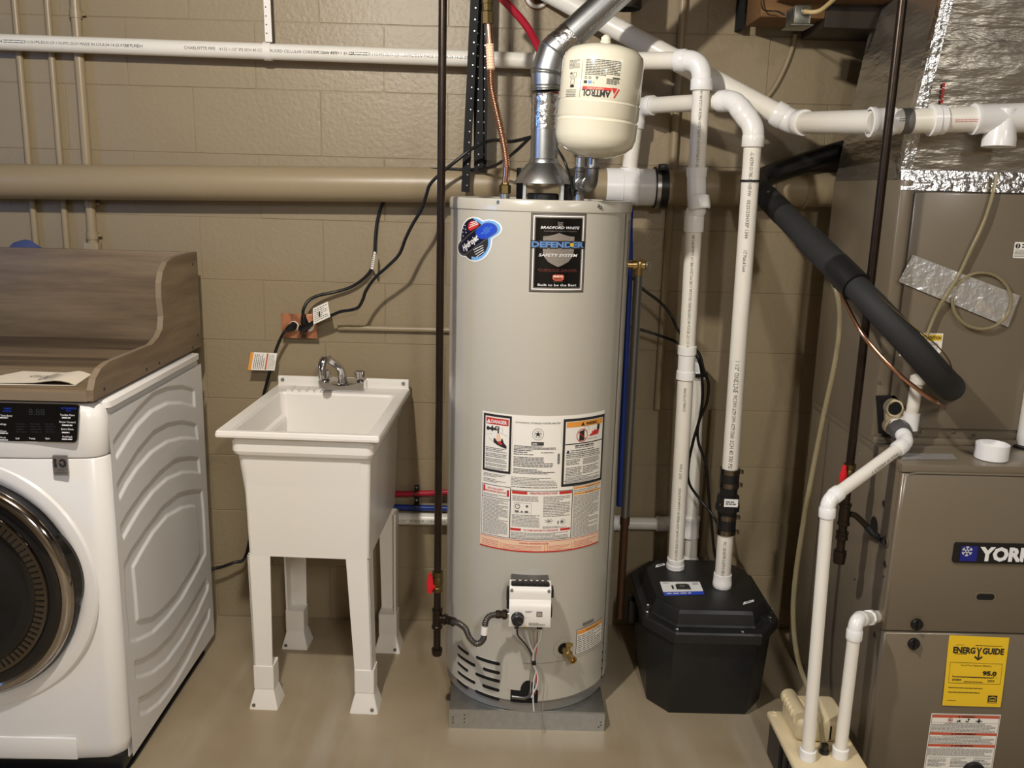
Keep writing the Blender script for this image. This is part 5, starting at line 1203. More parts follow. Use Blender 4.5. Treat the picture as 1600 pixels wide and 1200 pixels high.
tag(MB().cyl(n0 + V(-.002, 0, .0625), n0 + V(-.02, 0, .5), .0108, m_pexred, n=14).build('hot_water_line', loc=n0 + V(0, 0, .07)), 'red plastic tube entering the top of the corrugated copper connector', 'water line')
P_ = [(775, -12, 2.66), (800, 14, 2.68), (822, 40, 2.70), (840, 72, 2.72), (856, 110, 2.73), (868, 150, 2.73), (876, 195, 2.70)]
tag(MB().tube(spline(pts(P_), 6), .0112, m_pexred, 14).build('hot_water_line', loc=at(868, 150, Y=2.73)), 'red plastic tube slanting down behind the flue vent', 'water line')
# black perforated straps, and at the right a narrower dotted black strip
for i, (pa, pb, Y_, w_, lab) in enumerate((((742, -8), (727, 300), 2.80, .0125, 'left black perforated strap hanging behind the copper connector'), ((746, -8), (748, 268), 2.835, .0145, 'middle black perforated strap, partly behind the left one'), ((759, -8), (755, 268), 2.85, .010, 'right black dotted strip, narrowest of the three'))):
    a, b_ = at(*pa, Y=Y_), at(*pb, Y=Y_); d_ = (a - b_).normalized(); a = a + d_ * .35
    t = thing('perforated_strap', lab, 'strap', b_, 'black perforated straps')
    sd = V(1, 0, 0); sd = (sd - d_ * sd.dot(d_)).normalized(); nn = V(0, 1, 0)
    MB().loft([[p - sd * w_, p + sd * w_, p + sd * w_ + nn * .004, p - sd * w_ + nn * .004] for p in (b_, a)], m_strap).build('strap_band', t)
    hm = MB(); L_ = (a - b_).length
    for k in range(int(L_ / .032)):
        q = b_ + d_ * (.02 + k * .032); hm.cyl(q + V(.004 * (i == 0), -.0008, 0), q + V(.004 * (i == 0), .0005, 0), .0021, m_steel, n=8)
    hm.build('strap_holes', t, stuff=True)

# outlet with three plugs
pc = [at(*p, Y=2.935) for p in ((437, 490), (496, 491), (443, 527), (496, 530))]
ox0, ox1 = (pc[0].x + pc[2].x) / 2, (pc[1].x + pc[3].x) / 2; oz1, oz0 = (pc[0].z + pc[1].z) / 2, (pc[2].z + pc[3].z) / 2
t = thing('wall_outlet', 'surface-mounted outlet with a streaked copper cover plate above the sink', 'outlet', ((ox0 + ox1) / 2, 2.968, oz0))
MB().box((ox0 + .006, 2.938, oz0 + .005), (ox1 - .006, 2.968, oz1 - .005), m_tanpipe, .003).build('surface_box', t)
MB().box((ox0, 2.934, oz0), (ox1, 2.938, oz1), m_copperplate, .0012).build('cover_plate', t)
ocz = (oz0 + oz1) / 2
for px in (459, 483): x = at(px, 508, Y=2.932).x; MB().lathe([(.0165, 0), (.0165, .003), (.015, .004), (0, .004)], (x, 2.934, ocz), (0, -1, 0), m_plastic, 24).build('receptacle', t)
def plug(parent, p, d, L=.03, r=.012):
    d = Vector(d).normalized(); return MB().lathe([(0, 0), (r, .001), (r * 1.05, .008), (r * .9, L * .6), (r * .55, L), (.0042, L + .006)], p, d, m_cord, 16).build('plug', parent)
def cordset(name, label, P_, r, plugs=(), k=7):
    Q = spline(pts(P_), k); t = thing(name, label, 'cord', Q[len(Q) // 2]); MB().tube(Q, r, m_cord, 10).build('cord', t)
    for p, d in plugs: plug(t, p, d)
    return t, Q
xr, xl = at(483, 508, Y=2.93).x, at(459, 508, Y=2.93).x
t1, _ = cordset('washer_power_cord', 'black power cord drooping from the outlet behind the sink to the washer', [(449, 514, 2.905), (441, 524, 2.90), (432, 545, 2.91), (424, 572, 2.925), (417, 598, 2.945), (411, 625, 2.95), (404, 700, 2.955), (396, 800, 2.955), (384, 868, 2.93), (365, 879, 2.91), (335, 888, 2.90), (300, 886, 2.88)], .0052)
MB().tube(pts([(459, 508, 2.928), (457, 511, 2.915), (452, 513, 2.906), (447, 517, 2.903)]), [.013, .014, .0115, .0065], m_cord, 14).build('plug', t1)
t2_, _ = cordset('short_power_cord', 'black cord looping up from the outlet behind the big tan pipe', [(474, 494, 2.905), (474, 484, 2.90), (482, 470, 2.91), (497, 462, 2.925), (520, 457, 2.94), (545, 450, 2.945), (565, 438, 2.945), (580, 421, 2.945), (585, 395, 2.95), (587, 365, 2.955), (591, 338, 2.958), (600, 314, 2.960), (612, 290, 2.962)], .0052)
MB().tube(pts([(480, 511, 2.924), (478, 508, 2.912), (475, 502, 2.905), (474, 492, 2.904)]), [.012, .013, .012, .007], m_cord, 14).build('plug', t2_)
t3, _ = cordset('long_power_cord', 'long black cord climbing from the outlet past the copper connector to the vent', [(484, 506, 2.905), (497, 500, 2.895), (515, 494, 2.885), (532, 487, 2.87), (548, 484.5, 2.86), (560, 480, 2.85), (567, 468, 2.84), (572, 454, 2.83), (586, 434, 2.82), (606, 416, 2.81), (624, 397, 2.80), (634, 372, 2.79), (645, 350, 2.785), (658, 328, 2.78), (666, 305, 2.775), (672, 288, 2.77), (690, 270, 2.765), (712, 252, 2.76), (735, 234, 2.76), (756, 223, 2.74), (775, 219, 2.70), (800, 221, 2.64), (830, 214, 2.58)], .0052)
MB().tube(pts([(478, 514, 2.925), (472, 513, 2.910), (479, 511, 2.902), (490, 504, 2.90)]), [.012, .013, .011, .006], m_cord, 14).build('plug', t3)
t4, _ = cordset('thin_control_cord', 'thin black cord resting on the tan pipe and rising to the vent', [(640, 263, 2.90), (665, 265, 2.885), (700, 264, 2.87), (740, 265, 2.85), (765, 262, 2.80), (785, 252, 2.72), (805, 237, 2.64), (828, 215, 2.585)], .0048)
cordset('thin_control_cord', 'short black wire looping under the expansion tank beside the flue hood', [(870, 232, 2.50), (880, 248, 2.45), (888, 268, 2.44), (894, 290, 2.46), (896, 305, 2.50)], .004)
def cordtag(parent, quad, Y_, seed, band=None, lean=(0, 0, 0, 0)):
    q = [at(p[0], p[1], Y=Y_ + l) for p, l in zip(quad, lean)]                   # bl br tr tl
    du = (q[1] - q[0]); dv = (q[3] - q[0]); n = du.cross(dv).normalized()
    if n.y > 0: n = -n
    f = lambda u, v, h=0: q[0].lerp(q[1], u).lerp(q[3].lerp(q[2], u), v) + n * h
    m = MB(); m.rect(f, 0, 0, 1, 1, m_paper, .0004); m.rect(lambda u, v, h=0: f(1 - u, v, -h), 0, 0, 1, 1, m_paper, .0004)
    if band: m.rect(f, .0, .0, .12, 1, m_orange, .0008); m.rect(f, .62, .04, .68, .96, m_wred, .0008); m.fine(lambda u, v, h=0: f(v, u, h), .08, .16, .95, .58, 6, m_print, seed, hf=.4, h=.0008, wl=(1, 2.5)); m.fine(lambda u, v, h=0: f(v, u, h), .08, .70, .95, .97, 5, m_print, seed + 1, hf=.3, h=.0008, wl=(1, 2.5))
    else: m.fine(f, .08, .08, .95, .92, 7, m_greyprint, seed, hf=.4, h=.0008, wl=(1, 2.4)); m.rect(f, .35, .3, .45, .62, m_print, .001)
    return m.build('cord_tag', parent, smooth=False)
cordtag(t1, ((387, 578), (429, 579), (433, 552), (392, 550)), 2.905, 3, True)
cordtag(t3, ((490, 507), (516, 495), (512, 471), (489, 482)), 2.885, 5, None, (0, -.01, 0, .01))
cordtag(t2_, ((579, 420), (583, 421), (587, 394), (584, 393)), 2.93, 7, None)
m = MB(); q = [at(*p, Y=2.93) for p in ((583, 420), (589, 434), (591, 404), (587, 393))]; m.add([p for p in q] + [p + V(0, .0012, 0) for p in q], [(0, 1, 2, 3), (7, 6, 5, 4)], m_tanpipe); m.build('cord_tag', t2_)
# pump cords on the right
cordset('pump_power_cord', 'upper black cord crossing behind the white pipe and dropping to the basin', [(985, 430, 2.80), (1005, 452, 2.80), (1030, 471, 2.80), (1047, 490, 2.80), (1058, 513, 2.79), (1070, 530, 2.78), (1092, 552, 2.77), (1100, 580, 2.76), (1107, 600, 2.77), (1104, 630, 2.78), (1092, 660, 2.78), (1091, 690, 2.78), (1103, 725, 2.77), (1107, 770, 2.76), (1112, 820, 2.74), (1118, 870, 2.72), (1135, 895, 2.70)], .0046)
cordset('float_switch_cord', 'lower black cord hanging beside the white vent pipe behind the basin', [(960, 505, 2.86), (1000, 515, 2.86), (1030, 524, 2.85), (1060, 536, 2.82), (1088, 556, 2.79), (1097, 590, 2.78), (1096, 640, 2.78), (1083, 690, 2.78), (1076, 725, 2.78), (1077, 755, 2.78), (1095, 782, 2.77), (1118, 812, 2.72), (1130, 850, 2.70), (1140, 890, 2.70)], .0046)
# ------------------------------------------------------------------ sump basin
def octo(cx, hx, y0, y1, cx_, cy_, z):
    return [V(cx - hx + cx_, y0, z), V(cx + hx - cx_, y0, z), V(cx + hx, y0 + cy_, z), V(cx + hx, y1 - cy_, z), V(cx + hx - cx_, y1, z), V(cx - hx + cx_, y1, z), V(cx - hx, y1 - cy_, z), V(cx - hx, y0 + cy_, z)]
bx = .640
t = thing('sump_basin', 'black eight-sided sump basin with bolted lid on the floor right of the water heater', 'basin', (bx, 2.62, 0))
MB().loft([octo(bx, .172, 2.418, 2.80, .056, .072, 0), octo(bx, .176, 2.412, 2.806, .057, .074, .012), octo(bx, .190, 2.385, 2.838, .068, .088, .268), octo(bx, .190, 2.385, 2.838, .068, .088, .274)], m_basin).build('tub', t, angle=25)
fl = MB().loft([octo(bx, .203, 2.358, 2.866, .078, .104, .262), octo(bx, .204, 2.356, 2.868, .078, .104, .266), octo(bx, .204, 2.356, 2.868, .078, .104, .292), octo(bx, .201, 2.360, 2.864, .077, .102, .297),
   octo(bx, .180, 2.392, 2.832, .064, .086, .298), octo(bx, .176, 2.397, 2.828, .062, .084, .303), octo(bx, .168, 2.404, 2.79, .058, .078, .334), octo(bx, .162, 2.411, 2.776, .055, .074, .343), octo(bx, .156, 2.420, 2.766, .052, .070, .346)], m_basin)
lid = fl.build('lid', t, angle=25)
for px, py in ((1058, 984), (1160, 988), (1011, 957), (1203, 966), (1206, 951), (1012, 946)):
    q = at(px, py, Z=.2985); b = MB().lathe([(.006, 0), (.006, .003), (.004, .0055), (0, .0055)], q, (0, 0, 1), m_screw, 6); b.cyl(q + V(0, -.004, -.045), q + V(0, -.004, -.036), .0028, m_screw, n=8); MB().lathe([(.006, 0), (.006, .003), (.004, .0055), (0, .0055)], q, (0, 0, 1), m_screw, 6).build('lid_bolt', t)
LP = lambda u, v, h=0: V(u, v, .3465 + h)
cq = [at(*p, Z=.347) for p in ((1038, 931), (1101, 929), (1093, 909), (1031, 909))]
cf = lambda u, v, h=0: cq[0].lerp(cq[1], u).lerp(cq[3].lerp(cq[2], u), v) + V(0, 0, h + .0002)
m = MB(); m.rect(cf, 0, .26, 1, 1, m_whitepr, 0); m.rect(cf, 0, 0, 1, .26, m_bluepr, 0); m.fine(cf, .08, .08, .9, .20, 1, m_whitepr, 3, hf=.5, h=.0004, wl=(1, 3))
m.poly(cf, [(.36, .42), (.72, .40), (.70, .78), (.64, .84), (.40, .84), (.36, .74)], m_print, .0004); m.rect(cf, .46, .58, .58, .72, m_greyprint, .0008); m.rect(cf, .25, .45, .30, .72, m_print, .0004); m.fine(cf, .06, .86, .30, .96, 2, m_greyprint, 4, h=.0004); m.fine(cf, .80, .74, .95, .94, 2, m_greyprint, 5, h=.0004)
m.build('instruction_card', t, smooth=False)['label'] = 'white and blue printed card'
for q4 in (((1024, 887), (1040, 883), (1038, 880), (1025, 883)), ((1161, 945), (1178, 940), (1178, 937), (1162, 941))):
    q = [at(*p, Z=.347) for p in q4]; f = lambda u, v, h=0: q[0].lerp(q[1], u).lerp(q[3].lerp(q[2], u), v) + V(0, 0, h + .0003)
    m = MB(); m.rect(f, 0, 0, 1, 1, m_whitepr, 0); m.rect(f, .25, .35, .75, .7, m_greyprint, .0004); m.build('port_sticker', t, smooth=False)
for x, y in ((bx - .205, 2.70),): MB().box((x - .012, y - .03, .16), (x + .02, y + .03, .24), m_black, .006).build('side_port', t)

# ------------------------------------------------------------------ furnace
FX0, FX1, FYF, FYB, FZT = .998, 1.54, 2.12, 2.79, .897
t = thing('furnace', 'brown-grey gas furnace cabinet with coil cabinet above it, at the right of the room', 'furnace', (1.27, 2.45, 0))
MB().box((FX0, FYF + .012, .02), (FX1, FYB, FZT - .004), m_taupe, .004).build('lower_cabinet', t)
MB().box((FX0 + .03, FYF + .05, 0), (FX1 - .03, FYB - .03, .021), m_dark).build('base', t)
zs = at(1385, 985, Y=FYF).z
def door(z0, z1, name):
    m = MB(); r = .014; P = []
    for (ins, y) in ((0, .0), (0, -.010), (.004, -.016), (.012, -.019)):
        P.append([V(FX0 + .001 + ins, FYF + .012 + y, z0 + ins * .4), V(FX1 - .001 - ins, FYF + .012 + y, z0 + ins * .4), V(FX1 - .001 - ins, FYF + .012 + y, z1 - ins * .4), V(FX0 + .001 + ins, FYF + .012 + y, z1 - ins * .4)])
    m.loft(P[::-1], m_taupe); return m.build(name, t, angle=50)
d1 = door(zs + .0015, FZT - .024, 'upper_door'); d2_ = door(.03, zs - .0015, 'lower_door')
tl = MB().box((FX0 - .001, FYF - .004, FZT - .022), (FX1 + .001, FYB, FZT), m_taupe, .003); tl.build('top_deck', t)
FYD = FYF - .007
FP1 = plane((0, FYD, 0), (1, 0, 0), (0, 0, 1))
def fw(px, py): q = at(px, py, Y=FYD); return q.x, q.z
rf = MB(); a = fw(1421, 741); zz = a[1]                    # pressed line under the top
rf.tube([V(a[0], FYD, zz - .0), V(a[0] + .02, FYD, zz + .004), V(FX1 - .03, FYD, zz + .004)], .0028, m_taupe, 8); rf.build('pressed_line', d1)
# name badge
b0, b1 = fw(1491, 847), fw(1493, 877); bz1, bz0 = fw(1500, 847)[1], fw(1500, 878)[1]; BW = (bz1 - bz0) * 4.1
m = MB(); m.prism([FP1(u, v, .0) for u, v in rrect(b0[0], bz0, b0[0] + BW, bz1, .006)], (0, -.006, 0), m_black)
NB = plane((b0[0], FYD - .006, bz0), (1, 0, 0), (0, 0, 1)); bh = bz1 - bz0
m.rect(NB, bh * .30, bh * .10, bh * 1.10, bh * .86, M('deep_blue_print', (30, 36, 130), .4), .0006)
sc_x, sc_y, rs = bh * .60, bh * .60, bh * .25
for k in range(6):
    a = math.pi / 2 + k * math.pi / 3; c, s_ = math.cos(a), math.sin(a)
    m.line(NB, sc_x + rs * .25 * c, sc_y + rs * .25 * s_, sc_x + rs * c, sc_y + rs * s_, bh * .05, m_whitepr, .0010)
    for sg in (-.7, .7): m.line(NB, sc_x + rs * .6 * c, sc_y + rs * .6 * s_, sc_x + rs * .6 * c + rs * .42 * math.cos(a + sg), sc_y + rs * .6 * s_ + rs * .42 * math.sin(a + sg), bh * .045, m_whitepr, .0010)
    b_ = a + math.pi / 3; m.line(NB, sc_x + rs * .28 * c, sc_y + rs * .28 * s_, sc_x + rs * .28 * math.cos(b_), sc_y + rs * .28 * math.sin(b_), bh * .04, m_whitepr, .0010)
m.text(NB, 'YORK', bh * 1.20, bh * .50, bh * .66, m_whitepr, w=bh * 2.62, al='l', bold=.055, h=.0010)
m.build('name_badge', t, smooth=False)['label'] = 'black badge with snowflake and white letters'
# sight slot, latch knobs
s0 = fw(1539, 932); m = MB()
P = rrect(s0[0] - .023, s0[1] - .0085, s0[0] + .023, s0[1] + .0085, .008); m.prism([FP1(u, v, -.001) for u, v in rrect(s0[0] - .028, s0[1] - .0125, s0[0] + .028, s0[1] + .0125, .012)], (0, -.003, 0), m_taupe); m.poly(FP1, P, m_dark, .0028); m.build('sight_slot', t)
for px, py in ((1432, 975), (1427, 1005)):
    q = fw(px, py); k = MB().lathe([(.0155, 0), (.0155, .006), (.014, .008), (0, .008)], (q[0], FYD, q[1]), (0, -1, 0), m_black, 24); k.box((q[0] - .002, FYD - .014, q[1] - .013), (q[0] + .002, FYD - .007, q[1] + .013), m_black, .001); k.build('latch_knob', t)
# energy guide
e = [fw(*p) for p in ((1471, 1101), (1562, 1104), (1577, 996), (1483, 992))]
def EG(u, v, h=0):                                # slightly curled sheet
    p = Vector(e[0]).lerp(Vector(e[1]), u).lerp(Vector(e[3]).lerp(Vector(e[2]), u), v); return V(p.x, FYD - .0012 - .006 * (1 - v) ** 2 * abs(math.sin(2.2 * v + .4)) - h, p.y)
EG.step = .2
m = MB()
for j in range(10): m.rect(EG, 0, j / 10, 1, (j + 1) / 10, m_yellow, 0, 5)
def et(s, u, v, hh, w, bold=.0, al='c'):
    P, F = glyphs(s, bold, 0); P = P.copy(); x0, x1 = P[:, 0].min(), P[:, 0].max(); x = (P[:, 0] - x0) / (x1 - x0) * w; x = x - {'c': w / 2, 'l': 0, 'r': w}[al]
    m.add([EG(u + a_, v + b_ * hh - hh / 2, .0006) for a_, b_ in zip(x, P[:, 1])], F, m_print)
et('ENERG', .275, .80, .085, .37, .045); et('GUIDE', .76, .80, .085, .36, .045)
m.add([EG(a_, b_, .0006) for a_, b_ in ((.475, .845), (.50, .845), (.522, .80), (.545, .845), (.57, .845), (.536, .785), (.536, .70), (.509, .70), (.509, .785))], [(0, 1, 2, 8), (2, 3, 4, 5), (2, 5, 8), (8, 5, 6, 7)], m_print)
m.add([EG(a_, b_, .0006) for a_, b_ in ((.45, .705), (.465, .725), (.522, .692), (.58, .725), (.595, .705), (.522, .66))], [(0, 1, 2, 5), (2, 3, 4, 5)], m_print)
for (a_, b_, c_, d_) in ((.06, .33, .94, .335), (.06, .62, .94, .625), (.06, .33, .064, .625), (.936, .33, .94, .625), (.12, .415, .80, .428), (.12, .41, .124, .45), (.86, .41, .864, .45)): m.rect(EG, a_, b_, c_, d_, m_print, .0006)
for u in (.3, .48, .66): m.rect(EG, u, .405, u + .005, .42, m_print, .0006)
et('Annual Fuel Utilization Efficiency', .50, .59, .026, .52); et('95.0', .74, .485, .058, .24, .06)
m.add([EG(a_, b_, .0006) for a_, b_ in ((.80, .445), (.83, .445), (.815, .42))], [(0, 1, 2)], m_print)
for u0, v0, u1, v1, n in ((.13, .865, .28, .875, 1), (.45, .865, .93, .88, 1), (.12, .735, .33, .75, 1), (.12, .36, .28, .395, 2), (.32, .345, .66, .365, 1), (.72, .36, .84, .395, 2), (.07, .255, .68, .275, 1), (.07, .19, .64, .21, 1), (.07, .075, .23, .085, 1)): m.fine(EG, u0, v0, u1, v1, n, m_print, int(u0 * 99 + v0 * 999), hf=.55, h=.0006, wl=(3, 8))
m.rect(EG, .76, .06, .92, .17, m_print, .0006); m.add([EG(.76 + .02 + .12 * i / 8, .125 + .018 * math.sin(math.pi * i / 8) + dy, .0010) for dy in (0, .012) for i in range(9)], [(i, i + 1, i + 10, i + 9) for i in range(8)], m_yellow); m.rect(EG, .785, .10, .895, .112, m_yellow, .0010); m.rect(EG, .77, .07, .91, .08, m_yellow, .001)
m.build('energy_label', t, smooth=False)['label'] = 'bright yellow efficiency sheet taped to the lower door'
# warning label in three languages
w = [fw(*p) for p in ((1440, 1240), (1556, 1243), (1565, 1117), (1453, 1114))]
WU0, WU1, WV1 = (w[3][0] + w[0][0]) / 2, w[2][0] - .002, (w[3][1] + w[2][1]) / 2; ww = WU1 - WU0; wh = WV1 - .012
WP = lambda u, v, h=0: FP1(WU0 + u * ww, WV1 - v * ww, h + .0004)                # v downwards in label widths
def wr_(u0, v0, u1, v1, mat, h=.0004): m.rect(WP, u0, v1, u1, v0, mat, h)
m = MB(); vmax = wh / ww; wr_(0, 0, 1, vmax, m_paper, 0)
for (a_, b_, c_, d_) in ((.012, .012, .988, .018), (.012, .012, .018, vmax), (.982, .012, .988, vmax)): wr_(a_, b_, c_, d_, m_greyprint)
Wt = lambda s, u, v, hh, wd, mat: m.text(lambda a_, b_, h=0: FP1(WU0 + u * ww + a_, WV1 - v * ww + b_, h + .0004), s, 0, 0, hh * ww, mat, w=wd * ww, bold=.03, h=.001)
for v0, s in ((.022, 'WARNING'), (.30, 'AVERTISSEMENT'), (.49, 'ADVERTENCIA')):
    wr_(.018, v0, .982, v0 + .042, m_wred); wd = .022 * len(s) + .04; Wt(s, .53, v0 + .021, .026, wd, m_print); c = .53 - wd / 2 - .03; m.poly(WP, [(c - .017, v0 + .034), (c + .017, v0 + .034), (c, v0 + .007)], m_print, .001)
m.ring(WP, .28, .10, .030, .037, m_redprint, .0008, 20); wr_(.262, .09, .298, .112, m_print)
m.poly(WP, [(.37, .128), (.39, .098), (.40, .112), (.42, .085), (.435, .128)], m_print, .0008); m.disc(WP, .545, .085, .016, m_print, .0008, 10); m.poly(WP, [(.50, .125), (.515, .10), (.53, .115), (.55, .10), (.545, .13)], m_print, .0008); m.disc(WP, .695, .082, .013, m_print, .0008, 10); m.poly(WP, [(.64, .115), (.68, .095), (.71, .095), (.75, .115), (.73, .122), (.715, .112), (.71, .135), (.68, .135), (.675, .112), (.655, .122)], m_print, .0008)
wr_(.018, .142, .982, .146, m_greyprint)
Wt('FIRE, EXPLOSION AND ASPHYXIATION HAZARD', .5, .156, .014, .58, m_greyprint)
Wfl = lambda u0, v0, u1, v1, n, sd: m.fine(lambda a_, b_, h=0: WP(a_, -b_, h), u0, -v1, u1, -v0, n, m_greyprint, sd, .98, .42, .0006)
Wfl(.025, .168, .97, .295, 6, 1); Wfl(.2, .348, .8, .362, 1, 2); Wfl(.02, .366, .975, .485, 6, 3); Wfl(.2, .538, .75, .552, 1, 4); Wfl(.02, .558, .975, .68, 6, 5)
for k in range(3): u = .03 + k * .33; wr_(u, .70, u + .30, .703, m_greyprint); Wfl(u + .02, .712, u + .27, .726, 1, 20 + k); Wfl(u + .01, .735, u + .28, min(vmax - .02, .86), 6, 30 + k)
m.build('warning_label', t, smooth=False)['label'] = 'white warning label with three red bands'
MB().lathe([(.030, 0), (.030, .012), (.022, .016), (0, .016)], FP1(*fw(1520, 1205)), (0, -1, 0), m_black, 24).build('latch_knob', t)
# left side: holes, a larger dark disc and a grommet (facing the water heater)
for px, py, r, nm in ((1381, 787, .0085, 'side_hole'), (1383, 882, .0085, 'side_hole'), (1366, 822, .026, 'side_dark_disc'), (1367, 992, .0075, 'side_hole'), (1385, 847, .014, 'gas_grommet')):
    q = at(px, py, X=FX0); q.x = FX0; m = MB()
    if nm == 'gas_grommet': m.torus(q + V(-.001, 0, 0), (-1, 0, 0), .012, .004, m_taupedk, 24)
    else: m.lathe([(r + .002, 0), (r, -.0), (r, .0006), (0, .0006)], q, (-1, 0, 0), m_dark, 24); m.torus(q, (-1, 0, 0), r, .0018, m_taupedk, 24)
    m.build(nm, t)
for px, py in ((1343, 708), (1406, 735), (1336, 905), (1381, 901), (1375, 968)): q = at(px, py, X=FX0); MB().lathe([(.004, 0), (.003, .002), (0, .002)], (FX0, q.y, q.z), (-1, 0, 0), m_screw if py < 800 else m_print, 8).build('side_screw', t)
MB().box((FX0 - .0012, FYB - .16, .02), (FX0 + .002, FYB - .156, FZT - .02), m_taupedk).build('side_seam', t)
# coil cabinet
CYF_ = 2.315; CZ0_, CZ1_ = FZT, at(1404, 280, Y=CYF_).z
MB().box((FX0 - .004, CYF_, CZ0_), (FX1, FYB, CZ1_), m_taupe, .003).build('coil_cabinet', t)
CPm = plane((0, CYF_, 0), (1, 0, 0), (0, 0, 1))
def cw_(px, py): q = at(px, py, Y=CYF_); return q.x, q.z
pl = MB(); x0_ = cw_(1408, 400)[0] + .012; zlo = cw_(1440, 668)[1]
pl.box((x0_, CYF_ - .010, zlo), (FX1 - .02, CYF_ + .002, CZ1_ - .03), m_taupe, .004); pl.build('coil_panel', t)
MB().box((FX0 - .002, CYF_ - .018, FZT), (FX1, CYF_ + .002, FZT + .018), m_taupe, .003).build('coil_base_flange', t)
MB().box((FX0 - .003, CYF_ - .004, FZT + .018), (x0_ - .004, CYF_ + .001, CZ1_ - .002), m_taupe, .002).build('corner_post', t)
for px, py in ((1379, 553), (1374, 598), (1441, 674), (1491, 676), (1524, 679)): q = at(px, py, Y=CYF_ - .006 if py < 600 else CYF_ - .019); MB().lathe([(.0045, 0), (.0035, .0025), (0, .003)], q, (0, -1, 0), m_screw, 10).build('panel_screw', t)
CY2 = CYF_ - .0105; CP2 = plane((0, CY2, 0), (1, 0, 0), (0, 0, 1))
def c2(px, py): q = at(px, py, Y=CY2); return q.x, q.z
a, b_ = c2(1404, 556), c2(1474, 521); m = MB(); m.poly(CP2, [(a[0], a[1]), (b_[0] - .016, a[1] - .004), (b_[0], a[1] + .014), (b_[0], b_[1]), (a[0] + .012, b_[1])], m_paper, .0006); m.rect(CP2, a[0] + .014, b_[1] - .020, b_[0] - .003, b_[1] - .004, m_yellow, .0010)
m.text(CP2, 'CAUTION', a[0] + .040, b_[1] - .012, .0085, m_print, bold=.03, w=.040, h=.0014); m.text(CP2, 'ATTENTION', b_[0] - .028, b_[1] - .012, .0085, m_print, bold=.03, w=.046, h=.0014); m.fine(CP2, a[0] + .016, a[1] + .016, b_[0] - .006, b_[1] - .024, 6, m_greyprint, 8, hf=.4, h=.001); m.build('caution_label', t, smooth=False)
a, b_ = c2(1582, 403), c2(1584, 378); m = MB(); m.poly(CP2, rrect(a[0], a[1], a[0] + .10, b_[1], .003), m_paper, .0006); m.disc(CP2, a[0] + .009, b_[1] - .010, .0065, m_print, .001, 16); m.rect(CP2, a[0] + .008, b_[1] - .0145, a[0] + .010, b_[1] - .0055, m_paper, .0014); m.fine(CP2, a[0] + .020, b_[1] - .016, a[0] + .08, b_[1] - .003, 2, m_print, 2, hf=.5, h=.001); m.fine(CP2, a[0] + .003, a[1] + .003, a[0] + .09, b_[1] - .019, 6, m_greyprint, 9, hf=.45, h=.001); m.build('rating_label', t, smooth=False)
# plenum wrapped in foil insulation
PYF, PYB = 2.335, 2.785; ztop = 2.46
def plx(z): return FX0 + .004 + (z - 1.6) * .125
rings = []
for i in range(9):
    z = CZ1_ + (ztop - CZ1_) * i / 8; fl_ = .012 * max(0, 1 - i / 1.0)
    rings.append([V(plx(z) - fl_, PYF - fl_, z), V(FX1 + .1, PYF - fl_, z), V(FX1 + .1, PYB, z), V(plx(z) - fl_, PYB, z)])
nn = 26
m = MB(); RR = random.Random(11)
def sheet(m, c, nu, nv, amp, nrm, mat, seed, sq=(1, 1), jit=.35):
    R = random.Random(seed); ph = [(R.uniform(2, 16), R.uniform(14, 46), R.uniform(0, 6.3), R.uniform(.3, 1)) for _ in range(9)]; vs = []
    for j in range(nv + 1):
        for i in range(nu + 1):
            u, v = i / nu, j / nv; p = c[0].lerp(c[1], u).lerp(c[3].lerp(c[2], u), v); d = sum(a * math.sin(fu * u * sq[0] + fv * v * sq[1] + q + 1.5 * math.sin(3 * u + q)) for fu, fv, q, a in ph) / 5 + R.uniform(-jit, jit)
            edge = min(1, 6 * min(u, 1 - u, v, 1 - v) + .15); vs.append(p + nrm * (amp * d * edge))
    return m.add(vs, [(j * (nu + 1) + i, j * (nu + 1) + i + 1, (j + 1) * (nu + 1) + i + 1, (j + 1) * (nu + 1) + i) for j in range(nv) for i in range(nu)], mat)
xb, xt = plx(CZ1_), plx(ztop)
sheet(m, [V(xb - .006, PYF - .006, CZ1_), V(FX1 + .1, PYF - .006, CZ1_), V(FX1 + .1, PYF, ztop), V(xt, PYF, ztop)], 50, 80, .006, V(0, -1, 0), m_plenum, 1, (.5, 1.2), .05)
sheet(m, [V(xb - .006, PYB, CZ1_), V(xb - .006, PYF - .006, CZ1_), V(xt, PYF, ztop), V(xt, PYB, ztop)], 40, 80, .0045, V(-1, 0, 0), m_plenum, 2, (.5, 1.3), .05)
m.box((xt + .02, PYF + .02, CZ1_ + .002), (FX1 + .09, PYB - .01, ztop - .01), m_dark)
t = thing('air_plenum', 'foil-insulated sheet duct rising from the top of the furnace to the ceiling', 'duct', (1.25, 2.56, CZ1_ + .0005))
m.build('insulation_wrap', t, angle=80)
m = MB()
sheet(m, [V(xb - .0085, PYF + .020, CZ1_), V(xb - .0085, PYF - .0095, CZ1_), V(xt - .004, PYF - .004, ztop), V(xt - .004, PYF + .026, ztop)], 8, 110, .0022, V(-.6, -.6, 0), m_foiltape, 3)
sheet(m, [V(xb - .0085, PYF - .0095, CZ1_), V(xb + .02, PYF - .0095, CZ1_), V(xt + .026, PYF - .004, ztop), V(xt - .004, PYF - .004, ztop)], 8, 110, .0022, V(-.6, -.6, 0), m_foiltape, 4)
m.build('corner_tape', t, angle=80, stuff=True)
m = MB(); sheet(m, [V(xb - .006, CYF_ - .006, CZ1_ - .026), V(FX1, CYF_ - .006, CZ1_ - .026), V(FX1, PYF - .014, CZ1_ + .024), V(xb - .006, PYF - .014, CZ1_ + .024)], 120, 8, .0028, V(0, -1, .2), m_foiltape, 5); m.build('base_tape', t, angle=80)
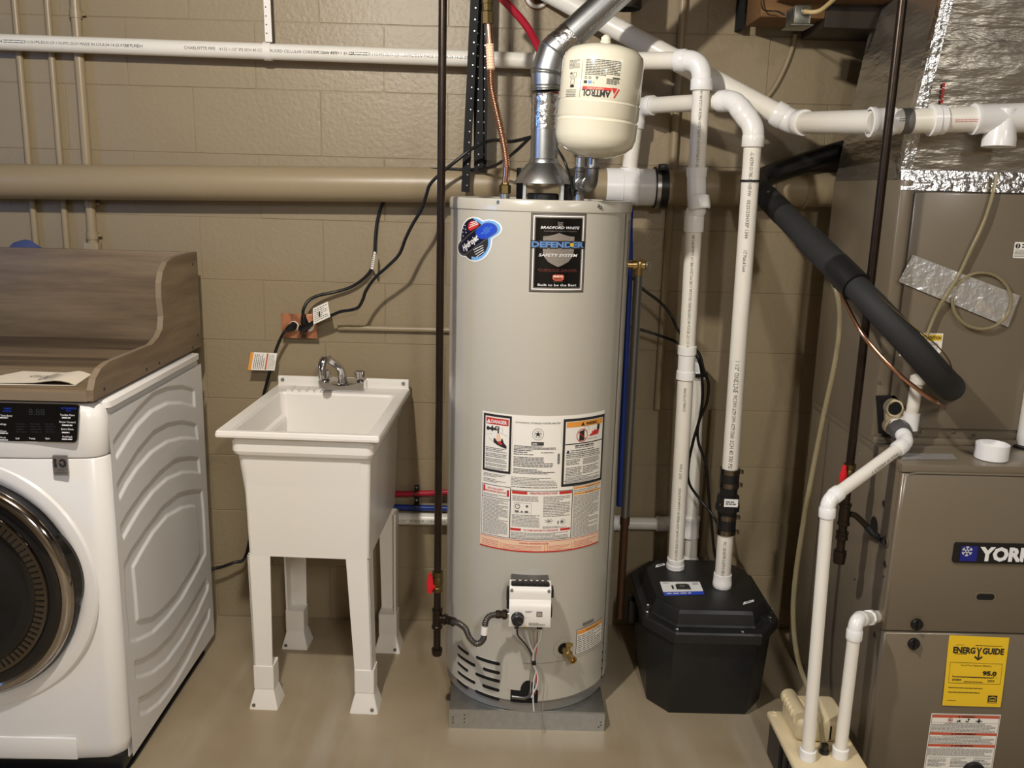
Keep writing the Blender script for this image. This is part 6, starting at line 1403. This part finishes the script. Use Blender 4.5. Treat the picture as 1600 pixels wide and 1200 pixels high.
m = MB(); q = at(1472, 128, Y=PYF - .008); q2 = at(1470, 162, Y=PYF - .008); FPp = plane((q.x, PYF - .013, q.z), (0, 0, -1), (1, 0, 0)); 
for k in range(4): m.rect(plane((q.x, PYF - .0122, q2.z + (q.z - q2.z) * k / 4), (1, 0, 0), (0, 0, 1)), 0, 0, .007, (q.z - q2.z) * .2, m_redprint, 0)
m.build('tape_stamp', t, stuff=True)
ft = [at(*p, Y=CY2 - .006) for p in ((1404, 440), (1575, 511), (1594, 462), (1426, 398))]
t = tag(sheet(MB(), ft, 60, 18, .0028, V(0, -1, 0), m_foilmatt, 7, (1.5, .3), .22).build('foil_tape_strip', loc=(ft[0] + ft[2]) / 2, angle=80), 'slanting strip of crinkled foil tape holding a clear tube on the coil cabinet', 'tape')
q = [at(*p, Z=FZT + .0012) for p in ((1408, 718), (1496, 718), (1488, 709), (1412, 708))]
tag(sheet(MB(), q, 16, 4, .0008, V(0, 0, 1), m_foilmatt, 8).build('flat_tape_strip', loc=q[0]), 'flat strip of silver tape on top of the furnace edge', 'tape')
cq = at(1548, 717, Z=FZT)
m = MB().lathe([(.038, 0), (.040, .002), (.040, .040), (.0375, .041), (.0365, .038), (.0365, .012), (0, .012)], (cq.x, cq.y, FZT + .001), (0, 0, 1), m_pvcfit, 40)
tag(m.build('plastic_pipe_cap', loc=(cq.x, cq.y, FZT + .001)), 'white plastic pipe cap lying on top of the furnace', 'cap')  # a pipe cap, resting loose on the furnace top
q = at(1602, 699, Z=FZT); m = MB().lathe([(.034, 0), (.034, .005), (.026, .008), (0, .008)], (q.x, q.y, FZT + .001), (0, 0, 1), m_black, 28); m.cyl((q.x, q.y, FZT + .005), (q.x, q.y, FZT + .2), .024, m_pvc)
tag(m.build('intake_pipe', loc=(q.x, q.y, FZT + .001)), 'white pipe in a black flange at the right edge of the furnace top', 'pipe')

# ------------------------------------------------------------------ white exhaust pipe
RF = .0302
p0_, p1_, p2_, p3_ = at(838, -22, Y=2.925), at(1240, 192, Y=2.67), at(1372, 190.5, Y=2.27), at(1700, 181, Y=2.262)
p2a = at(1272, 199.5, Y=2.33)
t = thing('exhaust_pipe', 'thick white exhaust pipe slanting down behind the elbows and across the foil duct', 'pipe', p1_)
_, s1, s2 = elbow(t, p0_, p1_, p2_, RF, m_pvcfit, .034, .030, fat=1.14, collar=1.22)
pipe(t, p0_, s1, RF, m_pvc, n=30); pipe(t, s2, p2_, RF, m_pvc, n=30)
d_ = (p3_ - p2_).normalized()
def onx(px): return min((p2_ + d_ * (k * .002 - .02) for k in range(320)), key=lambda p: abs(pxy(p)[0] - px))
MB().lathe([(RF, -.006), (RF * 1.2, -.005), (RF * 1.2, .006), (RF * 1.1, .010), (RF * 1.1, .055), (RF, .056)], onx(1362), d_, m_pvcfit, 32).build('coupling', t)
pipe(t, p2_, p3_, RF, m_pvc, n=30)
MB().lathe([(RF + .0004, 0), (RF + .0008, .001), (RF + .0008, .024), (RF + .0004, .025)], onx(1406), d_, m_greyprint, 32).build('primer_band', t)
MB().lathe([(RF, -.004), (RF * 1.24, -.003), (RF * 1.24, .012), (RF * 1.16, .014), (RF * 1.16, .030), (RF, .031)], onx(1455), d_, m_pvcfit, 32).build('coupling', t)
te = MB().lathe([(RF, -.004), (RF * 1.24, -.003), (RF * 1.24, .006), (RF * 1.16, .012), (RF * 1.16, .16), (RF, .161)], onx(1522), d_, m_pvcfit, 32)
tc = onx(1566); te.lathe([(RF * 1.16, -.02), (RF * 1.16, .030), (RF * 1.18, .034), (RF * 1.28, .05), (RF * 1.28, .068), (RF * 1.0, .068), (RF * 1.0, .03)], tc, (-.02, -.04, -1), m_pvcfit, 32); te.build('tee', t)
run_print(t, onx(1376), onx(1700), RF, [(.002, '#', .010, m_print)], -.1); run_print(t, onx(1484), onx(1700), RF, [(.0, '#', .008, m_redprint)], -.3, 'red_print'); run_print(t, onx(1580), onx(1700), RF, [(.0, '#', .008, m_print)], .1)
q = at(840, -8, Y=2.962); m = MB(); m.torus(q, (0, -1, 0), .034, .006, m_pvcfit, 32); m.lathe([(.044, .001), (.0, .0012)], q + V(0, .004, 0), (0, -1, 0), m_copperold, 24)
tag(m.build('wall_collar', loc=q), 'white ring collar where pipes leave through the wall, left of the sloping vent', 'collar')
q = at(978, 8, Y=2.78); m = MB().lathe([(.042, 0), (.046, .004), (.046, .46)], (q.x, q.y, q.z - .012), (0, 0, 1), m_duct_shade, 32); m.lathe([(.042, 0), (.034, .01), (.030, .4)], (q.x, q.y, q.z - .012), (0, 0, 1), m_dark, 32)
tag(m.build('round_duct', loc=q), 'end of a dark round duct hanging above the expansion tank', 'duct')

# ------------------------------------------------------------------ refrigerant lines
ls = spline(pts([(1345, 228, 2.86), (1300, 240, 2.86), (1245, 258, 2.85), (1205, 272, 2.82), (1186, 283, 2.76), (1192, 300, 2.68), (1225, 335, 2.58), (1275, 385, 2.40), (1320, 430, 2.25), (1370, 482, 2.135), (1420, 535, 2.09), (1458, 577, 2.10), (1476, 597, 2.14), (1483, 603, 2.22), (1485, 605, 2.31)]), 8)
t = thing('refrigerant_line', 'thick black foam-insulated line slanting from the back wall down to the coil cabinet', 'pipe', ls[len(ls) // 2])
MB().tube(ls[:44], .031, m_tape, 20).build('taped_section', t); MB().tube(ls[42:58], .0335, m_foam, 20).build('foam_sleeve', t)
MB().tube(ls[54:67], .037, m_foam, 22).build('foam_sleeve', t); MB().tube(ls[66:], [.0315 + .0050 * i / (len(ls) - 66) for i in range(len(ls) - 66)], m_foam, 24).build('foam_sleeve', t)
for a_, b_, r in ((45, 49, .0345), (62, 68, .0382)): MB().tube(ls[a_:b_], r, m_tape, 22).build('tape_wrap', t)
cz = spline(pts([(1311, 452, 2.25), (1322, 475, 2.20), (1345, 518, 2.13), (1372, 552, 2.10), (1405, 585, 2.08), (1440, 613, 2.08), (1466, 630, 2.11), (1476, 637, 2.30)]), 6)
tag(MB().tube(cz, .0052, m_copper, 12).build('copper_line', loc=cz[10]), 'thin bare copper line under the black foam line', 'copper line')
MB().tube(pts([(1302, 448, 2.25), (1306, 442, 2.235), (1316, 436, 2.225), (1325, 434, 2.225)]), .0022, m_cord, 8).build('zip_tie', t)
tag(MB().tube(spline(pts([(1322, 398, 2.34), (1345, 432, 2.20), (1382, 470, 2.11), (1425, 508, 2.06), (1462, 538, 2.05), (1482, 562, 2.05), (1488, 580, 2.07)]), 6), .0017, m_dullbrass, 8).build('sensor_wire', loc=at(1425, 508, Y=2.15)), 'thin brown wire running along the top of the black foam line', 'wire')
vq = [(1200, 300, 2.63), (1230, 350, 2.56), (1270, 400, 2.46), (1300, 440, 2.37), (1311, 475, 2.34), (1311, 520, 2.33), (1303, 575, 2.32), (1288, 645, 2.31), (1270, 735, 2.30), (1253, 830, 2.28), (1241, 920, 2.26), (1240, 980, 2.23), (1248, 1035, 2.19), (1266, 1085, 2.13), (1281, 1125, 2.08), (1287, 1178, 2.045)]
q = spline(pts(vq), 6); tag(MB().tube(q, .0068, m_vinyl, 12).build('drain_tube', loc=q[-1]), 'long clear yellowed drain tube hanging beside the furnace down to the condensate pump', 'tube')
vq = [(1558, 272, 2.297), (1552, 300, 2.293), (1538, 345, 2.292), (1516, 392, 2.292), (1498, 430, 2.294), (1478, 462, 2.288), (1462, 490, 2.294), (1448, 525, 2.290), (1438, 556, 2.286), (1434, 584, 2.283)]
t = thing('coil_drain_tube', 'clear tube with a loop under the foil tape on the coil cabinet front', 'tube', at(1440, 540, Y=2.29))
MB().tube(spline(pts(vq), 6), .0047, m_vinyl, 12).build('straight_tube', t)
lc = [at(1534 + 46 * math.cos(a), 470 + 44 * math.sin(a), Y=2.294 - .004 * math.sin(a)) for a in [math.radians(k) for k in range(-150, 200, 14)]]
MB().tube(spline(lc, 2), .0042, m_vinyl, 12).build('loop', t)

# ------------------------------------------------------------------ condensate drain and pump
PX0, PX1, PY0, PY1, PZ = .758, .948, 1.90, 2.235, .132
t = thing('condensate_pump', 'beige and black condensate pump on the floor under the two white drain legs', 'pump', ((PX0 + PX1) / 2, 2.07, 0))
m = MB(); m.box((PX0 + .008, PY0 + .008, 0), (PX1 - .008, PY1 - .008, PZ - .018), m_black, .008, 3); m.build('reservoir', t)
for k in range(4): MB().box((PX0 + .004, PY0 + .05 + k * .05, .02), (PX0 + .010, PY0 + .065 + k * .05, PZ - .03), m_dark, .001).build('reservoir_rib', t)
m = MB(); m.box((PX0, PY0, PZ - .020), (PX1, PY1, PZ), m_beige, .008, 3); m.build('lid', t)
m = MB(); m.box((PX0 + .035, 2.085, PZ - .002), (PX1 - .012, PY1 - .012, PZ + .062), m_beige, .018, 4); mc_ = m.build('motor_cover', t)
m = MB(); m.cyl((PX0 + .050, 2.10, PZ + .058), (PX0 + .050, PY1 - .02, PZ + .058), .022, m_beige); m.build('cover_ridge', mc_)
for k in range(5): y = 2.12 + k * .018; MB().box((PX0 + .026, y, PZ + .054), (PX0 + .042, y + .006, PZ + .076), m_beige, .002).build('vent_rib', mc_)
for x in (.858, .882): MB().box((x - .002, 2.0835, PZ + .012), (x + .002, 2.086, PZ + .050), m_dark).build('vent_slit', mc_)
MB().lathe([(.013, 0), (.013, .008), (.009, .010), (.009, .026), (.0, .026)], (at(1287, 1180, Y=2.045).x, 2.045, PZ), (0, 0, 1), m_black, 18).build('outlet_barb', t)
MB().torus((PX0 + .016, PY1 - .02, PZ + .001), (0, 0, 1), .008, .003, m_beige, 16, 6).build('hanging_eye', t)
RC = .0158
E0_ = at(1418, 690, Y=2.20); E1_ = at(1294, 782, Y=2.03); bz = at(1262, 1180, Y=2.02); E2_ = V(bz.x, bz.y, PZ); E1_.y = 2.03
t = thing('condensate_drain', 'white condensate drain pipe sloping from the grey union down into the pump', 'pipe', E2_)
un0 = at(1394, 655, Y=2.31)
_, s1, s2 = elbow(t, E0_, E1_, E2_, RC, m_pvcfit, .020, .022, collar=1.26)
_, s3, s4 = elbow(t, un0, E0_, E1_, RC, m_pvcfit, .020, .026, collar=1.26)
pipe(t, s4, s1, RC, m_pvc); pipe(t, s2, E2_, RC, m_pvc); pipe(t, un0, s3, RC * .9, m_pvcfit)
du_ = (E0_ - un0).normalized(); um = un0.lerp(E0_, .52); MB().lathe([(.018, -.018), (.026, -.016), (.029, -.008), (.029, .010), (.026, .018), (.018, .020)], um, du_, m_greypipe, 10).build('grey_union', t, angle=25)
MB().lathe([(RC, 0), (.0205, .001), (.0205, .026), (RC, .028)], E2_ , (0, 0, 1), m_pvcfit, 24).build('bottom_socket', t)
run_print(t, s4, s1, RC, [((s4 - s1).length * .2, 'AMERICA', .0085, m_greyprint)], -.2) if False else None
dd_ = (s4 - s1); m = MB(); Mp = pipem(s4, s1, RC, .25); m.text(Mp, 'MADE IN AMERICA V', dd_.length * .08, 0, .0085, m_greyprint, al='l', h=.0006); m.build('pipe_print', t, smooth=False)
# plate with ports
pq = at(1390, 648, Y=CYF_); m = MB()
m.prism([at(*p, Y=CYF_ - .004) for p in ((1368, 618), (1396, 617), (1428, 652), (1424, 682), (1372, 676))], (0, -.006, 0), m_black)
pt = thing('drain_port', 'beige drain port plate with round opening on black gasket, low on the coil cabinet', 'fitting', pq)
m.build('gasket', pt)
c = at(1393, 635, Y=CYF_ - .012); c3 = at(1391, 664, Y=CYF_ - .012); m = MB()
m.lathe([(.0225, 0), (.0225, .022), (.0185, .022), (.0170, .004), (0, .004)], c, (0, -1, 0), m_beige, 28); m.lathe([(.0226, 0), (.0226, .018), (.0185, .018), (.0170, .004), (0, .004)], c3, (0, -1, 0), m_beige, 28)
m.prism([at(*p, Y=CYF_ - .011) for p in ((1381, 640), (1406, 630), (1424, 655), (1416, 672), (1381, 668))], (0, -.012, 0), m_beige); m.build('port_plate', pt)
MB().lathe([(.0165, .0245), (.0165, .0236), (0, .0236)], c, (0, -1, 0), m_dark, 24).build('port_hole', pt)
st0, st1 = at(1424, 652, Y=2.262), at(1434, 592, Y=2.262)
t = thing('drain_stub', 'short white vertical drain stub below the end of the foam line', 'pipe', st0)
pipe(t, st0, st1, RC, m_pvc)
d_ = (st1 - st0).normalized(); MB().lathe([(.0, -.034), (.0205, -.033), (.0205, .012), (RC, .013)], st0, d_, m_pvcfit, 24).build('stub_socket', t); MB().cyl(st0 - d_ * .010, at(1412, 660, Y=2.30), .0185, m_pvcfit).build('side_socket', t)
MB().lathe([(RC, -.002), (RC * 1.2, -.001), (RC * 1.2, .018), (RC * .6, .024), (0, .024)], st1 - d_ * .012, d_, m_pvc, 24).build('open_end', t)
# second leg from the furnace side
g0 = at(1372, 963, X=FX0); gz = g0.z; bz = at(1312, 1182, Y=2.03); G2 = V(bz.x, bz.y, PZ); G1_ = at(1322, 968, Y=2.03); G1_.x = G2.x
t = thing('furnace_drain', 'shorter white drain leg from the furnace side down into the condensate pump', 'pipe', G2)
g0.x = FX0 - .002
_, s1, s2 = elbow(t, g0, G1_, G2, RC, m_pvcfit, .028, .024, collar=1.26)
pipe(t, g0, s1, RC, m_pvc); pipe(t, s2, G2, RC, m_pvc); MB().lathe([(RC, 0), (.0205, .001), (.0205, .026), (RC, .028)], G2, (0, 0, 1), m_pvcfit, 24).build('bottom_socket', t)
q = g0.lerp(s1, .5); MB().lathe([(RC, -.014), (.0205, -.013), (.0205, .006), (.0185, .010), (RC, .011)], q, g0 - s1, m_pvcfit, 8).build('adapter', t, angle=25)

# ------------------------------------------------------------------ gas lines
def ball_valve(parent, p, r, handle_mat):
    v = MB().lathe([(r * 1.0, -.030), (r * 1.45, -.030), (r * 1.45, -.018), (r * 1.25, -.016), (r * 1.55, -.006), (r * 1.55, .006), (r * 1.25, .016), (r * 1.45, .018), (r * 1.45, .030), (r, .030)], p, (0, 0, 1), m_dullbrass, 12).build('ball_valve', parent, angle=25)
    h = MB(); c = p + V(-.018, -.012, 0); S_ = [(-.030, .0045), (-.027, .0075), (-.016, .0095), (-.004, .0105), (.008, .0095), (.020, .0065), (.028, .0050), (.031, .003)]
    h.loft([[c + V(w_ * math.cos(2 * math.pi * k / 12) - .002, -.003 + .0062 * math.sin(2 * math.pi * k / 12), z) for k in range(12)] for z, w_ in S_], handle_mat); h.cyl(c + V(.004, -.004, -.012), c + V(.014, .012, -.012), .007, handle_mat, n=14)
    h.build('red_handle', v, angle=25)
def fit(parent, p, r, L, name, axis=(0, 0, 1)):
    return MB().lathe([(r, -L / 2), (r * 1.5, -L / 2), (r * 1.5, -L / 2 + .006), (r * 1.3, -L / 2 + .008), (r * 1.3, L / 2 - .008), (r * 1.5, L / 2 - .006), (r * 1.5, L / 2), (r, L / 2)], p, axis, m_iron, 22).build(name, parent)
gx, gy = at(686.5, 600, Y=2.35).x, 2.35
t = thing('gas_pipe', 'black iron gas pipe with red valve handle standing left of the water heater', 'pipe', (gx, gy, at(680, 1022, Y=gy).z))
zt, zv, zte, ze = 2.44, at(683, 908, Y=gy).z, at(681, 966, Y=gy).z, at(680, 1024, Y=gy).z; r = .0105
pipe(t, (gx, gy, zt), (gx, gy, zv + .028), r, m_iron, n=20); pipe(t, (gx, gy, zv - .028), (gx, gy, ze + .01), r, m_iron, n=20)
ball_valve(t, V(gx, gy, zv), r, m_red)
te_ = fit(t, V(gx, gy, zte), r, .058, 'tee'); MB().lathe([(r * 1.2, 0), (r * 1.2, .018), (r * 1.5, .020), (r * 1.5, .028), (r, .028)], (gx, gy, zte), (1, -.25, 0), m_iron, 20).build('tee_branch', te_)
MB().lathe([(r, .016), (r * 1.5, .016), (r * 1.5, .008), (r * 1.25, -.004), (0, -.005)], (gx, gy, ze + .006), (0, 0, 1), m_iron, 20).build('pipe_cap', t)
f0 = V(gx + .030, gy - .008, zte); end = V(CX0 - .004, CYF + .035, at(790, 960, Y=2.24).z)
t = thing('gas_connector', 'corrugated grey gas hose looping from the iron gas tee to the heater control', 'hose', f0)
pth = spline([f0 + V(.018, -.012, 0), at(715, 973, Y=2.29), at(727, 982, Y=2.26), at(734, 997, Y=2.24), at(745, 1006, Y=2.23), at(755, 999, Y=2.225), at(757, 984, Y=2.225), at(759, 971, Y=2.228), at(766, 962, Y=2.233), end + V(-.020, 0, 0)], 10)
Q = resample(pth, .0014); MB().tube(Q, [.0088 if i % 4 < 2 else .0070 for i in range(len(Q))], M('grey_hose_metal', (96, 92, 86), .35, .8), 14).build('corrugated_hose', t, angle=70)
i0 = min(range(len(Q)), key=lambda i: abs(pxy(Q[i])[0] - 757) + abs(pxy(Q[i])[1] - 984)); MB().tube(Q[i0 - 9:i0 + 9], .0098, m_paper, 14).build('hose_tag', t)
for k, (p, d_) in enumerate(((f0, V(1, -.5, -.05)), (end + V(-.020, 0, 0), V(1, 0, 0)))):
    MB().lathe([(.009, -.004), (.0125, -.003), (.0125, .010), (.0105, .011), (.0105, .014), (.013, .015), (.013, .024), (.009, .025)] if not k else [(.009, -.012), (.012, -.010), (.012, .000), (.0105, .001), (.0105, .006), (.014, .007), (.014, .016), (.010, .020)], p, d_, m_iron, 8).build('end_nut', t, angle=20)
MB().cyl(end + V(-.004, 0, 0), end + V(.008, 0, 0), .0085, m_steel).build('inlet_nipple', t)
# right gas line
gy2 = 2.205; gx2 = at(1365, 400, Y=gy2).x; r = .0108
zv, zte, ze = at(1321, 742, Y=gy2).z, at(1318, 803, Y=gy2).z, at(1312, 878, Y=gy2).z
t = thing('gas_pipe', 'black iron gas pipe with red valve handle in front of the furnace side', 'pipe', (gx2, gy2, ze))
pipe(t, (gx2, gy2, 2.44), (gx2, gy2, zv + .028), r, m_iron, n=20); pipe(t, (gx2, gy2, zv - .028), (gx2, gy2, ze + .01), r, m_iron, n=20)
ball_valve(t, V(gx2, gy2, zv), r, m_red); te_ = fit(t, V(gx2, gy2, zte), r, .058, 'tee')
fit(t, V(gx2, gy2, at(1315, 836, Y=gy2).z), r, .020, 'bushing')
MB().lathe([(r, .018), (r * 1.55, .018), (r * 1.55, .008), (r * 1.4, -.016), (0, -.017)], (gx2, gy2, ze + .014), (0, 0, 1), m_iron, 20).build('pipe_cap', t)
q = at(1385, 847, X=FX0); f0 = V(gx2 + .014, gy2, zte); pth = spline([f0, at(1337, 806, Y=2.205), at(1352, 820, Y=2.20), at(1366, 835, Y=2.195), at(1378, 843, Y=2.193), V(FX0 - .001, q.y, q.z)], 8)
t = thing('gas_connector', 'short black gas tube from the right iron tee into the furnace side', 'hose', f0)
MB().tube(pth[:18], .0078, m_iron, 14).build('iron_tail', t); Q = resample(pth[17:], .0018); MB().tube(Q, [.0092 if i % 3 < 2 else .0082 for i in range(len(Q))], m_tape, 14).build('black_hose', t)

# ------------------------------------------------------------------ timber, junction box, cable
t = thing('framing_timber', 'brown rough wooden framing above the wall beside the steel junction box', 'timber', (.85, 2.83, 2.045))
MB().box((.713, 2.735, 2.045), (.90, 2.90, 2.46), m_timber, .003).build('blocking', t)
MB().box((.755, 2.64, 2.085), (1.5, 2.735, 2.46), m_timber, .003).build('joist', t)
MB().box((.695, 2.92, 2.04), (.712, 2.965, 2.46), m_dark).build('gap_strip', t); MB().box((.900, 2.735, 2.02), (1.6, 2.95, 2.46), m_duct_shade, .004).build('rim_board', t)  # rim board coloured dark to stand for the shade up there
jq = at(1240, 37, Y=2.56); j1 = at(1269, 8, Y=2.56)
t = thing('junction_box', 'small steel electrical junction box under the timber at top right', 'electrical box', (jq.x + .02, 2.6, jq.z))
MB().box((jq.x, 2.56, jq.z), (j1.x, 2.64, j1.z), m_box, .004).build('box_body', t); MB().box((jq.x - .008, 2.556, jq.z - .004), (j1.x + .008, 2.644, jq.z - .0005), m_box, .001).build('cover_plate', t)
kq = at(1257, 18, Y=2.56); MB().torus((kq.x, 2.555, kq.z), (0, -1, 0), .0085, .002, m_box, 18).build('cable_clamp', t)
for k in range(3): MB().box((jq.x - .0012, 2.575 + k * .02, jq.z + .02), (jq.x + .001, 2.583 + k * .02, jq.z + .04), m_print).build('box_slot', t)
tag(MB().tube(spline(pts([(1257, 18, 2.558), (1270, 19, 2.535), (1282, 16, 2.53), (1295, 6, 2.54), (1310, -8, 2.56), (1330, -30, 2.58)]), 6), .0058, m_romex, 12).build('electrical_cable', loc=kq), 'cream electrical cable leaving the steel junction box', 'cable')
tag(MB().tube(spline(pts([(1189, -6, 2.72), (1190, 8, 2.715), (1194, 16, 2.705), (1205, 17, 2.70), (1216, 18, 2.63), (1226, 24, 2.625)]), 5), .002, m_cord, 8).build('black_wire', loc=at(1205, 17, Y=2.7)), 'thin black wire stapled to the wooden framing at top right', 'wire')
